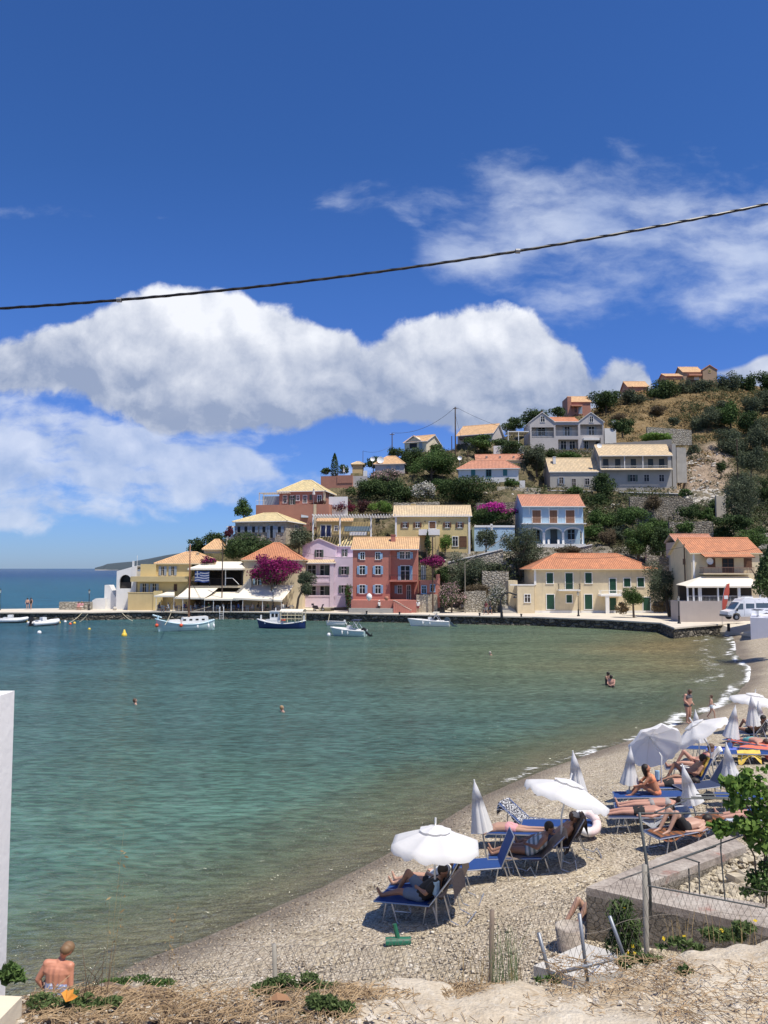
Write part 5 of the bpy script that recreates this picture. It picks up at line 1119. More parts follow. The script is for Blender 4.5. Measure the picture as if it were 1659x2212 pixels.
# --- retaining walls on the slope
def wallrun(name, label, conv, x0, y0, x1, y1, hpx, Y, m, D=0.6, cap=None, rz=0, cat='wall', group='retaining walls on the slope'):
    g = House(name, label, cat, conv, x0, x1, (y0+y1)/2+hpx, (y0+y1)/2, Y=Y, rz=rz, D=D, wall=m, pad=False, group=group)
    mb = MB(); z0 = g.F.px(x0, y0)[1]; z1 = g.F.px(x1, y1)[1]; n = max(6, int(g.W/0.8)); random.seed(int(x0+y0))
    for i in range(n):
        a, b = g.W*i/n, g.W*(i+1)/n; za, zb_ = z0+(z1-z0)*i/n, z0+(z1-z0)*(i+1)/n
        j = random.uniform(-0.06, 0.06) if cap is None else 0
        mb.add([(a, 0, -2), (b, 0, -2), (b, 0, zb_+j), (a, 0, za+j), (a, D, -2), (b, D, -2), (b, D, zb_+j), (a, D, za+j)], [(0, 1, 2, 3), (7, 6, 5, 4), (3, 2, 6, 7), (0, 3, 7, 4), (1, 5, 6, 2)])
    mb.build('masonry', m, g.root)
    if cap:
        mb = MB(); mb.add([(0, -0.1, z0+0.003), (g.W, -0.1, z1+0.003), (g.W, D+0.1, z1+0.003), (0, D+0.1, z0+0.003), (0, -0.1, z0+0.16), (g.W, -0.1, z1+0.16), (g.W, D+0.1, z1+0.16), (0, D+0.1, z0+0.16)], [(3, 2, 1, 0), (4, 5, 6, 7), (0, 1, 5, 4), (1, 2, 6, 5), (2, 3, 7, 6), (3, 0, 4, 7)]); mb.build('coping', cap, g.root)
    return g
wallrun('retaining_wall', 'long dry stone wall with pale coping below the balcony house', C6, 545, 1030, 1275, 1052, 130, 151.5, RUBBLE, cap=WHITEW)
wallrun('retaining_wall', 'dry stone wall with white coping below the plain grey house', C6, 5, 1018, 345, 1024, 35, 153.5, RUBBLE2, cap=WHITEW)
wallrun('retaining_wall', 'pale cream concrete wall below the long white house', C4, 215, 245, 655, 265, 150, 150, plaster('sandy_render', (0.60, 0.53, 0.40), 0.1, 0.4))
wallrun('retaining_wall', 'stone wall behind the roof of the broad yellow house', C3, 530, 412, 995, 402, 60, 142, RUBBLE2)
wallrun('retaining_wall', 'rubble wall on the slope above the blue garden wall', C4, 0, 415, 470, 400, 120, 139, RUBBLE)
wallrun('retaining_wall', 'tall rough stone wall beside the red annex behind the street lamp', C3, 762, 1342, 975, 1342, 170, 113.2, STONEF)
wallrun('retaining_wall', 'rough stone wall behind the pink oleander on the quay', C3, 1245, 1310, 1470, 1305, 210, 113.6, RUBBLE2)
wallrun('retaining_wall', 'grey sheet wall on the terrace above the balcony house', C6, 440, 662, 935, 632, 40, 164, plaster('grey_sheet', (0.24, 0.23, 0.215), 0.1, 0.3))
wallrun('retaining_wall', 'concrete wall piece beside the dug earth right of the balcony house', C6, 975, 785, 1048, 785, 100, 158, CONCRETE)
wallrun('retaining_wall', 'upper concrete wall piece beside the dug earth', C6, 972, 692, 1042, 695, 60, 163, CONCRETE)
wallrun('retaining_wall', 'heap like stone wall at the edge of the dry field', C6, 750, 535, 1085, 560, 60, 171, RUBBLE2)
wallrun('retaining_wall', 'short plastered wall end under the twisted tree at right', C5, 1138, 50, 1235, 60, 180, 140, plaster('sandy_render2', (0.50, 0.44, 0.34), 0.1, 0.4))
wallrun('retaining_wall', 'crumbling stone wall with dark niche right of the blue house', C5, 260, 60, 900, 75, 150, 141, RUBBLE)
wallrun('retaining_wall', 'low ruin wall with brick piers above the restaurant shed', C5, 660, 318, 1105, 312, 120, 128, RUBBLE)
wallrun('retaining_wall', 'white edged path wall on the slope below the yellow house', C3, 1080, 1020, 1640, 885, 18, 121.5, RUBBLE2, cap=WHITEW)
wallrun('retaining_wall', 'thin white topped path wall between blue house and cream house', C4, 850, 905, 1175, 840, 14, 126, RUBBLE2, cap=WHITEW)
wallrun('retaining_wall', 'rough stone bank wall left of the cream annex', C4, 60, 1100, 330, 1110, 330, 117, RUBBLE2)
wallrun('retaining_wall', 'whitish boundary wall high on the right slope', C5, 1400, 440, 1659, 430, 30, 122, RUBBLE2)
wallrun('retaining_wall', 'stone wall behind the tamarisk right of the cream house', C5, 430, 650, 760, 690, 120, 112, RUBBLE)
# ------------------------------------------------------------------ hill mesh (after the houses have claimed their plots)
az = np.linspace((340-CX)/FPX, (2100-CX)/FPX, 330); ys = np.arange(99, 262, 0.75)
AZ, YY = np.meshgrid(az, ys); XX = AZ*YY
ZZ = hill_z(XX, YY); 
bumpy = fbm(XX, YY, 0.16, 11, 4)*0.9+fbm(XX, YY, 0.7, 12, 3)*0.25
nopad = np.clip((ZZ-1.6)/3.0, 0, 1)
for (px, py, hw, hd, rz, pz) in PADS:
    c_, s_2 = math.cos(rz), math.sin(rz); lx = (XX-px)*c_+(YY-py)*s_2; ly = -(XX-px)*s_2+(YY-py)*c_
    nopad = np.where((np.abs(lx) < hw+1.2) & (np.abs(ly) < hd+1.2), 0, nopad)
ZZ = ZZ+bumpy*nopad
xd = CX+AZ*FPX
qfy = np.interp(xd, [q[0] for q in QF], [p.y for p in qf])
ZZ = np.where((YY < 113.5) & (xd < 1560), np.minimum(ZZ, 0.9), ZZ)
ZZ = np.where((YY < qfy+2.0) & (xd < 1600), -3.0, ZZ)
yd = CY-(((ZZ-7.6)/YY)*math.cos(PITCH)-math.sin(PITCH))*FPX
pale = sm(xd, 1425, 1470)*(1-sm(xd, 1560, 1610))*sm(YY, 150, 156)*(1-sm(YY, 170, 178))
grass = sm(YY, 172, 184)*sm(xd, 1230, 1330)
rock = (1-sm(YY, 126, 134))*sm(xd, 930, 1000)*0.9+0.35*sm(xd, 1290, 1400)*(1-sm(YY, 150, 156))
def _hill(nt, bs, out):
    p = wpos(nt)
    def A(n):
        a = nn(nt, 'ShaderNodeAttribute'); a.attribute_name = n; return a.outputs['Fac']
    n1 = NOISE(nt, p, 0.35, 7, 0.68).outputs['Fac']; n2 = NOISE(nt, p, 2.2, 6, 0.7).outputs['Fac']; n3 = NOISE(nt, p, 0.12, 5, 0.6).outputs['Fac']
    base = RAMP(nt, n1, [(0.3, (0.06, 0.065, 0.028)), (0.45, (0.13, 0.115, 0.055)), (0.6, (0.24, 0.19, 0.11)), (0.75, (0.36, 0.31, 0.23))])
    gr = RAMP(nt, n1, [(0.3, (0.10, 0.09, 0.042)), (0.45, (0.20, 0.14, 0.06)), (0.6, (0.29, 0.20, 0.09)), (0.75, (0.32, 0.25, 0.15))])
    pa = RAMP(nt, n1, [(0.3, (0.24, 0.18, 0.125)), (0.5, (0.40, 0.30, 0.21)), (0.75, (0.52, 0.42, 0.32))])
    ro = RAMP(nt, NOISE(nt, p, 0.9, 7, 0.75, 0.6).outputs['Fac'], [(0.3, (0.07, 0.062, 0.045)), (0.45, (0.22, 0.195, 0.155)), (0.62, (0.42, 0.39, 0.33)), (0.75, (0.50, 0.47, 0.41))])
    c = MIX(nt, A('grass'), base, gr); c = MIX(nt, A('rock'), c, ro); c = MIX(nt, A('pale'), c, pa)
    c = MIX(nt, RANGE(nt, n2, 0.32, 0.7), mul_node(nt, c, 0.55), mul_node(nt, c, 1.25))
    put(nt, bs.inputs['Base Color'], c); bs.inputs['Roughness'].default_value = 1.0
    bump(nt, bs, M_(nt, 'ADD', n2, n1), 1.0, 0.5)
grid_mesh('terrain', XX, YY, ZZ, mat('hillside', _hill), {'pale': pale, 'grass': grass, 'rock': rock})
# ------------------------------------------------------------------ vegetation
rng = np.random.default_rng(7)
L_DARK = leafy('leaf_dark', (0.030, 0.059, 0.022), (0.108, 0.162, 0.051)); L_OLIVE = leafy('leaf_olive', (0.054, 0.078, 0.046), (0.169, 0.196, 0.115))
L_GREEN = leafy('leaf_green', (0.041, 0.088, 0.024), (0.142, 0.223, 0.061)); L_PINE = leafy('leaf_pine', (0.035, 0.068, 0.024), (0.115, 0.169, 0.054))
L_BROWN = leafy('leaf_brown', (0.088, 0.068, 0.043), (0.216, 0.169, 0.101)); L_MAROON = leafy('leaf_maroon', (0.054, 0.027, 0.027), (0.149, 0.061, 0.061))
L_BRIGHT = leafy('leaf_bright', (0.068, 0.145, 0.025), (0.272, 0.408, 0.093), 0.35); L_DRY = leafy('leaf_dry', (0.220, 0.150, 0.070), (0.460, 0.340, 0.180))
F_MAG = leafy('flower_magenta', (0.16, 0.010, 0.075), (0.42, 0.030, 0.20), 0.3); F_MAG2 = leafy('flower_bright_magenta', (0.38, 0.015, 0.21), (0.65, 0.06, 0.42), 0.3)
F_WHT = leafy('flower_white', (0.45, 0.43, 0.37), (0.75, 0.73, 0.66)); F_PNK = leafy('flower_pink', (0.42, 0.25, 0.25), (0.68, 0.50, 0.47)); F_YEL = leafy('flower_yellow', (0.6, 0.42, 0.02), (0.8, 0.6, 0.05))
F_DKR = leafy('flower_dark_red', (0.12, 0.012, 0.035), (0.28, 0.03, 0.08))
def leaf_quads(C, size, rg, normal=None, flat=0.6, aspect=0.6):
    n = len(C); d = rg.normal(size=(n, 3))
    if normal is not None: d = d*flat+normal
    d /= np.linalg.norm(d, axis=1, keepdims=True)+1e-9
    a = rg.normal(size=(n, 3)); u = np.cross(d, a); u /= np.linalg.norm(u, axis=1, keepdims=True)+1e-9; v = np.cross(d, u)
    s = size*rg.uniform(0.6, 1.35, (n, 1)); u = u*s*0.5; v = v*s*0.5*aspect
    V = np.stack([C-u, C-v*0.9+u*0.1, C+u, C+v*0.9-u*0.1], 1).reshape(-1, 3)
    Q = np.arange(n*4).reshape(-1, 4); return V, Q, np.repeat(rg.uniform(0, 1, n), 4)
def crown_pts(w, d, h, n, rg, lobes=11, shape='round', fill=0.35):
    k = []
    for _ in range(lobes):
        for _t in range(30):
            p = rg.uniform(-1, 1, 3)
            if (p**2).sum() < 1: break
        k.append(p*0.74)
    k = np.array(k); r = rg.uniform(0.20, 0.46, lobes)
    if shape == 'flat': k[:, 2] *= 0.5
    which = rg.choice(lobes, n, p=r**2/(r**2).sum()); dr = rg.normal(size=(n, 3)); dr /= np.linalg.norm(dr, axis=1, keepdims=True)
    rad = r[which]*np.where(rg.uniform(size=n) < fill, rg.uniform(0.3, 1, n), rg.normal(1.0, 0.17, n))
    pts = k[which]+dr*rad[:, None]
    if shape == 'cone': t = (pts[:, 2]+1)/2; f = np.clip(1.15-t, 0.12, 1); pts[:, 0] *= f; pts[:, 1] *= f
    mx = np.abs(pts).max(0); pts = pts/mx
    tint_l = rg.uniform(-0.22, 0.22, lobes)[which]
    return pts*np.array([w/2, d/2, h/2]), dr, tint_l, k/mx*np.array([w/2, d/2, h/2])
SPEC = { # material, leaf size m (at village distance), shape, trunk fraction, fill
 'dark': (L_DARK, 0.30, 'round', 0.18), 'olive': (L_OLIVE, 0.26, 'round', 0.25), 'green': (L_GREEN, 0.28, 'round', 0.18), 'pine': (L_PINE, 0.26, 'cone', 0.12),
 'cypress': (L_DARK, 0.24, 'cyp', 0.05), 'brown': (L_BROWN, 0.20, 'round', 0.1), 'maroon': (L_MAROON, 0.24, 'round', 0.1), 'bright': (L_BRIGHT, 0.24, 'round', 0.1), 'dry': (L_DRY, 0.2, 'round', 0.02)}
NT = [0]
def tree(label, x, yb, wpx, hpx, kind, Y=None, cat=None, name=None, group=None, trunk=None, fl=None, flden=0.5, ls=None, dens=1.0, tx=None, seed=None, fltop=False):
    NT[0] += 1; rg = np.random.default_rng(seed or (100+NT[0]*17))
    p = GH(x, yb) if Y is None else P(x, yb, Y); k = p.y/FPX; w = wpx*k; h = hpx*k; w *= 1.1; d = w*0.8
    mt, lz, shape, tf = SPEC[kind]; lz = ls or lz*(p.y/125.0); tf = trunk if trunk is not None else tf
    nm = name or ('olive_tree' if kind == 'olive' else 'pine_tree' if kind == 'pine' else 'cypress' if kind == 'cypress' else 'shrub' if hpx < 40 else 'broadleaf_tree')
    ct = cat or ('tree' if 'tree' in nm or nm == 'cypress' else 'shrub')
    root = empty(nm, p, 0, label, ct, group)
    ch = h*(1-tf*0.75) if trunk is not None else h*0.97; cz = h-ch/2
    area = math.pi*((w*ch)+(w*d)+(ch*d))/1.0; n = int(min(9000, max(160, 1.05*dens*area/(lz*lz*0.6))))
    if shape == 'cyp':
        t = rg.uniform(0, 1, n); a = rg.uniform(0, 2*math.pi, n); rr = (w/2)*np.sin(np.pi*np.clip(t*0.92+0.08, 0, 1))**0.6*(1.05-0.5*t)*rg.uniform(0.6, 1.08, n)
        pts = np.stack([rr*np.cos(a), rr*np.sin(a), (t-0.5)*ch], -1); dr = np.stack([np.cos(a), np.sin(a), 0*a+0.8], -1); tl = np.zeros(n); lob = np.zeros((1, 3))
    else: pts, dr, tl, lob = crown_pts(w, d, ch, n, rg, 8 if n < 500 else 15, 'flat' if shape == 'flat' else shape)
    off = 0 if tx is None else (x-tx)*k
    pts[:, 2] += cz
    dr = dr+np.array([0, 0, 0.5])
    isf = np.zeros(n, bool)
    if fl is not None:
        hz = (pts[:, 2]-pts[:, 2].min())/(np.ptp(pts[:, 2])+1e-6)
        isf = rg.uniform(size=n) < flden*(np.clip(hz*2.2-0.6, 0, 1) if fltop else np.clip(0.45+hz, 0, 1))
    V, Q, T_ = leaf_quads(pts[~isf], lz, rg, dr[~isf], 0.9); T_ = np.clip(T_*0.8+0.1+np.repeat(tl[~isf], 4), 0, 1)
    mesh_np('crown' if ct == 'tree' else 'foliage', V, Q, mt, root, T_)
    if isf.any():
        V, Q, T_ = leaf_quads(pts[isf]+dr[isf]*lz*0.12, lz*0.85, rg, dr[isf], 0.9, 0.9); mesh_np('blossom', V, Q, fl, root, T_)
    if hpx > 30 and kind not in ('dry',):
        mb = MB(); r0 = max(0.10, h*0.035); bz = cz-ch*0.1
        mb.tube([(-off, 0, -0.5), (-off*0.7+rg.uniform(-.05, .05)*h, 0, bz*0.5), (0, 0, bz)], [r0, r0*0.8, r0*0.55], 6)
        for q in lob[:6]:
            mb.tube([(-off*0.5, 0, bz*0.65), (q[0]*0.4, q[1]*0.4, bz*0.9+q[2]*0.2), (q[0], q[1], q[2]+cz)], [r0*0.55, r0*0.35, r0*0.12], 5)
        mb.build('trunk', BARK, root)
    return root
G1 = 'trees on the village slope'; G2 = 'shrubs between the village houses'; G3 = 'trees along the hilltop'; G4 = 'flowering shrubs'
for a in [
 ('dark shrubby tree on the left ridge, beyond the hidden cottage', 426, 1200, 52, 44, 'dark', 134, G1), ('dark tree touching the left side of the stone house terrace', 466, 1196, 58, 50, 'dark', 133, G1),
 ('wide dense dark tree in front of the stone house', 533, 1222, 108, 74, 'dark', 126, G1), ('slim pine tree rising left of the terracotta house terrace', 524, 1128, 42, 56, 'green', 138, G1),
 ('grey green tree before the right end of the stone house', 646, 1192, 60, 58, 'olive', 127, G1), ('narrow tall cypress on the skyline by the closed parasol', 723, 1036, 19, 58, 'cypress', 160, G1),
 ('small dark shrub left of the cypress', 703, 1026, 26, 16, 'dark', 161, G2), ('small shrub right of the cypress', 742, 1026, 22, 24, 'dark', 161, G2),
 ('dark tree below the whitish retaining wall', 790, 1088, 92, 56, 'dark', 150, G1), ('very dark tree between the two oleanders on the slope', 866, 1088, 66, 64, 'dark', 147, G1),
 ('large green tree below the gabled cream house', 932, 1046, 120, 82, 'green', 158, G1), ('huge dark tree left of the long white house', 1013, 1096, 128, 86, 'dark', 147, G1),
 ('green tree in front of the long low skyline house', 1032, 972, 66, 36, 'green', 172, G1), ('bushy tree at the right end of the long low skyline house', 1110, 938, 52, 38, 'dark', 186, G1),
 ('dark tree on the skyline left of the twin gabled house', 1155, 922, 60, 44, 'dark', 190, G1), ('small tree on the skyline behind the twin gabled house roof', 1204, 902, 36, 26, 'dark', 192, G1),
 ('olive tree below the left gable of the twin gabled house', 1161, 1032, 76, 78, 'olive', 162.5, G1), ('low clipped hedge below the white house', 1101, 1053, 40, 24, 'green', 151, G2),
 ('dark green foliage under the bright magenta bougainvillea', 1050, 1140, 84, 44, 'dark', 134, G2), ('bright green shrub beside the pergola on the slope', 823, 1112, 54, 32, 'bright', 141, G2),
 ('maroon leaved shrub between two green shrubs above the pergola', 786, 1112, 30, 36, 'maroon', 142, G2), ('slim climbing tree against the porch of the broad yellow house', 923, 1202, 18, 58, 'pine', 125.6, G1),
 ('round clipped bright bush by the porch of the broad yellow house', 961, 1196, 30, 42, 'bright', 126, G2), ('big dark tree on the bank behind the wooden boom pole', 1003, 1282, 92, 98, 'olive', 119, G1),
 ('feathery grey tree left of the blue garden wall path', 1050, 1196, 46, 58, 'olive', 124, G1), ('large dark olive tree before the blue house', 1125, 1240, 104, 118, 'olive', 122, G1),
 ('round dark pine like tree before the left end of the balcony house', 1308, 1074, 62, 62, 'dark', 151, G1), ('dark ivy mass hanging below the round dark tree', 1297, 1108, 72, 44, 'dark', 149, G2),
 ('green scrub right of the blue house roof', 1296, 1140, 60, 40, 'green', 139, G2), ('mid green scrub right of the blue house arches', 1285, 1168, 46, 38, 'green', 134, G2), ('dry brown leafless shrub above the red hipped roof', 1315, 1190, 44, 56, 'brown', 130, G2),
 ('tall green tree above the right end of the red hipped roof', 1378, 1206, 96, 88, 'green', 122, G1), ('dark green tree left of the back shed', 1430, 1208, 66, 76, 'dark', 120, G1), ('dense green tree below the rubble wall', 1368, 1140, 74, 50, 'green', 133, G1),
 ('spreading green shrub on the slope right of the niche', 1490, 1128, 52, 40, 'dark', 135, G2), ('low green shrub left of the short plastered wall', 1530, 1130, 44, 36, 'green', 134, G2), ('green shrub between the brick piers', 1480, 1158, 44, 34, 'green', 127, G2),
 ('big twisted olive at the right edge above the corner restaurant', 1610, 1152, 98, 138, 'olive', 129, G1), ('dark scrub under the big twisted olive', 1585, 1150, 80, 46, 'dark', 127, G2),
 ('dark tree on the left shoulder of the hilltop', 1308, 890, 74, 60, 'dark', 205, G3), ('olive with visible trunk beside the dark shoulder tree', 1372, 892, 60, 56, 'olive', 208, G3), ('densest dark tree of the hilltop row', 1432, 874, 78, 66, 'dark', 210, G3),
 ('narrow tree left of the summit olives', 1480, 864, 34, 48, 'olive', 213, G3), ('summit olive below the brown house', 1524, 868, 64, 52, 'olive', 213, G3), ('summit olive right of the brown house', 1575, 868, 56, 72, 'olive', 214, G3),
 ('dark summit tree second from the right edge', 1614, 862, 44, 70, 'dark', 216, G3), ('summit tree at the right edge', 1655, 858, 60, 64, 'dark', 216, G3), ('lower olive at the right edge of the dry field', 1660, 892, 56, 60, 'olive', 196, G3),
 ('broad grey green tree in the dry field', 1530, 944, 76, 74, 'olive', 184, G1), ('second tree in the dry field, right of the broad one', 1578, 940, 62, 80, 'green', 183, G1), ('tree above the dug earth', 1583, 990, 76, 76, 'olive', 171, G1),
 ('tall tree at the right edge above the dug earth', 1642, 985, 70, 86, 'olive', 171, G1), ('grey tree at the lower right edge of the dug earth', 1622, 1028, 66, 66, 'olive', 150, G1), ('round dark bush by the white cube wing', 1345, 942, 56, 46, 'dark', 172, G2),
 ('green vine over the upper terrace wall', 1415, 956, 72, 22, 'bright', 168, G2), ('spiky agave on the dry field', 1454, 920, 30, 20, 'olive', 178, G2), ('small shrub on the dug earth', 1558, 1028, 24, 36, 'dark', 158, G2),
 ('green planting below the twin gabled house plinth', 1230, 992, 50, 18, 'green', 167, G2), ('palm like plant left of the green planting', 1192, 1000, 26, 34, 'dark', 164, G2), ('low tree left of the gabled cream house', 856, 994, 36, 30, 'dark', 166, G2),
 ('tall ivy column below the gabled cream house', 877, 1030, 22, 72, 'dark', 162, G2), ('shrub right of the small ochre building', 806, 1018, 54, 34, 'dark', 165, G2), ('grey scrub behind the cream annex', 1165, 1238, 50, 34, 'brown', 120, G2),
 ('scrub on the bank above the white oleander', 1030, 1300, 60, 40, 'brown', 116, G2), ('dark shrub over the stone wall by the red annex', 955, 1265, 40, 50, 'dark', 117, G2), ('mixed scrub above the cream house left gutter', 1230, 1205, 60, 26, 'brown', 125, G2),
 ('scrub below the white topped wall of the grey house', 1240, 1070, 36, 22, 'green', 152, G2), ('green shrub above the balcony house parapet', 1360, 1120, 60, 26, 'green', 143, G2), ('grey shrub over the crumbling wall', 1410, 1105, 40, 40, 'brown', 139.5, G2),
 ('dark bush at the foot of the white pergola', 1085, 968, 46, 22, 'dark', 173, G2), ('scrub behind the back shed', 1500, 1180, 60, 24, 'green', 121, G2), ('greenery behind the corner restaurant roof right', 1625, 1200, 70, 60, 'green', 112, G2)]:
    tree(a[0], a[1], a[2], a[3], a[4], a[5], a[6], group=a[7], name=('shrub' if a[7] == G2 else None))
fillers = [(895, 1010, 60, 44, 'dark', 'dark tree under the gabled cream house terrace'), (955, 1070, 60, 40, 'green', 'green bush left of the huge dark tree'), (830, 1075, 50, 36, 'dark', 'dark bush right of the tree below the retaining wall'), (1240, 1120, 40, 46, 'dark', 'dark bush tucked behind the blue house roof'),
 (1330, 1140, 50, 36, 'dark', 'dark bush between the green scrubs right of the blue house'), (1420, 1160, 56, 50, 'green', 'green tree above the dark tree of the back shed'), (1345, 1175, 50, 44, 'olive', 'grey tree over the middle of the red hipped roof'), (1450, 1100, 60, 30, 'brown', 'brown scrub on the crumbling wall top'), (1555, 1120, 50, 50, 'dark', 'dark tree left of the twisted olive'), (1560, 1180, 60, 44, 'dark', 'dark tree behind the corner restaurant roof'),
 (1090, 1160, 60, 40, 'olive', 'grey shrub on the terrace left of the large olive'), (1010, 1180, 50, 40, 'dark', 'dark shrub right of the broad yellow house base'), (1060, 1250, 60, 40, 'olive', 'grey scrub between boom pole and large olive'), (1500, 985, 30, 26, 'olive', 'small olive beside the upper dug earth'), (1620, 945, 60, 60, 'dark', 'dark tree in the right part of the dry field'), (1655, 1085, 60, 60, 'dark', 'dark tree at the right edge below the upper woods'),
 (1560, 905, 44, 40, 'olive', 'low olive in the middle of the dry field'), (1420, 898, 40, 24, 'brown', 'brown bush on the upper dry field'), (1335, 915, 36, 24, 'brown', 'brown bush beside the hilltop olives'), (1625, 900, 46, 50, 'olive', 'olive near the right end of the summit row'), (600, 1130, 40, 26, 'dark', 'dark shrub behind the stone house roof'), (690, 1105, 40, 26, 'maroon', 'maroon shrub between the pergola and terracotta terrace'),
 (1250, 1010, 44, 26, 'green', 'green bush in front of the plain grey house chimney'), (1100, 990, 60, 40, 'dark', 'dark tree behind the long white house roof'), (1045, 985, 40, 22, 'olive', 'olive on the bank left of the upper red roof'), (940, 985, 50, 30, 'dark', 'dark tree between the gabled house and the tall pole'), (1480, 1075, 30, 20, 'green', 'small bush on the long dry stone wall'), (1640, 1185, 60, 50, 'dark', 'dark tree at right above the restaurant'), (1600, 1060, 50, 44, 'olive', 'olive above the short plastered wall')]
for x, y, w_, h_, k_, l_ in fillers: tree(l_, x, y, w_, h_, k_, group=G1 if h_ > 34 else G2, name=None if h_ > 34 else 'shrub')
tree('large magenta bougainvillea spilling over the awnings', 587, 1270, 128, 76, 'dark', 118.6, 'shrub', 'bougainvillea', G4, fl=F_MAG, flden=0.95, trunk=0.1)
tree('bright magenta bougainvillea above the blue garden wall', 1070, 1128, 96, 46, 'dark', 135, 'shrub', 'bougainvillea', G4, fl=F_MAG2, flden=1.0, trunk=0.1, fltop=True)
tree('dark red bougainvillea right of the terracotta house', 741, 1116, 58, 38, 'maroon', 141, 'shrub', 'bougainvillea', G4, fl=F_DKR, flden=0.55)
tree('magenta bougainvillea on the terrace of the red annex', 938, 1232, 58, 34, 'dark', 112.9, 'shrub', 'bougainvillea', G4, fl=F_MAG, flden=0.85, ls=0.22)
tree('small bougainvillea behind the canopy roof of the restaurant', 452, 1222, 34, 22, 'dark', 121.5, 'shrub', 'bougainvillea', G4, fl=F_MAG, flden=0.8, ls=0.22)
tree('little bougainvillea on the pergola of the stone house', 494, 1168, 20, 34, 'maroon', 130, 'shrub', 'bougainvillea', G4, fl=F_DKR, flden=0.5, ls=0.2)
tree('white and pink oleander under the straw roofed cottage', 836, 1052, 78, 40, 'olive', 153, 'shrub', 'oleander', G4, fl=F_PNK, flden=0.45)
tree('white blossoming oleander in the middle of the slope', 914, 1088, 54, 50, 'dark', 145, 'shrub', 'oleander', G4, fl=F_WHT, flden=0.85)
tree('pink oleander on the quay right of the red annex', 975, 1326, 62, 70, 'dark', 112.2, 'shrub', 'oleander', G4, fl=F_PNK, flden=0.5, ls=0.2)
tree('white oleander beside the cream annex stairs', 1070, 1328, 54, 70, 'olive', 112, 'shrub', 'oleander', G4, fl=F_WHT, flden=0.5, ls=0.2)
tree('leaning tamarisk between awning and lilac house', 657, 1319, 54, 90, 'olive', 115.0, 'tree', 'tamarisk', G1, trunk=0.42, ls=0.2, tx=640)
tree('large tamarisk at the right end of the cream house', 1438, 1330, 92, 128, 'olive', 103, 'tree', 'tamarisk', G1, trunk=0.25, ls=0.2, tx=1448)
tree('small round green tree in front of the cream house', 1369, 1330, 46, 72, 'green', 101, 'tree', 'broadleaf_tree', G1, trunk=0.38, ls=0.18)
tree('dry tawny grass clump left of the small round tree', 1343, 1330, 30, 30, 'dry', 102, 'plant', 'dry_grass_clump', None, ls=0.2)
tree('dry tawny grass clump right of the small round tree', 1425, 1330, 34, 34, 'dry', 101.5, 'plant', 'dry_grass_clump', None, ls=0.2)
tree('bright green pine at the right edge beside the van', 1676, 1372, 98, 214, 'pine', 62, 'tree', 'pine_tree', None, trunk=0.1, ls=0.22, dens=1.5)
tree('climbing plant on the corner of the lilac house', 753, 1318, 18, 62, 'green', 114.9, 'plant', 'climber', None, fl=F_DKR, flden=0.15, ls=0.18)
# low scrub that covers the slope between the things
pts = []; rg = np.random.default_rng(3); V = []; Q = []; T_ = []; cnt = 0
for _ in range(3600):
    x = rg.uniform(400, 1750); Yq = rg.uniform(120, 222); X = (x-CX)/FPX*Yq
    if rg.uniform() < 0.55 and 1440 < x < 1575 and 150 < Yq < 178: continue
    if Yq > 178 and x > 1250 and rg.uniform() < 0.6: continue
    ok = True
    for (px, py, hw, hd, rz, pz) in PADS:
        c_, s_2 = math.cos(rz), math.sin(rz); lx = (X-px)*c_+(Yq-py)*s_2; ly = -(X-px)*s_2+(Yq-py)*c_
        if abs(lx) < hw+1.0 and abs(ly) < hd+1.3: ok = False; break
    if not ok: continue
    z = float(hill_z(X, Yq)); 
    if z < 2.5: continue
    r_ = rg.uniform(0.4, 1.6)**1.1; n = int(34*r_*r_+14); u = rg.normal(size=(n, 3)); u /= np.linalg.norm(u, axis=1, keepdims=True); u[:, 2] = np.abs(u[:, 2])
    C_ = np.array([X, Yq, z+0.1])+u*np.array([r_, r_, r_*0.8])*rg.uniform(0.6, 1, (n, 1))
    v_, q_, t_ = leaf_quads(C_, 0.30, rg, u+np.array([0, 0, 0.4]), 0.9); V.append(v_); Q.append(q_+cnt); cnt += len(v_); T_.append(np.clip(t_*0.5+rg.uniform(0, 0.5), 0, 1))
tag(mesh_np('scrub', np.concatenate(V), np.concatenate(Q), leafy('leaf_scrub', (0.042, 0.050, 0.022), (0.15, 0.145, 0.065)), None, np.concatenate(T_)), 'low olive green scrub covering the slope between houses and walls', 'scrub', kind='stuff')
V = []; Q = []; T_ = []; cnt = 0
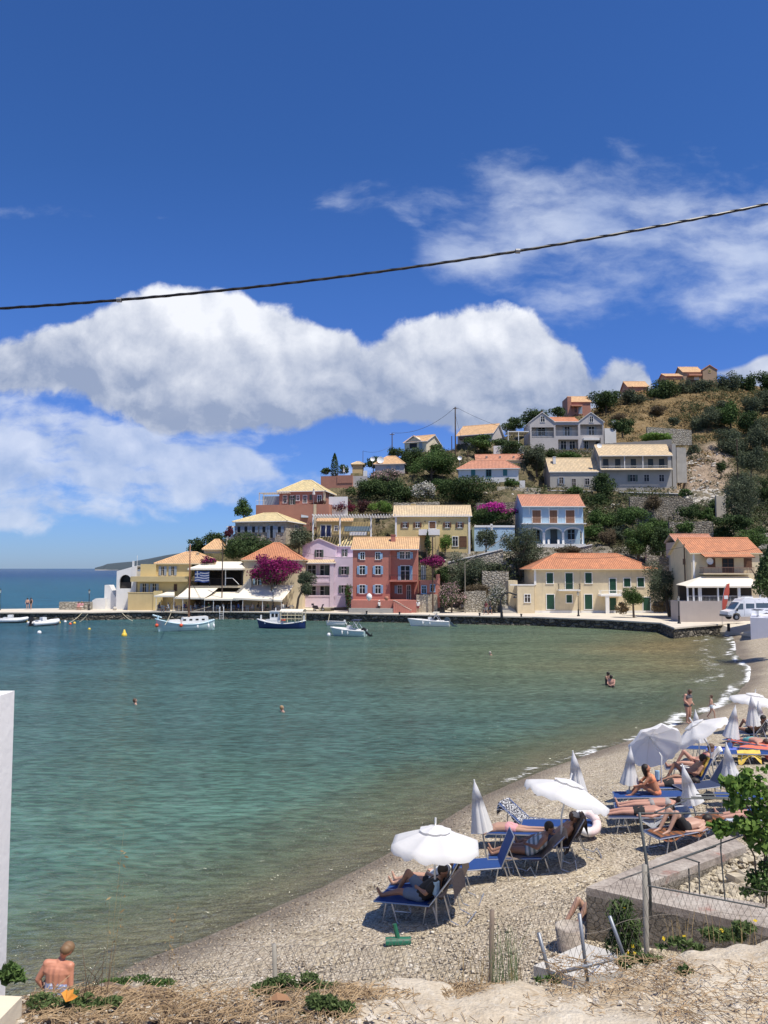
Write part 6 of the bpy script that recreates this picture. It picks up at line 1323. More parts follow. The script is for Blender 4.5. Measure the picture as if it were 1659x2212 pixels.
for _ in range(1150):
    x = rg.uniform(1270, 1800) if rg.uniform() < 0.7 else rg.uniform(740, 1300); Yq = rg.uniform(114, 170) if rg.uniform() < 0.6 else rg.uniform(168, 222); X = (x-CX)/FPX*Yq
    if Yq > 176 and x < 1480: continue
    if 1430 < x < 1580 and 146 < Yq < 176: continue
    if Yq < 119 and x < 1480: continue
    if Yq < 134 and 1150 < x < 1412: continue
    ok = True
    for (px, py, hw, hd, rz, pz) in PADS:
        c_, s_2 = math.cos(rz), math.sin(rz); lx = (X-px)*c_+(Yq-py)*s_2; ly = -(X-px)*s_2+(Yq-py)*c_
        if abs(lx) < hw+2.2 and -hd-4.5 < ly < hd+2: ok = False; break
    if not ok: continue
    z = float(hill_z(X, Yq)); r_ = rg.uniform(0.9, 2.1); n = int(46*r_*r_+20); u = rg.normal(size=(n, 3)); u /= np.linalg.norm(u, axis=1, keepdims=True); u[:, 2] = np.abs(u[:, 2])
    C_ = np.array([X, Yq, z+0.1])+u*np.array([r_, r_, r_*0.85])*(1+0.25*np.sin(u[:, :1]*5+X)+rg.normal(size=(n, 1))*0.13)
    v_, q_, t_ = leaf_quads(C_, 0.36, rg, u+np.array([0, 0, 0.4]), 0.9); V.append(v_); Q.append(q_+cnt); cnt += len(v_); T_.append(np.clip(t_*0.55+rg.uniform(0, 0.45), 0, 1))
tag(mesh_np('thicket', np.concatenate(V), np.concatenate(Q), leafy('leaf_thicket', (0.042, 0.060, 0.024), (0.14, 0.165, 0.065)), None, np.concatenate(T_)), 'continuous olive green thicket filling the slope between the named trees', 'thicket', kind='stuff')
# dry grass tufts on the hill
V = []; Q = []; T_ = []; cnt = 0
n = 9000; x = rg.uniform(1240, 1760, n); Yq = rg.uniform(166, 222, n); X = (x-CX)/FPX*Yq; z = hill_z(X, Yq)+0.2
C_ = np.stack([X, Yq, z], -1); v_, q_, t_ = leaf_quads(C_, 0.75, rg, np.array([0, -0.7, 0.5])[None, :]*np.ones((n, 1)), 0.6, 0.5)
tag(mesh_np('hill_grass', v_, q_, leafy('dry_hill_grass', (0.14, 0.10, 0.04), (0.36, 0.25, 0.11)), None, t_), 'dry golden grass on the upper right slope', 'grass', kind='stuff')
# loose pale stones on the slope
def rocks(n, xa, xb, Ya, Yb, r0, r1, seed):
    rg = np.random.default_rng(seed); mb = MB()
    for _ in range(n):
        x = rg.uniform(xa, xb); Yq = rg.uniform(Ya, Yb); X = (x-CX)/FPX*Yq; r_ = rg.uniform(r0, r1); z = float(hill_z(X, Yq))
        k = len(mb.v); mb.ball((X, Yq, z+r_*0.3), (r_*rg.uniform(.7, 1.3), r_*rg.uniform(.7, 1.2), r_*rg.uniform(.5, .8)), 6, 4)
        for i in range(k, len(mb.v)): v = mb.v[i]; mb.v[i] = tuple(np.array(v)+rg.uniform(-.12, .12, 3)*r_)
    return mb
mb = rocks(260, 1480, 1572, 147, 153, 0.15, 0.5, 1); m2 = rocks(160, 1430, 1560, 152, 172, 0.12, 0.45, 2); mb.add(m2.v, m2.f); m2 = rocks(420, 960, 1700, 117, 150, 0.12, 0.5, 3); mb.add(m2.v, m2.f)
m2 = rocks(200, 1385, 1500, 166, 174, 0.15, 0.5, 4); mb.add(m2.v, m2.f)
tag(mb.build('loose_stones', plain('pale_limestone', (0.50, 0.46, 0.39), 0.95, 0, 0.25)), 'loose pale limestone rubble scattered over the slope', 'stones', kind='stuff')
# ------------------------------------------------------------------ people
_dg = None
def remeshed(mb, voxel, name):
    me = bpy.data.meshes.new('tmp'); me.from_pydata(mb.v, [], mb.f); me.update(); o = bpy.data.objects.new('tmp', me); col.objects.link(o)
    m = o.modifiers.new('r', 'REMESH'); m.mode = 'VOXEL'; m.voxel_size = voxel; m.use_smooth_shade = True
    s = o.modifiers.new('s', 'SMOOTH'); s.factor = 0.5; s.iterations = 2
    bpy.context.view_layer.update(); dg = bpy.context.evaluated_depsgraph_get()
    out = bpy.data.meshes.new_from_object(o.evaluated_get(dg)); out.name = name
    bpy.data.objects.remove(o); bpy.data.meshes.remove(me); return out
def capsule(mb, a, b, ra, rb, n=10):
    a = Vector(a); b = Vector(b); d = b-a; L = d.length or 1e-4
    pts = [a+d*(-0.85*ra/L), a+d*(-0.5*ra/L), a]+[a.lerp(b, 0.5)]+[b, b+d*(0.5*rb/L), b+d*(0.85*rb/L)]
    mb.tube(pts, [ra*0.5, ra*0.86, ra, (ra+rb)/2, rb, rb*0.86, rb*0.5], n)
def V3(*a): return Vector(a)
def POSE(k):
    J = {}
    def S(**kw):
        for n_, v in kw.items(): J[n_] = Vector(v)
    if k in ('stand', 'walk', 'look_down', 'arms_forward'):
        S(pel=(0, 0, .95), che=(0, 0, 1.28), nec=(0, .01, 1.46), hea=(0, -.02, 1.60), shL=(-.19, 0, 1.40), shR=(.19, 0, 1.40), elL=(-.25, .03, 1.13), elR=(.25, .03, 1.13), wrL=(-.25, -.10, .90), wrR=(.25, -.10, .90),
          hiL=(-.09, 0, .92), hiR=(.09, 0, .92), knL=(-.10, -.03, .50), knR=(.10, -.03, .50), anL=(-.11, .02, .09), anR=(.11, .02, .09), toL=(-.13, -.16, .035), toR=(.13, -.16, .035))
        if k == 'walk': S(knL=(-.10, -.20, .54), anL=(-.10, -.24, .11), toL=(-.10, -.42, .07), knR=(.10, .06, .50), anR=(.10, .30, .13), toR=(.10, .16, .03), wrL=(-.25, .16, .93), wrR=(.25, -.24, .96))
        if k == 'look_down': S(hea=(0, -.10, 1.57), che=(0, -.02, 1.28), nec=(0, -.03, 1.45), elL=(-.27, .02, 1.15), wrL=(-.20, -.16, .98), elR=(.27, .02, 1.15), wrR=(.20, -.16, .98))
        if k == 'arms_forward': S(elL=(-.22, -.16, 1.18), wrL=(-.06, -.34, 1.12), elR=(.22, -.16, 1.18), wrR=(.06, -.34, 1.12))
    elif k == 'sit':
        S(pel=(0, 0, .53), che=(0, -.01, .86), nec=(0, -.01, 1.04), hea=(0, -.04, 1.18), shL=(-.19, 0, .98), shR=(.19, 0, .98), elL=(-.24, -.08, .72), elR=(.24, -.08, .72), wrL=(-.12, -.32, .70), wrR=(.12, -.32, .70),
          hiL=(-.09, -.02, .51), hiR=(.09, -.02, .51), knL=(-.12, -.44, .52), knR=(.12, -.44, .52), anL=(-.12, -.42, .10), anR=(.12, -.42, .10), toL=(-.12, -.60, .04), toR=(.12, -.60, .04))
    elif k in ('recline', 'recline_knees'):      # on a sunbed with its back raised, head towards +y
        S(pel=(0, .02, .52), che=(0, .30, .70), nec=(0, .44, .83), hea=(0, .50, .96), shL=(-.19, .38, .78), shR=(.19, .38, .78), elL=(-.27, .20, .62), elR=(.27, .20, .62), wrL=(-.12, -.02, .66), wrR=(.12, -.02, .66),
          hiL=(-.09, 0, .50), hiR=(.09, 0, .50), knL=(-.10, -.42, .55), knR=(.11, -.42, .55), anL=(-.10, -.84, .45), anR=(.11, -.84, .45), toL=(-.13, -.90, .60), toR=(.14, -.90, .60))
        if k == 'recline_knees': S(knL=(-.10, -.30, .86), anL=(-.10, -.56, .48), toL=(-.10, -.74, .43), knR=(.12, -.42, .56))
    elif k in ('supine', 'supine_knees'):
        S(pel=(0, 0, .46), che=(0, .34, .47), nec=(0, .54, .48), hea=(0, .68, .50), shL=(-.19, .47, .46), shR=(.19, .47, .46), elL=(-.30, .22, .42), elR=(.30, .22, .42), wrL=(-.24, -.04, .42), wrR=(.24, -.04, .42),
          hiL=(-.09, -.02, .46), hiR=(.09, -.02, .46), knL=(-.10, -.45, .48), knR=(.11, -.45, .48), anL=(-.10, -.88, .43), anR=(.12, -.88, .43), toL=(-.14, -.92, .58), toR=(.16, -.92, .58))
        if k == 'supine_knees': S(knL=(-.10, -.30, .85), anL=(-.10, -.58, .46), toL=(-.10, -.76, .42), knR=(.12, -.26, .84), anR=(.12, -.50, .46), toR=(.12, -.68, .42))
    elif k == 'prone':
        S(pel=(0, 0, .48), che=(0, .34, .47), nec=(0, .54, .47), hea=(0, .67, .48), shL=(-.18, .47, .46), shR=(.18, .47, .46), elL=(-.34, .62, .42), elR=(.34, .62, .42), wrL=(-.16, .78, .42), wrR=(.16, .78, .42),
          hiL=(-.09, -.02, .47), hiR=(.09, -.02, .47), knL=(-.10, -.45, .44), knR=(.11, -.45, .44), anL=(-.10, -.86, .45), anR=(.12, -.86, .45), toL=(-.11, -.98, .40), toR=(.13, -.98, .40))
    elif k == 'sit_fwd':                          # sitting upright on a sunbed, leaning on the knees
        S(pel=(0, 0, .50), che=(0, -.10, .82), nec=(0, -.16, .98), hea=(0, -.20, 1.12), shL=(-.18, -.14, .93), shR=(.18, -.14, .93), elL=(-.22, -.34, .74), elR=(.22, -.34, .74), wrL=(-.10, -.52, .68), wrR=(.10, -.52, .68),
          hiL=(-.09, -.02, .49), hiR=(.09, -.02, .49), knL=(-.11, -.40, .70), knR=(.11, -.40, .70), anL=(-.11, -.68, .44), anR=(.11, -.68, .44), toL=(-.11, -.84, .42), toR=(.11, -.84, .42))
    elif k == 'hips':                             # woman seen from behind, one arm bent to the hip
        S(pel=(0, 0, .93), che=(0, -.02, 1.26), nec=(0, -.05, 1.43), hea=(-.07, -.10, 1.56), shL=(-.20, -.01, 1.36), shR=(.20, .01, 1.38), elL=(-.23, .02, 1.07), elR=(.33, .05, 1.14), wrL=(-.17, -.04, .83), wrR=(.24, -.02, .92),
          hiL=(-.10, 0, .90), hiR=(.10, 0, .90), knL=(-.11, -.03, .49), knR=(.11, -.02, .49), anL=(-.11, .02, .09), anR=(.12, .03, .09), toL=(-.13, -.16, .035), toR=(.14, -.16, .035))
    return J
SHAPE = dict(slim=1.0, full=1.22)
def body_mb(J, k=1.0, fingers=True):
    mb = MB(); lat = (J['shR']-J['shL']).normalized(); up = (J['nec']-J['pel']).normalized(); fwd = lat.cross(up)*-1
    for s in (-1, 1):
        capsule(mb, J['pel']+lat*s*.065, J['che']+lat*s*.085, .115*k, .115*k); capsule(mb, J['che']+lat*s*.085, J['nec']+lat*s*.07-up*.07, .11*k, .07)
        q = 'L' if s < 0 else 'R'
        capsule(mb, J['nec']-up*.06, J['sh'+q], .06, .06*k); capsule(mb, J['sh'+q], J['el'+q], .052*k, .041*k); capsule(mb, J['el'+q], J['wr'+q], .041*k, .027)
        capsule(mb, J['hi'+q], J['kn'+q], .092*k, .058*k); capsule(mb, J['kn'+q], J['an'+q], .058*k, .038); capsule(mb, J['an'+q], J['to'+q], .040, .026)
        capsule(mb, J['pel']+lat*s*.07, J['hi'+q], .115*k, .10*k)
        d = (J['wr'+q]-J['el'+q]).normalized(); h0 = J['wr'+q]; side = lat*(-s); palm = h0+d*.055
        capsule(mb, h0, palm+d*.02, .028, .034, 8)
        if fingers:
            crl = (-fwd).normalized()*-1
            for i, L in enumerate((.062, .072, .068, .052)):
                b0 = palm+d*.035+side*(.026-.018*i); m_ = b0+d*L*.5+crl*.006; capsule(mb, b0-d*.02, m_, .0095, .009, 6); capsule(mb, m_, m_+d*L*.42+crl*.018, .009, .0075, 6)
            t0 = h0+d*.02+side*.025; capsule(mb, t0, t0+side*.03+d*.035, .011, .0095, 6); capsule(mb, t0+side*.03+d*.035, t0+side*.035+d*.062, .0095, .008, 6)
    capsule(mb, J['pel'], J['che'], .118*k, .122*k); capsule(mb, J['che']+up*.02, J['nec']-up*.05, .118*k, .075); capsule(mb, J['shL']-up*.035, J['shR']-up*.035, .058*k, .058*k); capsule(mb, J['shL']-up*.10+lat*.04, J['shR']-up*.10-lat*.04, .075*k, .075*k)
    capsule(mb, J['che'], J['nec'], .09*k, .05); capsule(mb, J['nec']-up*.02, J['hea']-up*.02, .052, .05)
    hd = (J['hea']-J['nec']).normalized(); f = fwd
    mb.ball(J['hea']+hd*.02, .098, 12, 9); mb.ball(J['hea']-hd*.035+f*.02, (.070, .070, .070), 10, 8)
    capsule(mb, J['hea']+f*.085, J['hea']+f*.112-hd*.02, .012, .016, 6)         # nose
    for s in (-1, 1): mb.ball(J['hea']+lat*s*.095, (.018, .018, .028), 6, 5)     # ears
    return mb, lat, up, f, hd
def skin(name, c):
    def g(nt, bs, out):
        n = NOISE(nt, wpos(nt), 18, 4).outputs['Fac']; put(nt, bs.inputs['Base Color'], MIX(nt, n, mul(c, 0.9), mul(c, 1.08))); bs.inputs['Roughness'].default_value = 0.5
        bs.inputs['Subsurface Weight'].default_value = 0.0
    return mat(name, g)
SK1 = skin('skin_fair', (0.47, 0.28, 0.20)); SK2 = skin('skin_tanned', (0.30, 0.16, 0.105)); SK3 = skin('skin_pink', (0.48, 0.255, 0.185)); SK4 = skin('skin_pale', (0.62, 0.42, 0.32))
HAIRD = plain('hair_dark', (0.02, 0.014, 0.01), 0.6); HAIRB = plain('hair_brown', (0.09, 0.05, 0.03), 0.6); HAIRL = plain('hair_blond', (0.30, 0.20, 0.10), 0.6); HAIRG = plain('hair_grey', (0.35, 0.32, 0.28), 0.6)
def cloth(name, c): return plain('cloth_'+name, c, 0.9, 0, 0.12)
def patterned(name, a, b):
    def g(nt, bs, out):
        v = nn(nt, 'ShaderNodeTexVoronoi'); nt.links.new(wpos(nt), v.inputs['Vector']); v.inputs['Scale'].default_value = 26
        put(nt, bs.inputs['Base Color'], MIX(nt, RANGE(nt, v.outputs['Distance'], 0.3, 0.5), a, b)); bs.inputs['Roughness'].default_value = 0.9
    return mat('cloth_'+name, g)
def strip(name, a, b, ax=0, f=26):
    def g(nt, bs, out):
        tcn = nn(nt, 'ShaderNodeTexCoord'); s = nn(nt, 'ShaderNodeSeparateXYZ'); nt.links.new(tcn.outputs['Object'], s.inputs[0])
        put(nt, bs.inputs['Base Color'], MIX(nt, RANGE(nt, M_(nt, 'SINE', M_(nt, 'MULTIPLY', s.outputs[ax], f)), -0.2, 0.2), a, b)); bs.inputs['Roughness'].default_value = 0.9
    return mat('cloth_'+name, g)
_cache = {}
def wear(J, kind, k, lat, up):
    mb = MB(); g = .016
    if kind in ('shorts', 'trunks', 'skirt'):
        L = {'shorts': .62, 'trunks': .28, 'skirt': .8}[kind]
        for s, q in ((-1, 'L'), (1, 'R')):
            capsule(mb, J['pel']+lat*s*.065+up*.03, J['hi'+q], .118*k+g, .11*k+g); capsule(mb, J['hi'+q], J['hi'+q].lerp(J['kn'+q], L), .10*k+g, .08*k+g)
    elif kind == 'bikini':
        for s, q in ((-1, 'L'), (1, 'R')): capsule(mb, J['pel']+lat*s*.07-up*.01, J['hi'+q], .118*k+g*.5, .108*k+g*.4)
        c = J['che']+up*.02
        capsule(mb, c-lat*.10, c+lat*.10, .112*k+g*.6, .112*k+g*.6)
        n_ = MB(); z = (J['che']+up*.0); keep = mb; 
    elif kind == 'suit':
        for s, q in ((-1, 'L'), (1, 'R')):
            capsule(mb, J['pel']+lat*s*.065, J['che']+lat*s*.085, .115*k+g, .115*k+g); capsule(mb, J['pel']+lat*s*.07, J['hi'+q], .118*k+g, .105*k+g)
            capsule(mb, J['che']+lat*s*.10, J['sh'+q]-lat*s*.06+up*.03, .055, .018)
    elif kind == 'halfsuit':
        for s, q in ((-1, 'L'), (1, 'R')):
            capsule(mb, J['pel']+lat*s*.065, J['pel'].lerp(J['che'], .45)+lat*s*.07, .120*k+g, .112*k+g); capsule(mb, J['pel']+lat*s*.07, J['hi'+q].lerp(J['kn'+q], .25), .118*k+g, .10*k+g)
            capsule(mb, J['pel'].lerp(J['che'], .6)+lat*s*.13, J['sh'+q]-lat*s*.07+up*.035, .02, .015)
    elif kind in ('tshirt', 'dress'):
        for s, q in ((-1, 'L'), (1, 'R')):
            capsule(mb, J['pel']+lat*s*.065+up*.02, J['che']+lat*s*.085, .12*k+g, .118*k+g); capsule(mb, J['che']+lat*s*.09, J['nec']+lat*s*.07-up*.07, .115*k+g, .075)
            capsule(mb, J['sh'+q], J['sh'+q].lerp(J['el'+q], .6), .062*k+g*.6, .052*k+g); capsule(mb, J['nec']-up*.07, J['sh'+q], .06, .066*k+g*.4)
            if kind == 'dress': capsule(mb, J['pel']+lat*s*.07, J['hi'+q].lerp(J['kn'+q], .7), .13*k+g, .12*k+g)
    return mb
def person(label, loc, rz, pose, sk=SK1, clothes=(), hair=HAIRB, k=1.0, h=1.0, long_hair=False, hat=None, vox=0.02, group=None, keepz=None, fingers=False, tiltM=None, name='person'):
    key = (pose, k, round(vox, 3), fingers)
    J = POSE(pose)
    if key not in _cache:
        mb, lat, up, f, hd = body_mb(J, k, fingers); _cache[key] = (remeshed(mb, vox, 'body'), lat, up, f, hd)
    me0, lat, up, f, hd = _cache[key]
    me = me0.copy() ; me.materials.clear(); me.materials.append(sk)
    o = bpy.data.objects.new(name, me); col.objects.link(o); o.location = loc; o.rotation_euler = (0, 0, rz); o.scale = (h, h, h); tag(o, label, 'person', group)
    def ch(nm, mesh, m):
        mesh.materials.clear(); mesh.materials.append(m); c = bpy.data.objects.new(nm, mesh); col.objects.link(c); c.parent = o; return c
    for kind, m in clothes:
        ck = (pose, k, kind, round(vox, 3))
        if ck not in _cache: _cache[ck] = remeshed(wear(J, kind, k, lat, up), vox*0.9, kind)
        nm = {'suit': 'swimsuit', 'halfsuit': 'swimsuit', 'tshirt': 'shirt'}.get(kind, kind); ch(nm, _cache[ck].copy(), m)
    if hair is not None:
        hb = MB(); c = J['hea']; hb.ball(c+hd*.035-f*.022, (.110, .110, .104), 12, 9); hb.ball(c+hd*.0-f*.04, (.102, .095, .10), 10, 8); hb.ball(c-hd*.05-f*.045, (.085, .06, .07), 8, 6)
        if long_hair: capsule(hb, c-f*.07, c-f*.09-hd*.16, .075, .05)
        if long_hair == 'bun': pass
        ch('hair', remeshed(hb, 0.02, 'hair'), hair)
    if hat is not None:
        mb = MB(); c = J['hea']+hd*.06; M = Matrix.Translation(c) @ hd.to_track_quat('Z', 'Y').to_matrix().to_4x4()
        hb = MB(); hb.lathe([(0.0, .085), (.06, .08), (.10, .05), (.112, 0.0), (.15 if hat[1] == 'brim' else .114, -.012)], n=14); hb.xf(M)
        if hat[1] == 'cap': 
            hb.add([M @ Vector(v) for v in ((-.07, -.10, .0), (.07, -.10, .0), (.05, -.19, -.012), (-.05, -.19, -.012))], [(0, 1, 2, 3)])
        hb.build('hat', hat[0], o, smooth=True)
    return o
C_W = cloth('white', (0.7, 0.7, 0.68)); C_BK = cloth('black', (0.02, 0.02, 0.022)); C_NV = cloth('navy', (0.03, 0.04, 0.085)); C_GR = cloth('green', (0.03, 0.16, 0.08)); C_PK = cloth('pink', (0.62, 0.30, 0.32)); C_OR = cloth('orange', (0.75, 0.25, 0.12)); C_DN = cloth('denim', (0.12, 0.17, 0.26)); C_TQ = cloth('turquoise', (0.12, 0.36, 0.36)); C_GY = cloth('grey', (0.30, 0.28, 0.27)); C_BR = cloth('brown', (0.15, 0.10, 0.075)); C_RD = cloth('red', (0.55, 0.07, 0.05)); C_YE = cloth('yellow', (0.75, 0.52, 0.10)); C_BL = cloth('blue', (0.04, 0.12, 0.45)); C_MR = cloth('maroon', (0.20, 0.05, 0.06))
# ------------------------------------------------------------------ along the quay
def street_lamp(label, x, yb, yt, Y=None, z=QZ):
    p = PZ(x, yb, z) if Y is None else P(x, yb, Y); h = P(x, yt, p.y).z-p.z
    root = empty('street_lamp', p, 0, label, 'street lamp', 'black lamp posts along the quay')
    mb = MB(); mb.lathe([(0.20, 0), (0.20, 0.12), (0.12, 0.2), (0.10, 0.75), (0.13, 0.8), (0.06, 0.95), (0.05, h-0.75), (0.09, h-0.68), (0.05, h-0.62)], n=10); mb.build('post', BLACK, root, True)
    mb = MB(); mb.lathe([(0.07, h-0.62), (0.15, h-0.25), (0.16, h-0.22)], n=6); mb.build('glass', plain('lamp_glass', (0.5, 0.5, 0.46), 0.2), root)
    mb = MB(); mb.lathe([(0.19, h-0.22), (0.17, h-0.18), (0.05, h-0.04), (0.03, h+0.05), (0.0, h+0.08)], n=6); mb.build('cap', BLACK, root)
    return root
street_lamp('black street lamp standing on the pier beside the stone parapet', 192, 1318, 1273); street_lamp('black street lamp in front of the big sloping awning', 589.5, 1321, 1270)
street_lamp('black street lamp before the stone wall right of the red house', 916, 1320.5, 1271); street_lamp('black street lamp in front of the long cream house', 1249.5, 1331, 1277); street_lamp('black street lamp at the corner of the quay near the restaurant', 1467, 1347, 1287)
street_lamp('black street lamp cut by the left edge of the picture', -1, 1318, 1272)
# poles and wires
def pole(label, x, yb, yt, Y, r=0.12, m=WOODPOLE, cross=False, cat='utility pole', name='utility_pole', grp='wooden poles carrying wires'):
    p = P(x, yb, Y); h = P(x, yt, Y).z-p.z; root = empty(name, p, 0, label, cat, grp); mb = MB(); mb.tube([(0, 0, -1), (0, 0, h)], [r, r*0.7], 8); mb.build('post', m, root)
    if cross:
        mb = MB(); mb.box(-0.5, -0.06, h-0.45, 0.5, 0.06, h-0.33); mb.build('crossarm', m, root)
        for s in (-0.4, 0.4): mb = MB(); mb.lathe([(0.03, 0), (0.06, 0.05), (0.05, 0.15), (0, 0.18)], (s, 0, h-0.33), 8); mb.build('insulator', WHITE_METAL, root)
    return P(x, yt, Y)
def wire(label, pts, sag=0.5, r=0.02, m=BLACK):
    mb = MB(); q = []
    for a, b in zip(pts[:-1], pts[1:]):
        for k in range(12): t = k/12; v = a.lerp(b, t); v.z -= sag*4*t*(1-t); q.append(v)
    q.append(pts[-1]); mb.tube(q, r, 4); return tag(mb.build('overhead_wire', m), label, 'wire')
tA = pole('tall leaning wooden pole on the skyline, highest of all', 984, 982, 879, 171, 0.17, cross=True); tB = pole('wooden pole left of the gabled cream house', 847, 992, 935, 168, 0.13, cross=True)
tC = pole('thin pole at the left end of the upper terraces', 784, 1020, 974, 163, 0.06); tD = pole('short pole behind the roof of the long white house', 1011, 1020, 974, 157, 0.09); tE = pole('stout short pole right beside the tall skyline pole', 976, 975, 942, 171, 0.13)
tF = pole('wooden pole at the corner of the restaurant with the balcony', 1482, 1328, 1175, 97.5, 0.11); tG = pole('wooden pole in front of the red annex', 935, 1321, 1160, 112.5, 0.13)
tH = pole('pale wooden boom pole before the pink oleander', 1005, 1323, 1215, 112, 0.09, plain('grey_wood', (0.25, 0.22, 0.17), 0.9)); tI = pole('slender brown pole between restaurant deck and awning', 479, 1319, 1165, 116.6, 0.10); tJ = pole('weathered pole on the dug earth slope', 1594, 1028, 948, 151, 0.13)
wire('sagging wire between the two skyline poles', [tB, tA], 1.8, 0.035); wire('wire running right from the tall skyline pole', [tA, P(1142, 937, 182)], 0.8, 0.03); wire('wire from the small left pole to the skyline pole', [tC, P(846, 962, 168)], 0.8, 0.025)
wire('wire from the tall pole down to the white house', [P(983, 893, 171), P(1010, 978, 157), P(1060, 985, 160)], 0.9, 0.025); wire('long wire crossing the fronts of the lilac and red houses', [P(640, 1188, 114), P(790, 1202, 112.5), P(935, 1182, 112.4), P(1020, 1205, 112)], 0.6, 0.02)
wire('wire to the corner restaurant along its roof', [P(1200, 1205, 104), P(1482, 1180, 97.4), P(1640, 1183, 94)], 0.6, 0.022)
mb = MB(); a = tH; b = P(1092, 1160, 112); mb.tube([a, b], 0.05, 5); tag(mb.build('boom', plain('grey_wood', (0.25, 0.22, 0.17), 0.9)), 'long pale spar slanting up from the top of the boom pole', 'spar')
# black arched iron lamp by the steps
p = PZ(1084, 1334, QZ); root = empty('arched_lamp', p, 0, 'black curved iron arm beside the steps of the cream annex', 'lamp'); k = p.y/FPX
mb = MB(); q = [(0, 0, 0), (-0.1, 0, 1.6)]+[(0.9-1.05*math.cos(t), 0, 1.9+1.35*math.sin(t)) for t in [math.pi*i/14*0.62 for i in range(15)]]+[(2.0, 0, 2.95)]
mb.tube(q, [0.2, 0.13]+[0.10]*16, 7); mb.build('arm', BLACK, root); mb = MB(); mb.lathe([(0.04, 0.3), (0.22, 0.1), (0.24, 0)], (1.75, 0, 2.55), 8); mb.build('lamp_shade', BLACK, root)
# boats ---------------------------------------------------------------
def loft_hull(L, B, Hb, Hs, transom=True, draft=0.25, n=16, m=9, rake=0.35, full=1.0, thick=0.05):
    mb = MB(); rows = []; rail = []
    for i in range(n+1):
        t = i/n            # 0 stern, 1 bow
        w = B/2*(math.sin(math.pi*min(1, (0.30 if transom else 0.02)+t*0.62 if t < 0.55 else 1))**0.6 if False else 1)
        if transom: w = B/2*(0.82+0.18*math.sin(math.pi*min(t/0.9, 0.5))) if t < 0.45 else B/2*(1-((t-0.45)/0.55)**2.1)
        else: w = B/2*max(0.03, (1-(abs(t-0.48)/0.52)**2.3))
        z = Hs+(Hb-Hs)*t**1.8 if transom else (Hs*(1-t)**2.6+Hb*t**2.6)*0.55+min(Hs, Hb)*0.45
        row = []
        for j in range(m):
            a = j/(m-1); ww = max(w, 0.02)*math.sin(a*math.pi/2)**0.62; zz = -draft+(z+draft)*(1-math.cos(a*math.pi/2))**0.9
            x = (t-0.5)*L+rake*t**3*(zz+draft)/(z+draft)*(1 if t > 0.5 else 0.3)
            row.append((x, ww, zz))
        rows.append(row)
    for s in (1, -1):
        vs = [(x, s*w, z) for r in rows for x, w, z in r]
        fs = [(i*m+j, (i+1)*m+j, (i+1)*m+j+1, i*m+j+1) for i in range(n) for j in range(m-1)]
        mb.add(vs, fs if s > 0 else [f[::-1] for f in fs])
    if transom:
        r = rows[0]; poly = [(x, w, z) for x, w, z in r]+[(x, -w, z) for x, w, z in reversed(r[1:])]
        mb.add(poly, [tuple(range(len(poly)))])
    rail = [r[-1] for r in rows]
    return mb, rail
def rail_mb(rail, w=0.09, h=0.07):
    mb = MB(); l = [Vector((x, y, z)) for x, y, z in rail]; r = [Vector((x, -y, z)) for x, y, z in rail]; mb.tube(l, h*0.6, 5); mb.tube(r, h*0.6, 5); return mb
def deck_mb(rail, dz=0.15, t0=0.0, t1=1.0):
    mb = MB(); n = len(rail); 
    for i in range(n-1):
        if not (t0 <= i/(n-1) < t1): continue
        (x0, y0, z0), (x1, y1, z1) = rail[i], rail[i+1]; mb.quad((x0, -y0*0.96, z0-dz), (x1, -y1*0.96, z1-dz), (x1, y1*0.96, z1-dz), (x0, y0*0.96, z0-dz))
    return mb
def fender(parent, x, y, z, m, r=0.13, L=0.5, ball=False):
    mb = MB()
    if ball: mb.ball((x, y, z), 0.22, 10, 8); mb.tube([(x, y, z+0.2), (x, y*0.95, z+0.6)], 0.015, 4)
    else: mb.lathe([(0, -L/2), (r*0.7, -L/2+0.03), (r, -L/2+0.12), (r, L/2-0.12), (r*0.6, L/2-0.03), (0.02, L/2), (0.015, L/2+0.3)], (x, y, z), 8)
    return mb.build('fender', m, parent, True)
def outboard(parent, x, m, s=1.0, tilt=45, nm='outboard_motor'):
    mb = MB(); mb.profile([(-0.25, 0.30), (0.22, 0.28), (0.26, 0.55), (0.14, 0.78), (-0.16, 0.80), (-0.28, 0.6)], -0.19, 0.19); mb.profile([(-0.10, -0.45), (0.10, -0.45), (0.13, 0.3), (-0.13, 0.3)], -0.08, 0.08); mb.profile([(-0.38, -0.47), (0.14, -0.47), (0.14, -0.42), (-0.38, -0.42)], -0.15, 0.15)
    mb.profile([(-0.1, -0.75), (0.12, -0.72), (0.12, -0.47), (-0.15, -0.47)], -0.03, 0.03); mb.tube([(-0.22, 0, -0.6), (0.12, 0, -0.6)], 0.07, 6)
    mb.xf(Matrix.Translation((x, 0, 0.35)) @ Matrix.Rotation(R(tilt), 4, 'Y') @ Matrix.Scale(s, 4)); return mb.build(nm, m, parent)
HULLW = plain('white_gelcoat', (0.78, 0.78, 0.76), 0.25, 0, 0.05); PALEB = plain('pale_sea_paint', (0.42, 0.56, 0.55), 0.5, 0, 0.10); NAVY = plain('navy_hull', (0.012, 0.03, 0.12), 0.3, 0, 0.1); ORB = plain('orange_buoy', (0.65, 0.09, 0.03), 0.5); YB = plain('yellow_buoy', (0.75, 0.50, 0.05), 0.5)
WOODB = plain('varnished_mast', (0.20, 0.085, 0.04), 0.5); CREAMP = plain('cream_paint', (0.70, 0.62, 0.42), 0.6)
def boat(name, label, xl, xr, yw, L, bow_left=True, rot=0, group='boats moored in the bay'):
    p = PZ((xl+xr)/2, yw, 0); W = (xr-xl)*p.y/FPX; a = R(rot)+(math.pi if bow_left else 0); r = empty(name, (p.x, p.y, 0), a, label, 'boat', group); return r, W
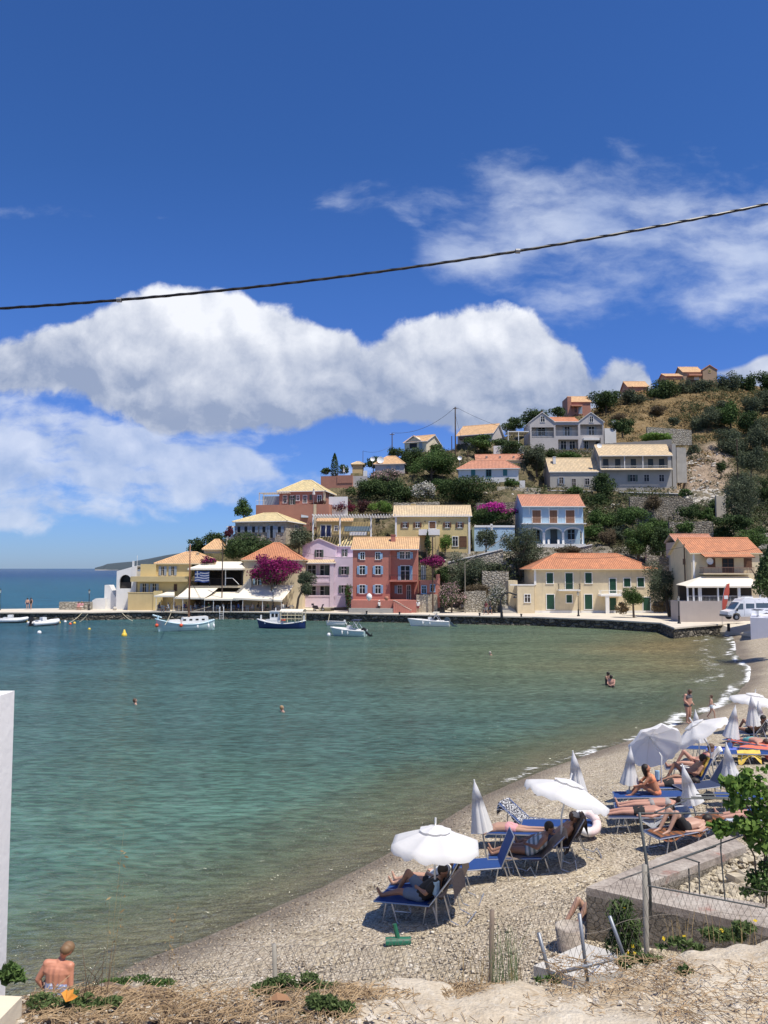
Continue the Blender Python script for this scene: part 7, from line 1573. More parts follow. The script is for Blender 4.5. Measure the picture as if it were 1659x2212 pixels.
# old wooden caique
r, W = boat('wooden_sailing_boat', 'old pale blue green wooden boat with tall brown mast and white cabin', 350, 458, 1362, 0, True, 24)
L = W/math.cos(R(24))*0.98; hb, rail = loft_hull(L, 2.5, 1.75, 1.25, False, rake=0.5); hb.build('hull', PALEB, r, True); rail_mb(rail, h=0.13).build('gunwale', plain('pale_blue_trim', (0.50, 0.66, 0.72), 0.5), r, True); deck_mb(rail, 0.12).build('deck', HULLW, r)
mb = MB(); mb.profile([(-L*0.38, 0.9), (L*0.12, 0.9), (L*0.08, 1.62), (-L*0.36, 1.72)], -0.75, 0.75); cab = mb.build('cabin', HULLW, r)
for i in range(4):
    for s in (-1, 1): mb = MB(); mb.box(-L*0.30+i*0.75, s*0.752, 1.25, -L*0.30+i*0.75+0.35, s*0.762, 1.45); mb.build('porthole', GLASS, cab)
mb = MB(); mb.profile([(L*0.13, 0.95), (L*0.34, 1.1), (L*0.33, 1.35), (L*0.14, 1.4)], -0.5, 0.5); mb.build('hatch', HULLW, r)
mb = MB(); h_ = P(418, 1175, r.location.y).z; mb.tube([(-0.2, 0, 0.8), (-0.2, 0, h_)], [0.13, 0.07], 8); mb.build('mast', WOODB, r, True)
mb = MB(); mb.tube([(L*0.46, 0, 1.65), (L*0.62, 0, 2.0)], 0.10, 6); mb.tube([(L*0.5, -0.4, 1.8), (L*0.5, 0.4, 1.8)], 0.07, 5); mb.tube([(L*0.49, 0, -0.2), (L*0.53, 0, 1.9)], 0.12, 5); mb.build('bow_post', plain('pale_blue_trim', (0.50, 0.66, 0.72), 0.5), r)
for q0, q1 in (((-0.2, 0, h_*0.55), (L*0.5, 0, 1.8)), ((-0.2, 0, h_*0.6), (-L*0.45, 0.9, 1.2)), ((-0.2, 0, h_*0.6), (-L*0.45, -0.9, 1.2))): mb = MB(); mb.tube([q0, q1], 0.018, 4); mb.build('stay', BLACK, r)
mb = MB(); mb.tube([(-0.1, 0, 2.1), (L*0.40, -0.3, 2.3)], 0.05, 5); mb.tube([(-0.1, 0, 2.2), (-L*0.42, 0.2, 2.9)], 0.05, 5); mb.build('boom', plain('grey_wood', (0.25, 0.22, 0.17), 0.9), r)
for x_, y_ in ((L*0.55, 0.35), (L*0.14, 1.32)): fender(r, x_, y_, 0.75, ORB, ball=True)
for x_ in (-L*0.16, -L*0.36, -L*0.47): fender(r, x_, 1.22-(0.5 if x_ < -L*0.4 else 0.1), 0.55, HULLW)
# blue fishing boat
r, W = boat('fishing_boat', 'dark blue hulled fishing boat with white wheelhouse and canvas canopy', 558, 662, 1357, 0, True, -8)
L = W*0.97; hb, rail = loft_hull(L, 2.2, 1.25, 1.0, False, rake=0.35); hb.build('hull', NAVY, r, True); rail_mb(rail, h=0.12).build('gunwale', HULLW, r, True); deck_mb(rail, 0.15).build('deck', HULLW, r)
mb = MB(); mb.box(0.25, -0.55, 0.6, 1.5, 0.55, 2.1); mb.box(0.15, -0.62, 2.104, 1.62, 0.62, 2.18); cab = mb.build('wheelhouse', HULLW, r)
for s in (-1, 1): mb = MB(); mb.box(0.45, s*0.552, 1.45, 0.8, s*0.562, 1.9); mb.box(0.95, s*0.552, 1.45, 1.3, s*0.562, 1.9); mb.build('window', GLASS, cab)
mb = MB(); mb.box(1.502, -0.4, 1.45, 1.512, 0.4, 1.9); mb.build('window', GLASS, cab); mb = MB(); mb.profile([(0.0, 0.6), (2.2, 0.6), (2.0, 1.15), (0.1, 1.15)], -0.7, 0.7); mb.build('coaming', HULLW, r)
mb = MB(); n = 8; prev = None
for i in range(n+1): a = math.pi*i/n; c = (-0.98*math.cos(a), 2.15+0.3*math.sin(a)); prev and mb.quad((-2.9, prev[0], prev[1]), (0.1, prev[0], prev[1]), (0.1, c[0], c[1]), (-2.9, c[0], c[1])); prev = c
mb.build('canopy', AWN, r)
mb = MB()
for x_ in (-2.8, -1.9, -0.9, 0.0):
    for s in (-0.95, 0.95): mb.tube([(x_, s, 0.8), (x_, s, 2.15)], 0.04, 4)
for z_ in (1.25, 1.7):
    for s in (-0.95, 0.95): mb.tube([(-2.8, s, z_), (0, s, z_)], 0.035, 4)
mb.build('canopy_frame', CREAMP, r)
for x_ in (L*0.47, -L*0.47): mb = MB(); mb.box(x_-0.09, -0.09, 0.6, x_+0.09, 0.09, 1.65); mb.build('stem_post', HULLW, r)
mb = MB(); mb.lathe([(0.18, -0.07), (0.30, -0.07), (0.30, 0.07), (0.18, 0.07), (0.18, -0.07)], (-0.4, 1.0, 1.1), 12); mb.build('life_ring', ORB, r); mb = MB(); mb.tube([(0.9, 0, 2.1), (0.9, 0, 2.6)], 0.06, 6); mb.build('searchlight', WHITE_METAL, r)
# dinghy
r, W = boat('dinghy', 'small white dinghy tied at the quay between fishing boat and motorboat', 706, 746, 1351, 0, True, 4); L = W*0.95; hb, rail = loft_hull(L, 1.2, 0.62, 0.5, True, 0.12, rake=0.15); hb.build('hull', HULLW, r, True); rail_mb(rail, h=0.07).build('gunwale', plain('grey_rubber', (0.3, 0.32, 0.35), 0.7), r, True); deck_mb(rail, 0.3).build('floor', WHITE, r)
for x_ in (-0.5, 0.3): mb = MB(); mb.box(x_-0.13, -0.5, 0.38, x_+0.13, 0.5, 0.42); mb.build('thwart', CREAMP, r)
outboard(r, -L/2-0.1, WHITE_METAL, 0.55, 30)
# motorboats
def motorboat(label, xl, xr, yw, left, rot, top, mm, ms=1.0, console=True, hullm=PALEB, fsd=(-1, 1)):
    r, W = boat('motorboat', label, xl, xr, yw, 0, left, rot); L = W*0.82; hb, rail = loft_hull(L, 1.9, 0.95, 0.65, True, 0.2, rake=0.5); hb.build('hull', hullm, r, True); rail_mb(rail, h=0.13).build('gunwale', HULLW, r, True); deck_mb(rail, 0.05, 0.55, 1.0).build('foredeck', HULLW, r); deck_mb(rail, 0.4, 0, 0.56).build('cockpit_floor', WHITE, r)
    mb = MB(); mb.box(-0.2, -0.35, 0.4, 0.3, 0.35, 1.2); mb.build('console', HULLW, r); mb = MB(); mb.add([(0.3, -0.4, 1.2), (0.3, 0.4, 1.2), (0.1, 0.35, 1.55), (0.1, -0.35, 1.55), (0.33, -0.4, 1.2), (0.33, 0.4, 1.2), (0.13, 0.35, 1.55), (0.13, -0.35, 1.55)], [(3, 2, 1, 0), (4, 5, 6, 7), (0, 1, 5, 4), (2, 3, 7, 6), (0, 4, 7, 3), (1, 2, 6, 5)]); mb.build('windscreen', GLASS, r)
    mb = MB(); mb.lathe([(0.13, 0), (0.16, 0.0), (0.16, 0.03), (0.13, 0.03), (0.13, 0)], (-0.3, 0, 1.15), 10); mb.build('wheel', BLACK, r)
    mb = MB(); mb.box(-1.2, -0.6, 0.3, -0.8, 0.6, 0.75); mb.build('seat', WHITE, r)
    if top:
        mb = MB()
        for s in (-0.75, 0.75): mb.tube([(-0.1, s, 0.6), (-0.9, s, 1.75)], 0.03, 4); mb.tube([(-1.4, s, 0.6), (-0.6, s, 1.75)], 0.03, 4)
        mb.build('bimini_frame', ALU, r); mb = MB(); mb.box(-1.15, -0.8, 1.75, -0.35, 0.8, 1.85); mb.build('bimini', C_NV if top == 1 else AWN, r)
    for i in range(2): fender(r, L*(0.0+0.18*i), 0.93, 0.45, HULLW, 0.09, 0.45).rotation_euler = (0, 0, 0)
    outboard(r, -L/2-0.2, mm, ms, 50); return r
motorboat('grey green motorboat with black bimini in the middle of the bay', 714, 798, 1374, True, -14, 1, BLACK)
motorboat('long white motorboat with red fenders near the quay steps', 880, 980, 1352.5, True, -10, 2, plain('slate_motor', (0.05, 0.08, 0.11), 0.4), 1.35, hullm=HULLW)
def rib(label, x, y, s, rz):
    p = PZ(x, y, 0); r = empty('inflatable_boat', p, rz, label, 'boat', 'boats moored in the bay'); mb = MB()
    mb.tube([(-1.9, -0.8, 0.35), (0.9, -0.8, 0.4), (1.6, -0.55, 0.5), (2.0, 0, 0.58), (1.6, 0.55, 0.5), (0.9, 0.8, 0.4), (-1.9, 0.8, 0.35)], 0.26, 9); mb.build('tube', HULLW, r, True)
    mb = MB(); mb.profile([(-1.8, 0.05), (1.7, 0.1), (1.8, 0.45), (-1.8, 0.3)], -0.7, 0.7); mb.build('hull', plain('dark_hull', (0.06, 0.08, 0.09), 0.5), r); mb = MB(); mb.box(-0.5, -0.35, 0.3, 0.1, 0.35, 1.1); mb.box(-1.1, -0.4, 0.3, -0.7, 0.4, 0.75); mb.build('console', HULLW, r)
    outboard(r, -2.0, BLACK, 1.1, 10); r.scale = (s, s, s); return r
rib('white inflatable boat with black motor nearest the left edge', 26, 1345, 1.0, R(8)); rib('white inflatable boat with black motor, second from the left', 96, 1351, 1.0, R(55))
def buoy(label, x, y, c, s=0.2, con=False):
    p = PZ(x, y, 0); mb = MB(); mb.ball((0, 0, s*0.3), s, 10, 8)
    if con: mb.lathe([(s*0.7, s*0.8), (s*0.25, s*2.2), (0, s*2.4)], n=8)
    o = mb.build('buoy', c, None, True, p); tag(o, label, 'buoy', 'mooring buoys on the water')
buoy('yellow conical buoy alone on the open water', 268.5, 1374, YB, 0.32, True); buoy('white buoy below the second inflatable boat', 85, 1368, HULLW, 0.25); buoy('pale yellow buoy halfway to the conical buoy', 193, 1360, YB, 0.18)
for i, (x, c, l) in enumerate(((57, YB, 'small yellow float between the inflatable boats'), (119, ORB, 'orange float just right of the second inflatable'), (128, YB, 'yellow float right of the orange one by the pier'), (141, HULLW, 'pale float at the foot of the pier'), (152, ORB, 'second orange float along the pier'), (161, YB, 'last yellow float along the pier'))): buoy(l, x, 1344+[0, 0, 2, 0, 5, 3][i], c, 0.2)
buoy('white round buoy at the bow of the grey green motorboat', 711, 1373, HULLW, 0.26)
# mooring lines
for i, (a, b) in enumerate(((PZ(177, 1324, 1.15), PZ(150, 1345, 0)), (PZ(190, 1326, 1.1), PZ(172, 1343, 0)), (PZ(264, 1324, 1.1), PZ(287, 1341, 0)), (PZ(370, 1322, 1.2), PZ(356, 1350, 1.6)), (PZ(712, 1326, 1.2), PZ(708, 1345, 0.5)))):
    wire('mooring rope slanting from the quay, number %s from the left end of the pier' % ['one', 'two', 'three', 'four', 'five'][i], [a, b], 0.15, 0.03, CREAMP).name = 'mooring_rope'
# quay ladder, steps, bollards
p = PZ(479, 1322, QZ); r = empty('quay_ladder', p, 0, 'white metal bathing ladder hanging on the quay wall', 'ladder')
for s in (-0.28, 0.28): mb = MB(); mb.tube([(s, 0.2, 0.0), (s, 0.05, 0.8), (s, -0.15, 0.5), (s, -0.2, -1.1)], 0.035, 6); mb.build('rail', WHITE_METAL, r)
for i in range(4): mb = MB(); mb.box(-0.28, -0.26, -0.25-i*0.25, 0.28, -0.16, -0.21-i*0.25); mb.build('rung', WHITE_METAL, r)
p = PZ(1010, 1333, 0.8); r = empty('boat_steps', (p.x, p.y, 0), 0, 'broad pale steps leading down from the quay to the water', 'steps')
for i in range(4): mb = MB(); mb.box(-3.0, -1.6+i*0.4, -0.3, 3.2, -1.2+i*0.4, 0.25+i*0.27); mb.build('step', QT, r)
for i, x in enumerate((792, 863, 1036, 1126)):
    p = PZ(x, 1325.5+i*2.2, QZ); mb = MB(); mb.lathe([(0.12, 0), (0.10, 0.25), (0.16, 0.3), (0.16, 0.38), (0, 0.4)], n=8); tag(mb.build('bollard', BLACK, None, False, p), 'small black mooring bollard %s' % ['in front of the red house bench', 'left of the person in a hat', 'right of the boat steps', 'right of the arched lamp'][i], 'bollard', 'bollards on the quay edge')
# long dark rock mass at the waterline below the steps
# moped
p = PZ(689, 1320, QZ); r = empty('moped', (p.x, p.y-0.3, QZ), 0, 'dark moped parked on its stand before the lilac house', 'moped')
for x_ in (-0.62, 0.62):
    mb = MB(); n = 14
    for i in range(n): a0, a1 = 2*math.pi*i/n, 2*math.pi*(i+1)/n; mb.tube([(x_+0.20*math.cos(a0), 0, 0.25+0.20*math.sin(a0)), (x_+0.20*math.cos(a1), 0, 0.25+0.20*math.sin(a1))], 0.05, 5)
    w_ = mb.build('wheel', BLACK, r); mb = MB(); mb.tube([(x_, -0.04, 0.25), (x_, 0.04, 0.25)], 0.12, 8); mb.build('hub', STEEL, w_)
mb = MB(); mb.profile([(-0.95, 0.5), (-0.35, 0.3), (0.15, 0.25), (0.5, 0.35), (0.62, 0.85), (0.5, 0.9), (0.3, 0.42), (0.0, 0.38), (-0.15, 0.72), (-0.95, 0.75)], -0.15, 0.15); mb.build('body', plain('dark_moped', (0.03, 0.02, 0.02), 0.4), r)
mb = MB(); mb.profile([(-0.95, 0.74), (-0.15, 0.72), (-0.2, 0.84), (-0.9, 0.86)], -0.14, 0.14); mb.build('seat', BLACK, r); mb = MB(); mb.tube([(0.62, -0.3, 1.05), (0.55, 0, 1.0), (0.62, 0.3, 1.05)], 0.025, 5); mb.tube([(0.62, 0, 0.3), (0.55, 0, 1.0)], 0.04, 5); mb.build('handlebar', BLACK, r); mb = MB(); mb.ball((0.66, 0, 0.95), 0.12, 8, 6); mb.build('headlight', GLASS, r); mb = MB(); mb.box(-1.1, -0.16, 0.88, -0.75, 0.16, 1.15); mb.build('top_box', BLACK, r)
mb = MB(); mb.lathe([(0.10, 0), (0.32, 0.2), (0.42, 0.5), (0.36, 0.8), (0.15, 1.0), (0.14, 1.05)], n=14); q = P(797.5, 1297.5, 110.6); tag(mb.build('white_pot', WHITE, None, True, q), 'big white round pot on the terrace of the red house', 'pot')
mb = MB(); mb.lathe([(0.10, 0), (0.28, 0.15), (0.34, 0.35), (0.22, 0.55), (0.14, 0.6)], n=14); q = P(835, 1297, 110.6); tag(mb.build('clay_pot', plain('clay', (0.40, 0.17, 0.11), 0.8), None, True, q), 'round clay pot on the terrace of the red house', 'pot')
# closed parasol and dishes up the slope
def dish(label, x, y, Y, s=0.55):
    q = P(x, y, Y); root = empty('satellite_dish', (q.x, q.y, q.z-1.2), 0, label, 'satellite dish', 'white satellite dishes'); mb = MB(); mb.tube([(0, 0.1, -0.6), (0, 0.1, 1.2)], 0.04, 5); mb.build('mast', STEEL, root)
    mb = MB(); mb.lathe([(0.0, 0.0), (s*0.55, 0.05), (s, 0.17), (s, 0.19), (s*0.55, 0.07), (0, 0.02)], n=16); mb.xf(Matrix.Translation((0, 0, 1.2)) @ Matrix.Rotation(R(78), 4, 'X')); mb.build('reflector', WHITE_METAL, root)
dish('white dish above the red roof left of the short pole', 993, 990, 156, 0.45); dish('white dish at the right gable of the twin gabled house', 1326, 914, 178, 0.65); dish('white dish beside the small left pole', 805, 992, 161, 0.5); dish('bigger white dish right of the small left pole dish', 822, 994, 161, 0.75)
dish('left white dish on the pergola corner of the stone house', 704, 1147, 128.2, 0.5) if False else None
p = P(742.5, 1034, 156.5)
def closed_par(root, H=2.2, m=CANVAS, r0=0.17, L=1.25):
    mb = MB(); mb.tube([(0, 0, 0), (0, 0, H)], 0.022, 6); mb.build('pole', ALU, root)
    mb = MB(); n = 24; rings = []
    prof = [(0.02, H+0.02), (0.05, H-0.10), (0.09, H-0.32)]; 
    for j, (rr, z) in enumerate([(0.012, H+0.03), (0.06, H-0.12), (0.125, H-0.36), (0.10, H-0.365), (r0*0.62, H-0.6), (r0*0.84, H-L*0.8), (r0, H-L)]):
        rings.append([(rr*(1+(0.0 if j < 3 else 0.30)*math.cos(8*2*math.pi*i/n))*math.cos(2*math.pi*i/n), rr*(1+(0.0 if j < 3 else 0.30)*math.cos(8*2*math.pi*i/n))*math.sin(2*math.pi*i/n), z+(0.03*math.cos(8*2*math.pi*i/n) if j == 6 else 0)) for i in range(n)])
    vs = [v for q in rings for v in q]; fs = [(j*n+i, (j+1)*n+i, (j+1)*n+(i+1) % n, j*n+(i+1) % n) for j in range(len(rings)-1) for i in range(n)]
    mb.add(vs, fs); c = mb.build('canopy', m, root, True)
    mb = MB(); mb.tube([(0, 0, H), (0, 0, H+0.07)], 0.018, 6); mb.build('finial', WHITE_METAL, root)
    return c
r = empty('closed_parasol', p, 0, 'closed white parasol on the salmon terrace by the cypress', 'parasol'); closed_par(r, 2.6); 
r = empty('closed_parasol', P(742.5-65, 1106-17, 139.8), 0, 'closed white parasol on the terrace of the terracotta house', 'parasol'); closed_par(r, 3.0, r0=0.22)
# van
p = P(1573, 1340, 86); r = empty('van', p, R(2), 'white camper van parked by the corner restaurant', 'van'); VW = plain('van_white', (0.78, 0.79, 0.80), 0.25, 0, 0.03)
mb = MB(); prof = [(0.0, 0.45), (0.05, 0.95), (0.75, 1.15), (1.35, 1.95), (1.55, 2.05), (1.8, 2.35), (5.4, 2.45), (5.5, 2.3), (5.5, 0.45), (4.9, 0.40), (4.75, 0.72), (4.35, 0.85), (3.95, 0.72), (3.8, 0.40), (1.45, 0.40), (1.3, 0.72), (0.95, 0.85), (0.6, 0.72), (0.45, 0.42)]
mb.profile(prof, 0, 1.95); mb.build('body', VW, r)
for wx in (0.95, 4.35):
    for wy in (-0.01, 1.76): mb = MB(); mb.tube([(wx, wy, 0.34), (wx, wy+0.2, 0.34)], 0.34, 16); w_ = mb.build('wheel', BLACK, r); mb = MB(); mb.tube([(wx, wy-0.01 if wy < 1 else wy+0.2, 0.34), (wx, wy+0.01 if wy < 1 else wy+0.21, 0.34)], 0.19, 10); mb.build('rim', STEEL, w_)
GB_ = plain('van_glass', (0.06, 0.10, 0.14), 0.1)
for q_ in ([(0.95, 1.2), (1.75, 1.2), (1.75, 1.85), (1.42, 1.85)], [(2.05, 1.3), (3.0, 1.3), (3.0, 1.85), (2.05, 1.85)], [(3.2, 1.35), (5.2, 1.35), (5.2, 1.9), (3.2, 1.9)]): mb = MB(); mb.profile(q_, -0.012, -0.002); mb.build('side_window', GB_, r)
mb = MB(); mb.add([(0.80, 0.12, 1.22), (1.36, 0.12, 1.97), (1.36, 1.83, 1.97), (0.80, 1.83, 1.22)], [(3, 2, 1, 0)]); mb.xf(Matrix.Translation((-0.02, 0, 0.02))); mb.build('windscreen', GB_, r)
mb = MB(); mb.box(-0.06, 0.0, 0.38, 0.4, 1.95, 0.6); mb.build('bumper', plain('grey_bumper', (0.12, 0.12, 0.13), 0.6), r); mb = MB(); mb.box(-0.005, -0.005, 0.7, 0.22, 0.25, 0.88); mb.build('headlight', plain('headlight', (0.6, 0.62, 0.65), 0.15), r)
mb = MB(); mb.profile([(2.1, 2.38), (3.2, 2.42), (3.1, 2.58), (2.3, 2.56)], 0.5, 1.4); mb.build('roof_vent', VW, r); mb = MB(); mb.profile([(0.95, 1.0), (1.02, 1.0), (1.02, 1.3), (0.9, 1.3)], -0.25, -0.05); mb.build('mirror', BLACK, r)
mb = MB(); mb.box(1.84, -0.006, 0.5, 1.86, -0.001, 2.2); mb.box(3.08, -0.006, 0.5, 3.10, -0.001, 2.2); mb.build('door_seam', plain('seam', (0.2, 0.2, 0.21), 0.6), r)
# red feather flag
p = PZ(1561, 1349, 1.2); r = empty('feather_flag', p, 0, 'red feather shaped banner by the slipway left of the van', 'flag'); mb = MB(); mb.tube([(-0.05, 0, 0), (0, 0, 2.6), (0.35, 0, 4.2), (0.6, 0, 4.6)], 0.03, 5); mb.build('pole', STEEL, r)
mb = MB(); q_ = [(0.0, 1.2), (0.05, 2.6), (0.25, 3.7), (0.65, 4.6), (0.95, 4.7), (0.9, 3.6), (0.6, 2.4), (0.2, 1.3)]; mb.profile([(x*1.0-0.02, z) for x, z in q_], -0.015, 0.015); f_ = mb.build('banner', plain('faded_red', (0.50, 0.09, 0.06), 0.8), r); mb = MB(); mb.box(0.25, -0.03, 2.9, 0.7, -0.018, 3.3); mb.build('white_mark', WHITE, f_)
# right terrace wall above the beach
p = GB(1622, 1382); rt = P(1622, 1334, p.y).z
mb = MB(); mb.prism([(p.x, p.y), (p.x+9, p.y-4.5), (p.x+11, p.y+6), (p.x+4.5, p.y+9)], -1, rt); g = mb.build('terrace_wall', plaster('bluish_white', (0.60, 0.61, 0.68), 0.06, 0.2)); tag(g, 'bluish white curved terrace wall above the beach at the right edge', 'wall')
for i, (dx, dy) in enumerate(((1.2, 1.0), (2.4, 0.6), (2.0, 2.4))):
    t = empty('terrace_table', (p.x+dx, p.y+dy, rt), 0, ['grey table on the white terrace nearest its corner', 'grey table second along the white terrace', 'grey table set back on the white terrace'][i], 'table', 'tables on the white terrace'); mb = MB(); mb.box(-0.4, -0.4, 0.68, 0.4, 0.4, 0.73); mb.build('table_top', plain('grey_furniture', (0.10, 0.11, 0.13), 0.6), t); mb = MB(); mb.lathe([(0.25, 0), (0.04, 0.05), (0.04, 0.68)], n=8); mb.build('leg', STEEL, t)
mb = MB(); mb.box(-0.12, -0.12, 0, 0.12, 0.12, 0.9); tag(mb.build('short_post', BLACK, None, False, PZ(1574, 1364, 0.5)), 'short dark post at the end of the slipway', 'post')
# dining tables, chairs and guests beneath the awnings
def table(label, x, Yq, sc_=1.0):
    t = empty('dining_table', (x, Yq, QZ), 0, label, 'table', 'tables under the awnings'); mb = MB(); mb.box(-0.42, -0.42, 0.70, 0.42, 0.42, 0.74); mb.build('table_top', plain('dimmed_blue', (0.16, 0.21, 0.29), 0.6), t)
    for a_ in (-0.36, 0.36):
        for b_ in (-0.36, 0.36): mb = MB(); mb.box(a_-0.03, b_-0.03, 0, a_+0.03, b_+0.03, 0.70); mb.build('leg', BROWN, t)
def make_chair(m, lab=None, grp='chairs around the quay tables'):
    c = empty('chair', (0, 0, 0), 0, lab, 'chair', grp)
    mb = MB(); mb.box(-0.21, -0.21, 0.43, 0.21, 0.21, 0.47); mb.build('seat', m, c)
    mb = MB(); mb.box(-0.21, 0.18, 0.47, -0.17, 0.22, 0.9); mb.box(0.17, 0.18, 0.47, 0.21, 0.22, 0.9)
    for z in (0.6, 0.73, 0.86): mb.box(-0.17, 0.185, z, 0.17, 0.21, z+0.05)
    mb.build('backrest', m, c)
    for a_ in (-0.18, 0.18):
        for b_ in (-0.18, 0.18): mb = MB(); mb.box(a_-0.02, b_-0.02, 0, a_+0.02, b_+0.02, 0.43); mb.build('leg', m, c)
    return c
chw = make_chair(plain('dimmed_blue', (0.16, 0.21, 0.29), 0.6)); first = True; rg = random.Random(5)  # pale blue of chairs and table tops darkened for the shade under the awnings
xs_t = [P(x, 1318, 116.5).x for x in (352, 384, 410, 438, 470, 502, 534, 566, 600, 628)]
lt = ['leftmost', 'second', 'third', 'fourth', 'fifth', 'sixth', 'seventh', 'eighth', 'ninth', 'rightmost']; TOPS = [C_NV, C_W, C_BK, C_BL, C_MR, C_GY, C_BK, C_GR]
for i, x in enumerate(xs_t):
    Yq = 116.9+0.5*(i % 2); table('%s square table from the left in the row under the awnings' % lt[i], x, Yq)
    for j, (dx, dy, rz) in enumerate(((-0.75, 0.1, 90), (0.75, -0.1, -90), (0.1, -0.75, 180))):
        c = chw if first else copy_tree(chw); first = False; c.location = (x+dx, Yq+dy, QZ); c.rotation_euler = (0, 0, R(rz))
        c['label'] = '%s pale blue chair of the %s table under the awnings' % (['left side', 'right side', 'sea side'][j], lt[i]); c['category'] = 'chair'
        if j < 2 and not (i == 9 and j == 1):
            person('%s guest at the %s table under the awnings' % (['left hand', 'right hand'][j], lt[i]), (x+dx, Yq+dy, QZ), R(rz), 'sit', [SK1, SK2][rg.randrange(2)], [('tshirt', TOPS[(i*2+j) % 8]), ('shorts', [C_NV, C_GY, C_BK][(i+j) % 3])], [HAIRD, HAIRB, HAIRG][rg.randrange(3)], vox=0.035, group='guests under the awnings')
# people walking and sitting on the quay
def qp(label, x, y, rz, pose, z=QZ, **kw): p = PZ(x, y, z); return person(label, p, R(rz), pose, **kw)
qp('person in white shirt and hat walking with a dark bag before the red house', 819, 1323.5, 60, 'walk', sk=SK1, clothes=[('tshirt', C_W), ('shorts', C_BK)], hat=(C_W, 'brim'), h=1.05)
qp('person in a green top walking right behind the one in white', 825.5, 1323, 50, 'walk', sk=SK1, clothes=[('tshirt', C_GR), ('shorts', C_W)], hat=(C_W, 'brim'), h=0.98)
qp('person in white shirt and dark shorts standing by the stone wall', 903, 1323.5, 0, 'stand', sk=SK2, clothes=[('tshirt', C_W), ('shorts', C_MR)], hat=(C_W, 'cap'), h=1.05)
qp('person in a pinkish top walking past the white oleander', 1050, 1328, -60, 'walk', sk=SK2, clothes=[('tshirt', C_MR), ('shorts', C_GY)], h=1.1)
qp('person in dark clothes walking ahead past the white oleander', 1058.5, 1327.5, 70, 'walk', sk=SK2, clothes=[('tshirt', C_BK), ('shorts', C_NV)], h=1.1)
qp('person in dark swimwear standing at the left on the pier', 59, 1316.5, 20, 'stand', sk=SK1, clothes=[('trunks', C_NV)], h=1.05, hair=HAIRD); qp('darker person standing right of the other one on the pier', 67, 1316, -20, 'stand', sk=SK1, clothes=[('suit', C_BK)], hair=HAIRD, long_hair=True, h=1.05)
qp('left one of two people in pink sitting before the stone parapet', 170.5, 1317.5, 0, 'sit', sk=SK3, clothes=[('tshirt', C_PK), ('shorts', C_PK)]); qp('right one of two people in pink sitting before the stone parapet', 177, 1317.5, -10, 'sit', sk=SK3, clothes=[('tshirt', C_PK), ('shorts', C_W)], hair=HAIRL)
mb = MB(); q = PZ(173.5, 1317, QZ); mb.box(-0.7, -0.15, 0, 0.7, 0.2, 0.44); tag(mb.build('stone_bench', CONCRETE, None, False, (q.x, q.y+0.1, QZ)), 'low stone bench under the two seated people in pink', 'bench')
mb = MB(); mb.ball((0, 0, 0.25), (0.35, 0.3, 0.3), 8, 6); tag(mb.build('boulder', plain('pale_limestone', (0.50, 0.46, 0.39), 0.95, 0, 0.25), None, False, PZ(248, 1318, QZ)), 'pale boulder at the foot of the white steps', 'stone')
# ------------------------------------------------------------------ the beach: parasols, sunbeds, towels, people
def open_par(label, bx, by, cx, cy, r_, tiltdeg, tiltaz, dark=False, n=8, flip=1):
    b = GB(bx, by); root = empty('parasol', b, 0, label, 'parasol', 'white beach parasols'); c = P(cx, cy, b.y+0.2)-b
    ax = Vector((math.sin(R(tiltdeg))*math.cos(R(tiltaz)), math.sin(R(tiltdeg))*math.sin(R(tiltaz)), math.cos(R(tiltdeg))))
    M = Matrix.Translation(c) @ ax.to_track_quat('Z', 'Y').to_matrix().to_4x4()
    mb = MB(); mb.tube([(0, 0, -0.3), c-ax*0.55, c+ax*0.30], [0.024, 0.022, 0.018], 8); mb.build('pole', mat('pole_white', lambda nt, bs, out: put(nt, bs.inputs['Base Color'], (0.6, 0.6, 0.58))), root, True)
    def dome(r0, r1, z0, drop, nm, val, segs=6):
        mb = MB(); N = n*6; rows = []
        for j in range(segs+1):
            t = r0+(r1-r0)*j/segs
            row = []
            for i in range(N):
                a = 2*math.pi*i/N; pan = abs(math.sin(a*n/2)); rr = t*r_*(1-0.055*pan*(t/r1)); z = z0-drop*(t**1.35)-0.055*pan*t
                row.append((rr*math.cos(a), rr*math.sin(a), z))
            rows.append(row)
        if val:
            row = []
            for i in range(N):
                a = 2*math.pi*i/N; x, y, z = rows[-1][i]; row.append((x*1.012, y*1.012, z-0.085-0.03*abs(math.sin(a*n))+0.02*math.sin(a*13)))
            rows.append(row)
        vs = [v for q in rows for v in q]; mb.add(vs, [(j*N+i, j*N+(i+1) % N, (j+1)*N+(i+1) % N, (j+1)*N+i) for j in range(len(rows)-1) for i in range(N)]); mb.xf(M); return mb.build(nm, CANVAS, root, True)
    cp = dome(0.24, 1.0, 0.20, 0.27, 'canopy', True); dome(0.0, 0.36, 0.255, 0.30, 'vent_cap', False, 3)
    for i in range(n):
        a = 2*math.pi*i/n; pts = [(t*r_*math.cos(a), t*r_*math.sin(a), 0.185-0.27*t**1.35) for t in (0.02, 0.35, 0.7, 0.99)]; mb = MB(); mb.tube(pts, 0.007, 4); mb.xf(M); mb.build('rib', WHITE_METAL, root)
    mb = MB(); mb.tube([(0, 0, 0.30), (0, 0, 0.40)], 0.02, 6); mb.xf(M); mb.build('finial', WHITE_METAL, root)
    if dark: mb = MB(); q = c*0.42; mb.tube([q-Vector((0, 0, .12)), q+Vector((0, 0, .12))], 0.07, 8); mb.build('shelf_clip', BLUEP, root)
    return root
open_par('fully open white parasol nearest the viewer over the first two sunbeds', 944, 1996, 940, 1812, 0.89, 3, 60, True)
open_par('open white parasol leaning right above the middle sunbeds', 1212, 1880, 1226, 1708, 0.96, 18, 20)
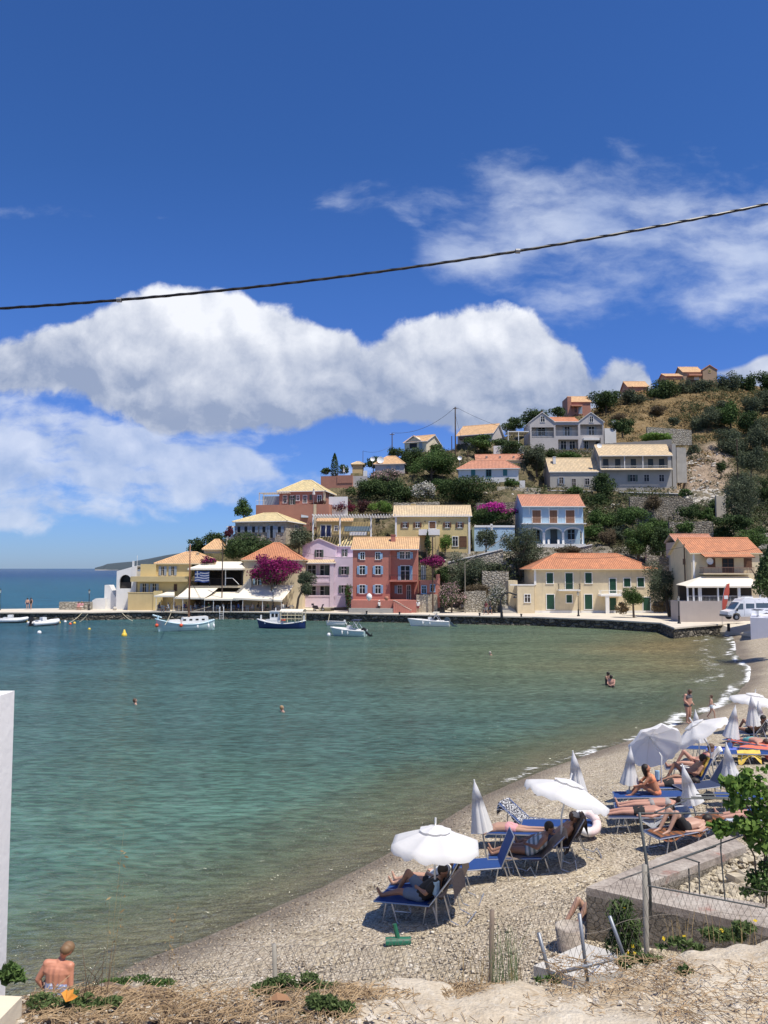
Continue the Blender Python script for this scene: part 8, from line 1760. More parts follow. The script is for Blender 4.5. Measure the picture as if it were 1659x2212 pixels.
open_par('open parasol strongly tilted so that its grey underside and ribs show', 1427, 1726, 1410, 1603, 0.80, 58, 100, True)
open_par('far open parasol seen nearly edge on left of the closed ones', 1550, 1702, 1507, 1576, 0.90, 34, 150)
open_par('farthest open parasol at the right edge near the foam', 1636, 1580, 1630, 1510, 1.0, 8, 0)
for i, (bx, by, tx, ty, lab) in enumerate(((1053, 1866, 1025, 1690, 'closed parasol leaning left behind the empty blue sunbed'), (1262, 1800, 1238, 1627, 'closed parasol half hidden behind the right leaning open one'), (1358, 1747, 1362, 1618, 'closed parasol left of the seated woman in an orange bikini'),
    (1511, 1790, 1475, 1656, 'closed crumpled parasol in front of the prone sunbather'), (1586, 1740, 1569, 1609, 'closed parasol left of the vine leaves'), (1572, 1640, 1588, 1527, 'closed parasol above the turquoise shorts sunbather'),
    (1514, 1648, 1502, 1537, 'closed parasol just behind the edge on open one'), (1630, 1610, 1623, 1505, 'closed parasol under the farthest open one'), (1645, 1590, 1638, 1518, 'last closed parasol at the right edge'))):
    b = GB(bx, by); t = P(tx, ty, b.y+0.15); d = t-b; root = empty('closed_parasol', b, 0, lab, 'parasol', 'closed white parasols on the beach'); closed_par(root, d.length, L=min(1.25, d.length*0.6), r0=0.22)
    root.rotation_euler = d.to_track_quat('Z', 'Y').to_euler()
    if i in (2, 5): mb = MB(); mb.tube([(0, 0, d.length*0.22), (0, 0, d.length*0.31)], 0.08, 8); mb.build('shelf_clip', BLUEP, root)
SBL = plain('sunbed_blue', (0.012, 0.052, 0.20), 0.7, 0, 0.1); SDK = plain('sunbed_navy', (0.02, 0.035, 0.09), 0.7)
def sunbed(label, fx, fy, hx, hy, ang, m=SBL, Lk=1.0):
    f = GB(fx, fy); h = GB(hx, hy); d = h-f; c = (f+h)/2; rz = math.atan2(-d.x, d.y); pit = math.atan2(d.z, math.hypot(d.x, d.y))*0.6
    root = empty('sunbed', c, rz, label, 'sunbed', 'metal framed sunbeds on the pebbles'); root.rotation_euler = (pit, 0, rz)
    z = 0.36; bl = 0.72; hy_ = 0.22; e = (hy_+bl*math.cos(R(ang)), z+bl*math.sin(R(ang)))
    mb = MB(); mb.box(-0.29, -0.95, z, 0.29, hy_, z+0.015); mb.build('seat_fabric', m, root)
    mb = MB(); s, c_ = math.sin(R(ang)), math.cos(R(ang)); mb.add([(-0.29, hy_, z), (0.29, hy_, z), (0.29, e[0], e[1]), (-0.29, e[0], e[1]), (-0.29, hy_-0.015*s, z+0.016*c_), (0.29, hy_-0.015*s, z+0.016*c_), (0.29, e[0]-0.015*s, e[1]+0.016*c_), (-0.29, e[0]-0.015*s, e[1]+0.016*c_)], [(3, 2, 1, 0), (4, 5, 6, 7), (0, 1, 5, 4), (1, 2, 6, 5), (2, 3, 7, 6), (3, 0, 4, 7)]); mb.build('back_fabric', m, root)
    mb = MB()
    for sx in (-0.31, 0.31): mb.tube([(sx, -0.97, z), (sx, hy_, z), (sx, e[0], e[1])], 0.015, 6)
    mb.tube([(-0.31, -0.97, z), (0.31, -0.97, z)], 0.015, 6); mb.tube([(-0.31, e[0], e[1]), (0.31, e[0], e[1])], 0.015, 6); mb.build('frame', ALU, root)
    for y0, y1 in ((-0.80, -0.45), (0.05, 0.42)):
        mb = MB(); mb.tube([(-0.30, y0+0.1, z), (-0.31, y0, 0.0), (-0.31, y0-0.02, -0.05), (-0.31, y1, -0.05), (-0.31, y1-0.05, 0.02), (-0.30, y1-0.13, z)], 0.014, 5); mb.tube([(0.30, y0+0.1, z), (0.31, y0, 0.0), (0.31, y0-0.02, -0.05), (0.31, y1, -0.05), (0.31, y1-0.05, 0.02), (0.30, y1-0.13, z)], 0.014, 5); mb.tube([(-0.31, y1, -0.05), (0.31, y1, -0.05)], 0.014, 5); mb.build('leg', ALU, root)
    if ang > 5:
        mb = MB(); q = (hy_+bl*0.6*c_, z+bl*0.6*s)
        for sx in (-0.28, 0.28): mb.tube([(sx, q[0], q[1]), (sx, 0.62, 0.12), (sx, 0.86, 0.02), (sx, 0.95, 0.1)], 0.013, 5)
        mb.tube([(-0.28, 0.95, 0.1), (0.28, 0.95, 0.1)], 0.013, 5); mb.build('back_support', ALU, root)
    return root, rz, pit, ang
def on(bed, label, pose, dy=0.0, **kw):
    root, rz, pit, ang = bed; o = person(label, root.location+Matrix.Rotation(rz, 3, 'Z') @ Vector((0, dy, -0.045)), rz, pose, **kw); o.rotation_euler = (pit, 0, rz); return o
def towel(bed, label, m, y0=-0.3, y1=0.95, over=0.12, w=0.31, hang=0.18):
    root, rz, pit, ang = bed; mb = MB(); z = 0.386; hy_ = 0.22; N = 26; M = 8; vs = []
    for i in range(N+1):
        t = y0+(y1-y0+over*2)*i/N
        if t < hy_: y, zz = t, z
        else:
            u = t-hy_; 
            if u < 0.74: y, zz = hy_+u*math.cos(R(ang)), z+u*math.sin(R(ang))+0.012
            else: y, zz = hy_+0.76*math.cos(R(ang))+0.03, z+0.75*math.sin(R(ang))-(u-0.74)
        for j in range(M+1):
            s = j/M*2-1; x = s*w; dz = 0
            if abs(s) > 0.9 and hang: dz = -hang*(0.6+0.4*math.sin(t*9+s)); x = math.copysign(w+0.03+0.015*math.sin(t*14), s)
            vs.append((x, y, zz+dz+0.008*math.sin(t*21+x*9)))
    mb.add(vs, [(i*(M+1)+j, i*(M+1)+j+1, (i+1)*(M+1)+j+1, (i+1)*(M+1)+j) for i in range(N) for j in range(M)])
    o = mb.build('towel', m, None, True, root.location); o.rotation_euler = root.rotation_euler.copy(); return tag(o, label, 'towel', 'towels on the sunbeds')
T_BR = patterned('brown_towel', (0.17, 0.13, 0.11), (0.20, 0.16, 0.135)); T_DK = patterned('dark_brown_towel', (0.07, 0.05, 0.04), (0.09, 0.065, 0.05)); T_ST = patterned('black_white_towel', (0.7, 0.7, 0.7), (0.06, 0.06, 0.07)); T_RD = patterned('coral_towel', (0.72, 0.14, 0.08), (0.75, 0.18, 0.10)); T_OB = strip('rust_towel', (0.22, 0.08, 0.03), (0.10, 0.05, 0.03), 1, 40); T_PU = patterned('blue_violet_towel', (0.10, 0.14, 0.50), (0.12, 0.17, 0.55))
SUITS = strip('striped_suit', (0.55, 0.60, 0.62), (0.16, 0.22, 0.26), 1, 60)
A1 = sunbed('sunbed nearest the viewer, with grey brown towel over its raised back', 856, 1982, 988, 1986, 48); towel(A1, 'grey brown towel over the back of the nearest sunbed', T_BR, 0.15, 0.95, 0.2)
on(A1, 'person in blue denim shorts lying back on the nearest sunbed', 'recline_knees', -0.05, sk=SK2, clothes=[('shorts', C_DN), ('tshirt', C_BK)], hair=HAIRD, k=1.15)
A2 = sunbed('sunbed with dark brown towel right behind the nearest one', 884, 1952, 1004, 1948, 55); towel(A2, 'dark brown towel on the raised back behind the capped reader', T_DK, 0.15, 0.95, 0.2)
on(A2, 'person in white shirt and cap reclining under the nearest parasol', 'recline', -0.05, sk=SK1, clothes=[('tshirt', C_W), ('trunks', C_BK)], hat=(plain('tan_cap', (0.30, 0.24, 0.17), 0.8), 'cap'), k=1.1)
A3 = sunbed('empty bright blue sunbed with raised back', 1008, 1908, 1112, 1894, 62)
A4 = sunbed('sunbed with grey brown towel and woman in striped swimsuit', 1096, 1884, 1208, 1876, 40); towel(A4, 'long grey brown towel under the woman in striped swimsuit', T_BR, -0.6, 0.95, 0.1, hang=0.06)
on(A4, 'woman in blue white striped swimsuit reclining', 'recline', -0.05, sk=SK2, clothes=[('suit', SUITS)], hair=HAIRD, k=1.15, name='person')
A5 = sunbed('dark sunbed behind the striped swimsuit, under the leaning parasol', 1150, 1862, 1262, 1850, 55, SDK); towel(A5, 'dark towel on the bed of the man in a grey cap', T_DK, 0.1, 0.95, 0.2)
on(A5, 'man in grey cap reclining under the leaning parasol', 'recline', -0.05, sk=SK2, clothes=[('trunks', C_NV)], hat=(plain('grey_cap', (0.36, 0.36, 0.37), 0.8), 'cap'), k=1.15)
A6 = sunbed('flat blue sunbed of the prone sunbather near the water', 1163, 1824, 1050, 1828, 0); on(A6, 'woman lying face down with pink bikini near the water', 'prone', 0, sk=SK1, clothes=[('trunks', C_PK)], hair=HAIRD, long_hair=True)
A7 = sunbed('sunbed draped with black and white towel beyond the prone sunbather', 1196, 1806, 1112, 1804, 40); towel(A7, 'black and white patterned towel on a raised sunbed back', T_ST, -0.4, 0.95, 0.15)
A8 = sunbed('empty flat blue sunbed in the row by the white float', 1180, 1812, 1246, 1808, 0)
q = GB(1268, 1812); mb = MB(); n = 20; mb.tube([(0.25*math.cos(2*math.pi*i/n), 0.22*math.sin(2*math.pi*i/n), 0.40+0.17*math.sin(2*math.pi*i/n)) for i in range(n+1)], 0.11, 8); tag(mb.build('swim_ring', [strip('white_red_ring', (0.80, 0.80, 0.79), (0.74, 0.60, 0.58), 0, 4)], None, True, q), 'white and pale pink inflatable ring leaning by the flat blue sunbed', 'swim ring')
q = GB(1190, 1822); mb = MB(); mb.lathe([(0.16, 0), (0.22, 0.3), (0.20, 0.3), (0.15, 0.03)], n=12); r = mb.build('straw_basket', plain('straw', (0.42, 0.30, 0.15), 0.9, 0, 0.2), None, False, q); tag(r, 'straw basket standing by the sunbeds', 'basket')
Ba = sunbed('blue sunbed carrying the seated woman in orange bikini', 1360, 1748, 1452, 1742, 0); on(Ba, 'woman with dark hair in orange bikini sitting with her back turned', 'sit_fwd', 0.2, sk=skin('skin_bronze', (0.46, 0.20, 0.11)), clothes=[('bikini', C_OR)], hair=HAIRD, long_hair=True)
Bb = sunbed('blue sunbed of the prone woman beside the crumpled parasol', 1408, 1728, 1496, 1722, 0); on(Bb, 'prone woman in black bikini beside the crumpled parasol', 'prone', 0, sk=SK3, clothes=[('trunks', C_BK)], hair=HAIRD, long_hair=True)
Bc = sunbed('blue sunbed with a woman lying on her back, feet to the sea', 1366, 1774, 1462, 1768, 0); on(Bc, 'woman in dark bikini lying on her back in front of the seated one', 'supine', 0, sk=SK3, clothes=[('bikini', C_GY)], hair=HAIRD)
Bd = sunbed('dark sunbed with silver grey towel in front of the group', 1354, 1793, 1452, 1788, 10, SDK); towel(Bd, 'silver grey towel hanging over the dark sunbed', patterned('silver_towel', (0.42, 0.43, 0.45), (0.34, 0.35, 0.37)), -0.2, 0.95, 0.1, hang=0.25); on(Bd, 'sunbather with bent knee in black trunks on the silver towel', 'supine', -0.15, sk=SK3, clothes=[('trunks', C_BK)], hair=HAIRB, k=1.05)
Be = sunbed('sunbed with rust brown towel closest to the concrete ledge', 1432, 1836, 1532, 1812, 12, SDK); towel(Be, 'rust brown towel closest to the concrete ledge', T_OB, -0.9, 0.9, 0.05, hang=0.12); on(Be, 'man in black shorts with knees up closest to the concrete ledge', 'supine_knees', -0.05, sk=SK1, clothes=[('shorts', C_BK)], hair=HAIRD, k=1.12)
Bf = sunbed('sunbed with raised blue back and yellow towel', 1448, 1716, 1536, 1706, 58); towel(Bf, 'yellow towel on the raised blue back', cloth('yellow', (0.75, 0.52, 0.10)), 0.3, 0.9, 0.0, w=0.2, hang=0); on(Bf, 'dark skinned reclining sunbather behind the crumpled parasol', 'recline_knees', -0.05, sk=SK2, clothes=[('trunks', C_BK)], hair=HAIRD)
Bg = sunbed('sunbed of the raised knee sunbather farther back', 1468, 1684, 1552, 1680, 50, SDK); on(Bg, 'sunbather with raised knee and pale towel farther back', 'recline_knees', -0.05, sk=SK3, clothes=[('bikini', C_MR)], hair=HAIRB); towel(Bg, 'whitish towel of the raised knee sunbather', cloth('white', (0.7, 0.7, 0.68)), -0.5, 0.9, 0.1, hang=0.05)
Bh = sunbed('empty sunbed with tubular legs right of the yellow towel', 1500, 1728, 1570, 1716, 50, SDK)
Ca = sunbed('royal blue sunbed left of the yellow draped one', 1520, 1640, 1584, 1640, 0); towel(Ca, 'violet blue towel on the royal blue sunbed', T_PU, -0.3, 0.9, 0.1, hang=0.15)
Cb = sunbed('sunbed with hanging yellow towel', 1560, 1650, 1630, 1648, 0); towel(Cb, 'yellow towel hanging down from a far sunbed', C_YE, 0.0, 0.7, 0.0, hang=0.35)
Cc = sunbed('sunbed with coral red towel at the right', 1588, 1622, 1660, 1630, 0); towel(Cc, 'coral red towel under the sunbather in turquoise shorts', T_RD, -0.8, 0.95, 0.1, hang=0.25); on(Cc, 'sunbather in turquoise shorts lying face down', 'prone', 0, sk=SK3, clothes=[('trunks', C_TQ)], hair=HAIRB)
Cd = sunbed('sunbed with black and white towel among the far group', 1596, 1604, 1664, 1606, 50, SDK); towel(Cd, 'black and white towel in the far group', T_ST, 0.0, 0.9, 0.2); on(Cd, 'reclining person in the far group beside the black and white towel', 'recline_knees', -0.05, sk=SK2, clothes=[('trunks', C_BK)], hair=HAIRD)
Ce = sunbed('farthest sunbed by the last closed parasol', 1640, 1590, 1700, 1590, 30, SDK); on(Ce, 'farthest reclining person in red by the last closed parasol', 'recline', -0.05, sk=SK3, clothes=[('tshirt', C_RD)], hair=HAIRD)
Cf = sunbed('second coral draped sunbed cut by the right edge', 1632, 1640, 1700, 1644, 0); towel(Cf, 'second coral red towel cut by the right edge', T_RD, -0.9, 0.95, 0.1, hang=0.3)
Cg = sunbed('pale sunbed behind the vine leaves', 1600, 1800, 1680, 1796, 0, plain('pale_bed', (0.45, 0.52, 0.60), 0.7)); on(Cg, 'person half hidden behind the vine leaves', 'supine', 0, sk=SK3, clothes=[('trunks', C_BL)])
Ch = sunbed('blue sunbed behind the vine leaves, farther than the pale one', 1590, 1752, 1680, 1750, 0)
# people standing and bathing
p = GB(1487, 1563); person('large woman in dark bikini looking down at the water edge', p, R(35), 'look_down', SK3, [('bikini', patterned('dark_dots', (0.04, 0.04, 0.05), (0.10, 0.10, 0.11)))], HAIRB, k=1.3, h=0.98)
p = GB(1537, 1553); person('small child walking at the water edge', p, R(60), 'walk', SK1, [('trunks', cloth('pale_blue', (0.45, 0.52, 0.58)))], HAIRB, h=0.68)
p = PZ(1321, 1484, 0); person('front one of two bathers standing waist deep', (p.x, p.y, -0.95), R(-30), 'arms_forward', SK3, [('trunks', C_BK)], HAIRD)
p = PZ(1313, 1480, 0); person('back one of two bathers standing waist deep', (p.x, p.y, -0.85), R(40), 'arms_forward', SK2, [('suit', C_BK)], HAIRD)
for x, y, l, hr in ((292.5, 1521, 'swimmer alone in the left half of the bay', HAIRB), (610, 1537, 'swimmer with one arm out in the middle of the bay', HAIRL), (1059.5, 1415, 'swimmer farther out before the village', HAIRG)):
    p = PZ(x, y, 0); person(l, (p.x, p.y, -1.40), R(-60), 'arms_forward' if x == 610 else 'stand', SK1, [], hr)
# the woman below the bank
p = P(128, 2046, 12.9); p = Vector((p.x, p.y, p.z-1.60)); W1 = person('woman in blue white patterned swimsuit seen from behind below the bank', (p.x, p.y, p.z), R(172), 'hips', skin('skin_sunburnt', (0.55, 0.24, 0.15)), [('halfsuit', patterned('blue_white_print', (0.55, 0.58, 0.68), (0.25, 0.30, 0.48)))], plain('hair_dark_blond', (0.20, 0.12, 0.06), 0.6), k=1.2, h=0.97, vox=0.012, fingers=True)
mb = MB(); J = POSE('hips'); c = J['hea']; hd = (J['hea']-J['nec']).normalized(); mb.ball(c+hd*.045+Vector((0, .07, 0)), (.095, .08, .08), 12, 9); mb.build('hair_bun', plain('hair_dark_blond', (0.20, 0.12, 0.06), 0.6), W1, True)
p = p+Vector((-0.26, 0.15, -0.12)); person('person in dark patterned clothes hidden behind the woman in swimsuit', (p.x-0.05, p.y+0.15, p.z-0.4), R(160), 'stand', SK1, [('dress', patterned('navy_print', (0.05, 0.07, 0.14), (0.35, 0.38, 0.45)))], HAIRD, h=0.85, vox=0.02)
# a pair of legs resting on a concrete tub by the ledge
p = GB(1268, 1994); Lg = person('person in navy shorts lying behind the concrete ledge with knees raised', (p.x+0.15, p.y-0.05, p.z-0.42), R(-72), 'supine_knees', SK1, [('shorts', C_NV)], HAIRB, k=1.0, vox=0.014, fingers=True)
# the green sunshade foot lying on the pebbles
q = GB(860, 2040); r = empty('green_tool', q, R(-22), 'dark green half round plastic piece with a short stem on the pebbles', 'beach tool'); mb = MB(); n = 10
mb.profile([(0.09*math.cos(math.pi*i/n), 0.03+0.10*math.sin(math.pi*i/n)) for i in range(n+1)], -0.23, 0.23); mb.xf(Matrix.Rotation(R(115), 4, 'Z')); mb.build('trough', plain('green_plastic', (0.015, 0.12, 0.07), 0.35), r); mb = MB(); mb.tube([(0, 0, 0.1), (-0.08, 0.02, 0.34)], [0.045, 0.04], 8); mb.build('stem', plain('green_plastic', (0.015, 0.12, 0.07), 0.35), r)
# loose pebbles on the near beach
rg = np.random.default_rng(12); n = 60000; X = rg.uniform(-7, 9, n); Yq = 8.5+rg.uniform(0, 1, n)**1.6*17; s_ = sdist(X, Yq); k = (s_ > 0.1); X, Yq = X[k], Yq[k]; n = len(X); z = beach_z(X, Yq)
base = np.array([(0, 0, 1), (1, 0, .1), (.3, .95, 0), (-.8, .6, .1), (-.8, -.6, 0), (.3, -.95, .1), (0, 0, -.6)]); F = np.array([(0, 1, 2), (0, 2, 3), (0, 3, 4), (0, 4, 5), (0, 5, 1), (6, 2, 1), (6, 3, 2), (6, 4, 3), (6, 5, 4), (6, 1, 5)])
r_ = rg.gamma(3.0, 0.0038, n)+0.006; V = base[None]*np.stack([r_*rg.uniform(.8, 1.4, n), r_*rg.uniform(.7, 1.1, n), r_*rg.uniform(.35, .7, n)], -1)[:, None, :]; V += rg.normal(size=V.shape)*0.12*r_[:, None, None]
a = rg.uniform(0, 6.28, n); c_, s2 = np.cos(a)[:, None], np.sin(a)[:, None]; V = np.stack([V[..., 0]*c_-V[..., 1]*s2, V[..., 0]*s2+V[..., 1]*c_, V[..., 2]], -1)+np.stack([X, Yq, z+r_*0.25], -1)[:, None, :]
def _peb(nt, bs, out):
    at = nn(nt, 'ShaderNodeAttribute'); at.attribute_name = 'tint'
    c = RAMP(nt, at.outputs['Fac'], [(0.0, (0.13, 0.10, 0.075)), (0.2, (0.32, 0.26, 0.185)), (0.5, (0.49, 0.415, 0.31)), (0.8, (0.58, 0.51, 0.40)), (1.0, (0.70, 0.65, 0.56))]); put(nt, bs.inputs['Base Color'], c); bs.inputs['Roughness'].default_value = 0.8
tag(mesh_np('pebbles', V.reshape(-1, 3), (F[None]+np.arange(n)[:, None, None]*7).reshape(-1, 3), mat('pebble', _peb), None, np.repeat(rg.uniform(0, 1, n)*np.clip(sdist(X, Yq)/1.2, 0.35, 1), 7)), 'loose grey and cream pebbles covering the near beach', 'pebbles', kind='stuff')
# ------------------------------------------------------------------ foreground
def _ledge(nt, bs, out):
    p = wpos(nt); n = NOISE(nt, p, 1.4, 7, 0.7).outputs['Fac']; n2 = NOISE(nt, p, 0.9, 6, 0.65, 0.8).outputs['Fac']; n3 = NOISE(nt, p, 14, 6, 0.7).outputs['Fac']
    c = RAMP(nt, n, [(0.3, (0.20, 0.165, 0.14)), (0.5, (0.40, 0.345, 0.29)), (0.7, (0.52, 0.475, 0.41))]); c = MIX(nt, RANGE(nt, n2, 0.56, 0.66, 0, 0.7), c, (0.33, 0.12, 0.085))
    put(nt, bs.inputs['Base Color'], MIX(nt, RANGE(nt, n3, 0.35, 0.7), mul_node(nt, c, 0.7), mul_node(nt, c, 1.15))); bs.inputs['Roughness'].default_value = 0.95; bump(nt, bs, M_(nt, 'ADD', n3, n), 0.7, 0.03)
CBL = mat('ledge_concrete', _ledge) 
LR = stone('ledge_masonry', (0.23, 0.20, 0.155), (0.36, 0.32, 0.255), 7.0, (0.25, 0.22, 0.175), 1.0, 0.03)
c0 = GB(1266, 2031); zt = P(1266, 1916, c0.y).z
A = PZ(1266, 1916, zt); Bp = PZ(1561, 1795, zt); C_in = PZ(1449, 1898, zt); D_in = PZ(1612, 1828, zt); E = PZ(1800, 2036, zt); F_in = PZ(1800, 1976, zt); G_in = PZ(1395, 1910, zt)
root = empty('concrete_ledge', (A.x, A.y, 0), 0, 'low L shaped concrete topped stone ledge on the beach at right', 'wall'); o = Vector((A.x, A.y, 0))
def pr(mb, pts, z0, z1): mb.prism([((p-o).x, (p-o).y) for p in pts], z0, z1)
mb = MB(); pr(mb, [A, G_in, C_in, D_in, Bp][::-1] if False else [A, G_in, D_in, Bp], -0.5, zt-0.13); mb.build('masonry', LR, root)
mb = MB(); pr(mb, [A, E, F_in, G_in], -0.5, zt-0.132); mb.build('masonry', LR, root)
mb = MB(); pr(mb, [A, G_in, D_in, Bp], zt-0.13, zt); mb.build('coping', CBL, root); mb = MB(); pr(mb, [A, E, F_in, G_in], zt-0.132, zt-0.004); mb.build('coping', CBL, root)
# rubble fill inside the ledge
rg = np.random.default_rng(21); V = []; mb = MB()
q0, q1, q2, q3 = G_in, D_in, PZ(1780, 1900, zt), F_in
for _ in range(900):
    u, v = rg.uniform(0.02, 1, 2); p = (q0.lerp(q1, u)).lerp(q3.lerp(q2, u), v); r_ = rg.gamma(3, 0.016)+0.02; k = len(mb.v); mb.ball((p.x, p.y, zt-0.30+rg.uniform(0, 0.22)*u), (r_*rg.uniform(.8, 1.4), r_, r_*rg.uniform(.5, .9)), 6, 4)
    for i in range(k, len(mb.v)): mb.v[i] = tuple(np.array(mb.v[i])+rg.uniform(-.2, .2, 3)*r_)
mb.prism([(q0.x, q0.y), (q3.x, q3.y), (q2.x, q2.y), (q1.x, q1.y)], 0.2, zt-0.32)
tag(mb.build('rubble_fill', plain('cream_rubble', (0.47, 0.41, 0.30), 0.95, 0, 0.4)), 'cream coloured rubble stones filling the space inside the ledge', 'rubble', kind='stuff')
# concrete tub and fallen slab
p = GB(1232, 2048); k = p.y/FPX; mb = MB(); mb.lathe([(0.20, -0.2), (0.25, 0.36), (0.22, 0.37), (0.19, 0.33), (0, 0.33)], n=18); tag(mb.build('concrete_tub', CBL, None, True, p), 'round concrete tub filled with pebbles at the corner of the ledge', 'tub')
p0 = PZ(1150, 2086, 2.95); mb = MB(); pts = [PZ(1152, 2086, 2.9), PZ(1242, 2110, 2.95), PZ(1345, 2098, 3.0), PZ(1342, 2060, 2.95), PZ(1262, 2037, 2.75)]
vs = [v-pts[0] for v in pts]; mb.add([tuple(v) for v in vs]+[(v.x, v.y, v.z-0.12) for v in vs], [(0, 1, 2, 3, 4), (9, 8, 7, 6, 5)]+[(i, i+5, (i+1) % 5+5, (i+1) % 5) for i in range(5)]); tag(mb.build('fallen_slab', plaster('pale_slab', (0.60, 0.57, 0.51), 0.15, 0.5), None, False, pts[0]), 'pale fallen concrete slab tilted behind the bent fence frame', 'slab')
# fence: posts, mesh, bent frame
def fpost(label, x, yb, yt, Y, r, m, name='fence_post', x2=None):
    a = P(x, yb, Y); b = P(x2 if x2 is not None else x, yt, Y); mb = MB(); mb.tube([(0, 0, -0.3), (0, 0, 0), b-a], r, 9); return tag(mb.build(name, m, None, True, a), label, 'post', 'posts of the wire fence')
RUSTP = plain('weathered_post', (0.30, 0.28, 0.24), 0.8, 0.2, 0.25); fpost('short grey fence post left of the middle, above green weeds', 595, 2160, 2040, 5.9, 0.017, RUSTP, x2=592)
fpost('rusty fence post amid tall dry stalks', 1060, 2140, 1966, 6.0, 0.019, plain('rusty_post', (0.22, 0.17, 0.13), 0.85, 0.2, 0.3), x2=1063); fpost('tall pale grey fence post before the ledge', 1397, 2070, 1868, 7.2, 0.024, RUSTP, x2=1392)
tp = P(1379, 1755, 8.2); fpost('thin dark pole carrying the trellis bars', 1404, 1915, 1755, 8.2, 0.016, plain('dark_steel', (0.10, 0.11, 0.11), 0.6, 0.5), 'trellis_pole', x2=1381)
def chain(name, label, pts_b, pts_t, cell=0.062, r=0.0015, m=None):
    # pts as lists of world points along the bottom and the top edge; real woven zigzag wires
    L = sum((b-a).length for a, b in zip(pts_b[:-1], pts_b[1:])); n = int(L/cell); H = sum((a-b).length for a, b in zip(pts_b, pts_t))/len(pts_b); rows = max(4, int(H/cell)*1)
    def at(pts, t):
        f = t*(len(pts)-1); i = min(int(f), len(pts)-2); return pts[i].lerp(pts[i+1], f-i)
    mb = MB()
    def pt(u, v): a = at(pts_b, min(max(u, 0), 1)); b = at(pts_t, min(max(u, 0), 1)); p = a.lerp(b, v); return p+Vector((0, 0.02*math.sin(u*23+v*4)+0.012*math.sin(u*61), 0.012*math.sin(u*37+v*9)))
    for i in range(n):
        for s in (0, 1):
            q = [pt((i+0.5*((j+s) % 2)*1.0+(0 if s else 0))/n if s == 0 else (i+0.5+0.5*(1-((j) % 2)))/n-0.0, j/rows) for j in range(rows+1)]
            mb.tube(q, r, 3, caps=False)
    for v in (1.0, 0.5): mb.tube([pt(u/40, v) for u in range(41)], r*1.5, 3)
    return tag(mb.build(name, m or plain('fence_wire', (0.16, 0.14, 0.12), 0.7, 0.4)), label, 'fence', 'wire mesh of the fence')
fx = [(330, 2160, 2052), (595, 2158, 2043), (760, 2160, 2040), (900, 2150, 2028), (1063, 2145, 2000)]
chain('wire_mesh_fence', 'sagging chain link mesh left of the rusty post', [P(x, b, 5.9) for x, b, t in fx], [P(x, t, 5.9) for x, b, t in fx])
fx = [(1063, 2145, 1985), (1160, 2130, 1960), (1270, 2105, 1925), (1395, 2075, 1885), (1500, 2055, 1895), (1600, 2040, 1915), (1720, 2030, 1930)]
chain('wire_mesh_fence', 'chain link mesh from the rusty post to the right edge', [P(x, b, 6.2+i*0.17) for i, (x, b, t) in enumerate(fx)], [P(x, t, 6.2+i*0.17) for i, (x, b, t) in enumerate(fx)])
r = empty('bent_fence_frame', P(1190, 2120, 6.0), 0, 'leaning frame of grey tubes with torn mesh in front of the slab', 'fence frame'); o_ = r.location; GT = plain('grey_tube', (0.26, 0.28, 0.31), 0.5, 0.5)
for a, b in ((B6(172, 560), B6(256, 880)), (B6(437, 437), B6(488, 872)), (B6(632, 452), B6(748, 775))): mb = MB(); mb.tube([P(*a, 6.05)-o_, P(*b, 6.0)-o_], 0.014, 8); mb.build('upright', GT, r, True)
mb = MB(); mb.tube([P(*B6(258, 832), 5.97)-o_, P(*B6(722, 714), 5.97)-o_], 0.014, 8); mb.build('crossbar', GT, r, True)
# trellis of thin bars at the right
bars = ((B4(370, 890), B4(1200, 890), 8.2, 8.6), (B4(510, 882), B4(830, 760), 8.2, 9.4), (B4(780, 742), B4(1450, 742), 9.4, 9.6), (B4(880, 726), B4(1500, 735), 9.7, 9.8), (B4(500, 1443), B4(1430, 1105), 8.0, 9.4), (B4(1182, 1060), B4(1180, 1260), 9.2, 9.2), (B4(1210, 740), B4(1205, 860), 9.5, 9.5), (B4(930, 700), B4(1450, 700), 10, 10), (B6(700, 215), B6(1320, 0), 8.2, 9.2), (B6(880, 255), B6(1640, 400), 8.0, 8.6), (B6(1350, 0), B6(1380, 350), 8.8, 8.7), (B6(1210, 100), B6(1215, 310), 8.8, 8.7), (B6(1110, 70), B6(1215, 105), 8.7, 8.8), (B6(1145, 145), B6(1150, 300), 8.6, 8.6))
r = empty('trellis', tp, 0, 'light trellis of thin dark rods carrying the vine above the ledge', 'trellis')
for a, b, ya, yb in bars: mb = MB(); mb.tube([P(*a, ya)-tp, P(*b, yb)-tp], 0.0085, 5); mb.build('rod', plain('dark_steel', (0.10, 0.11, 0.11), 0.6, 0.5), r)
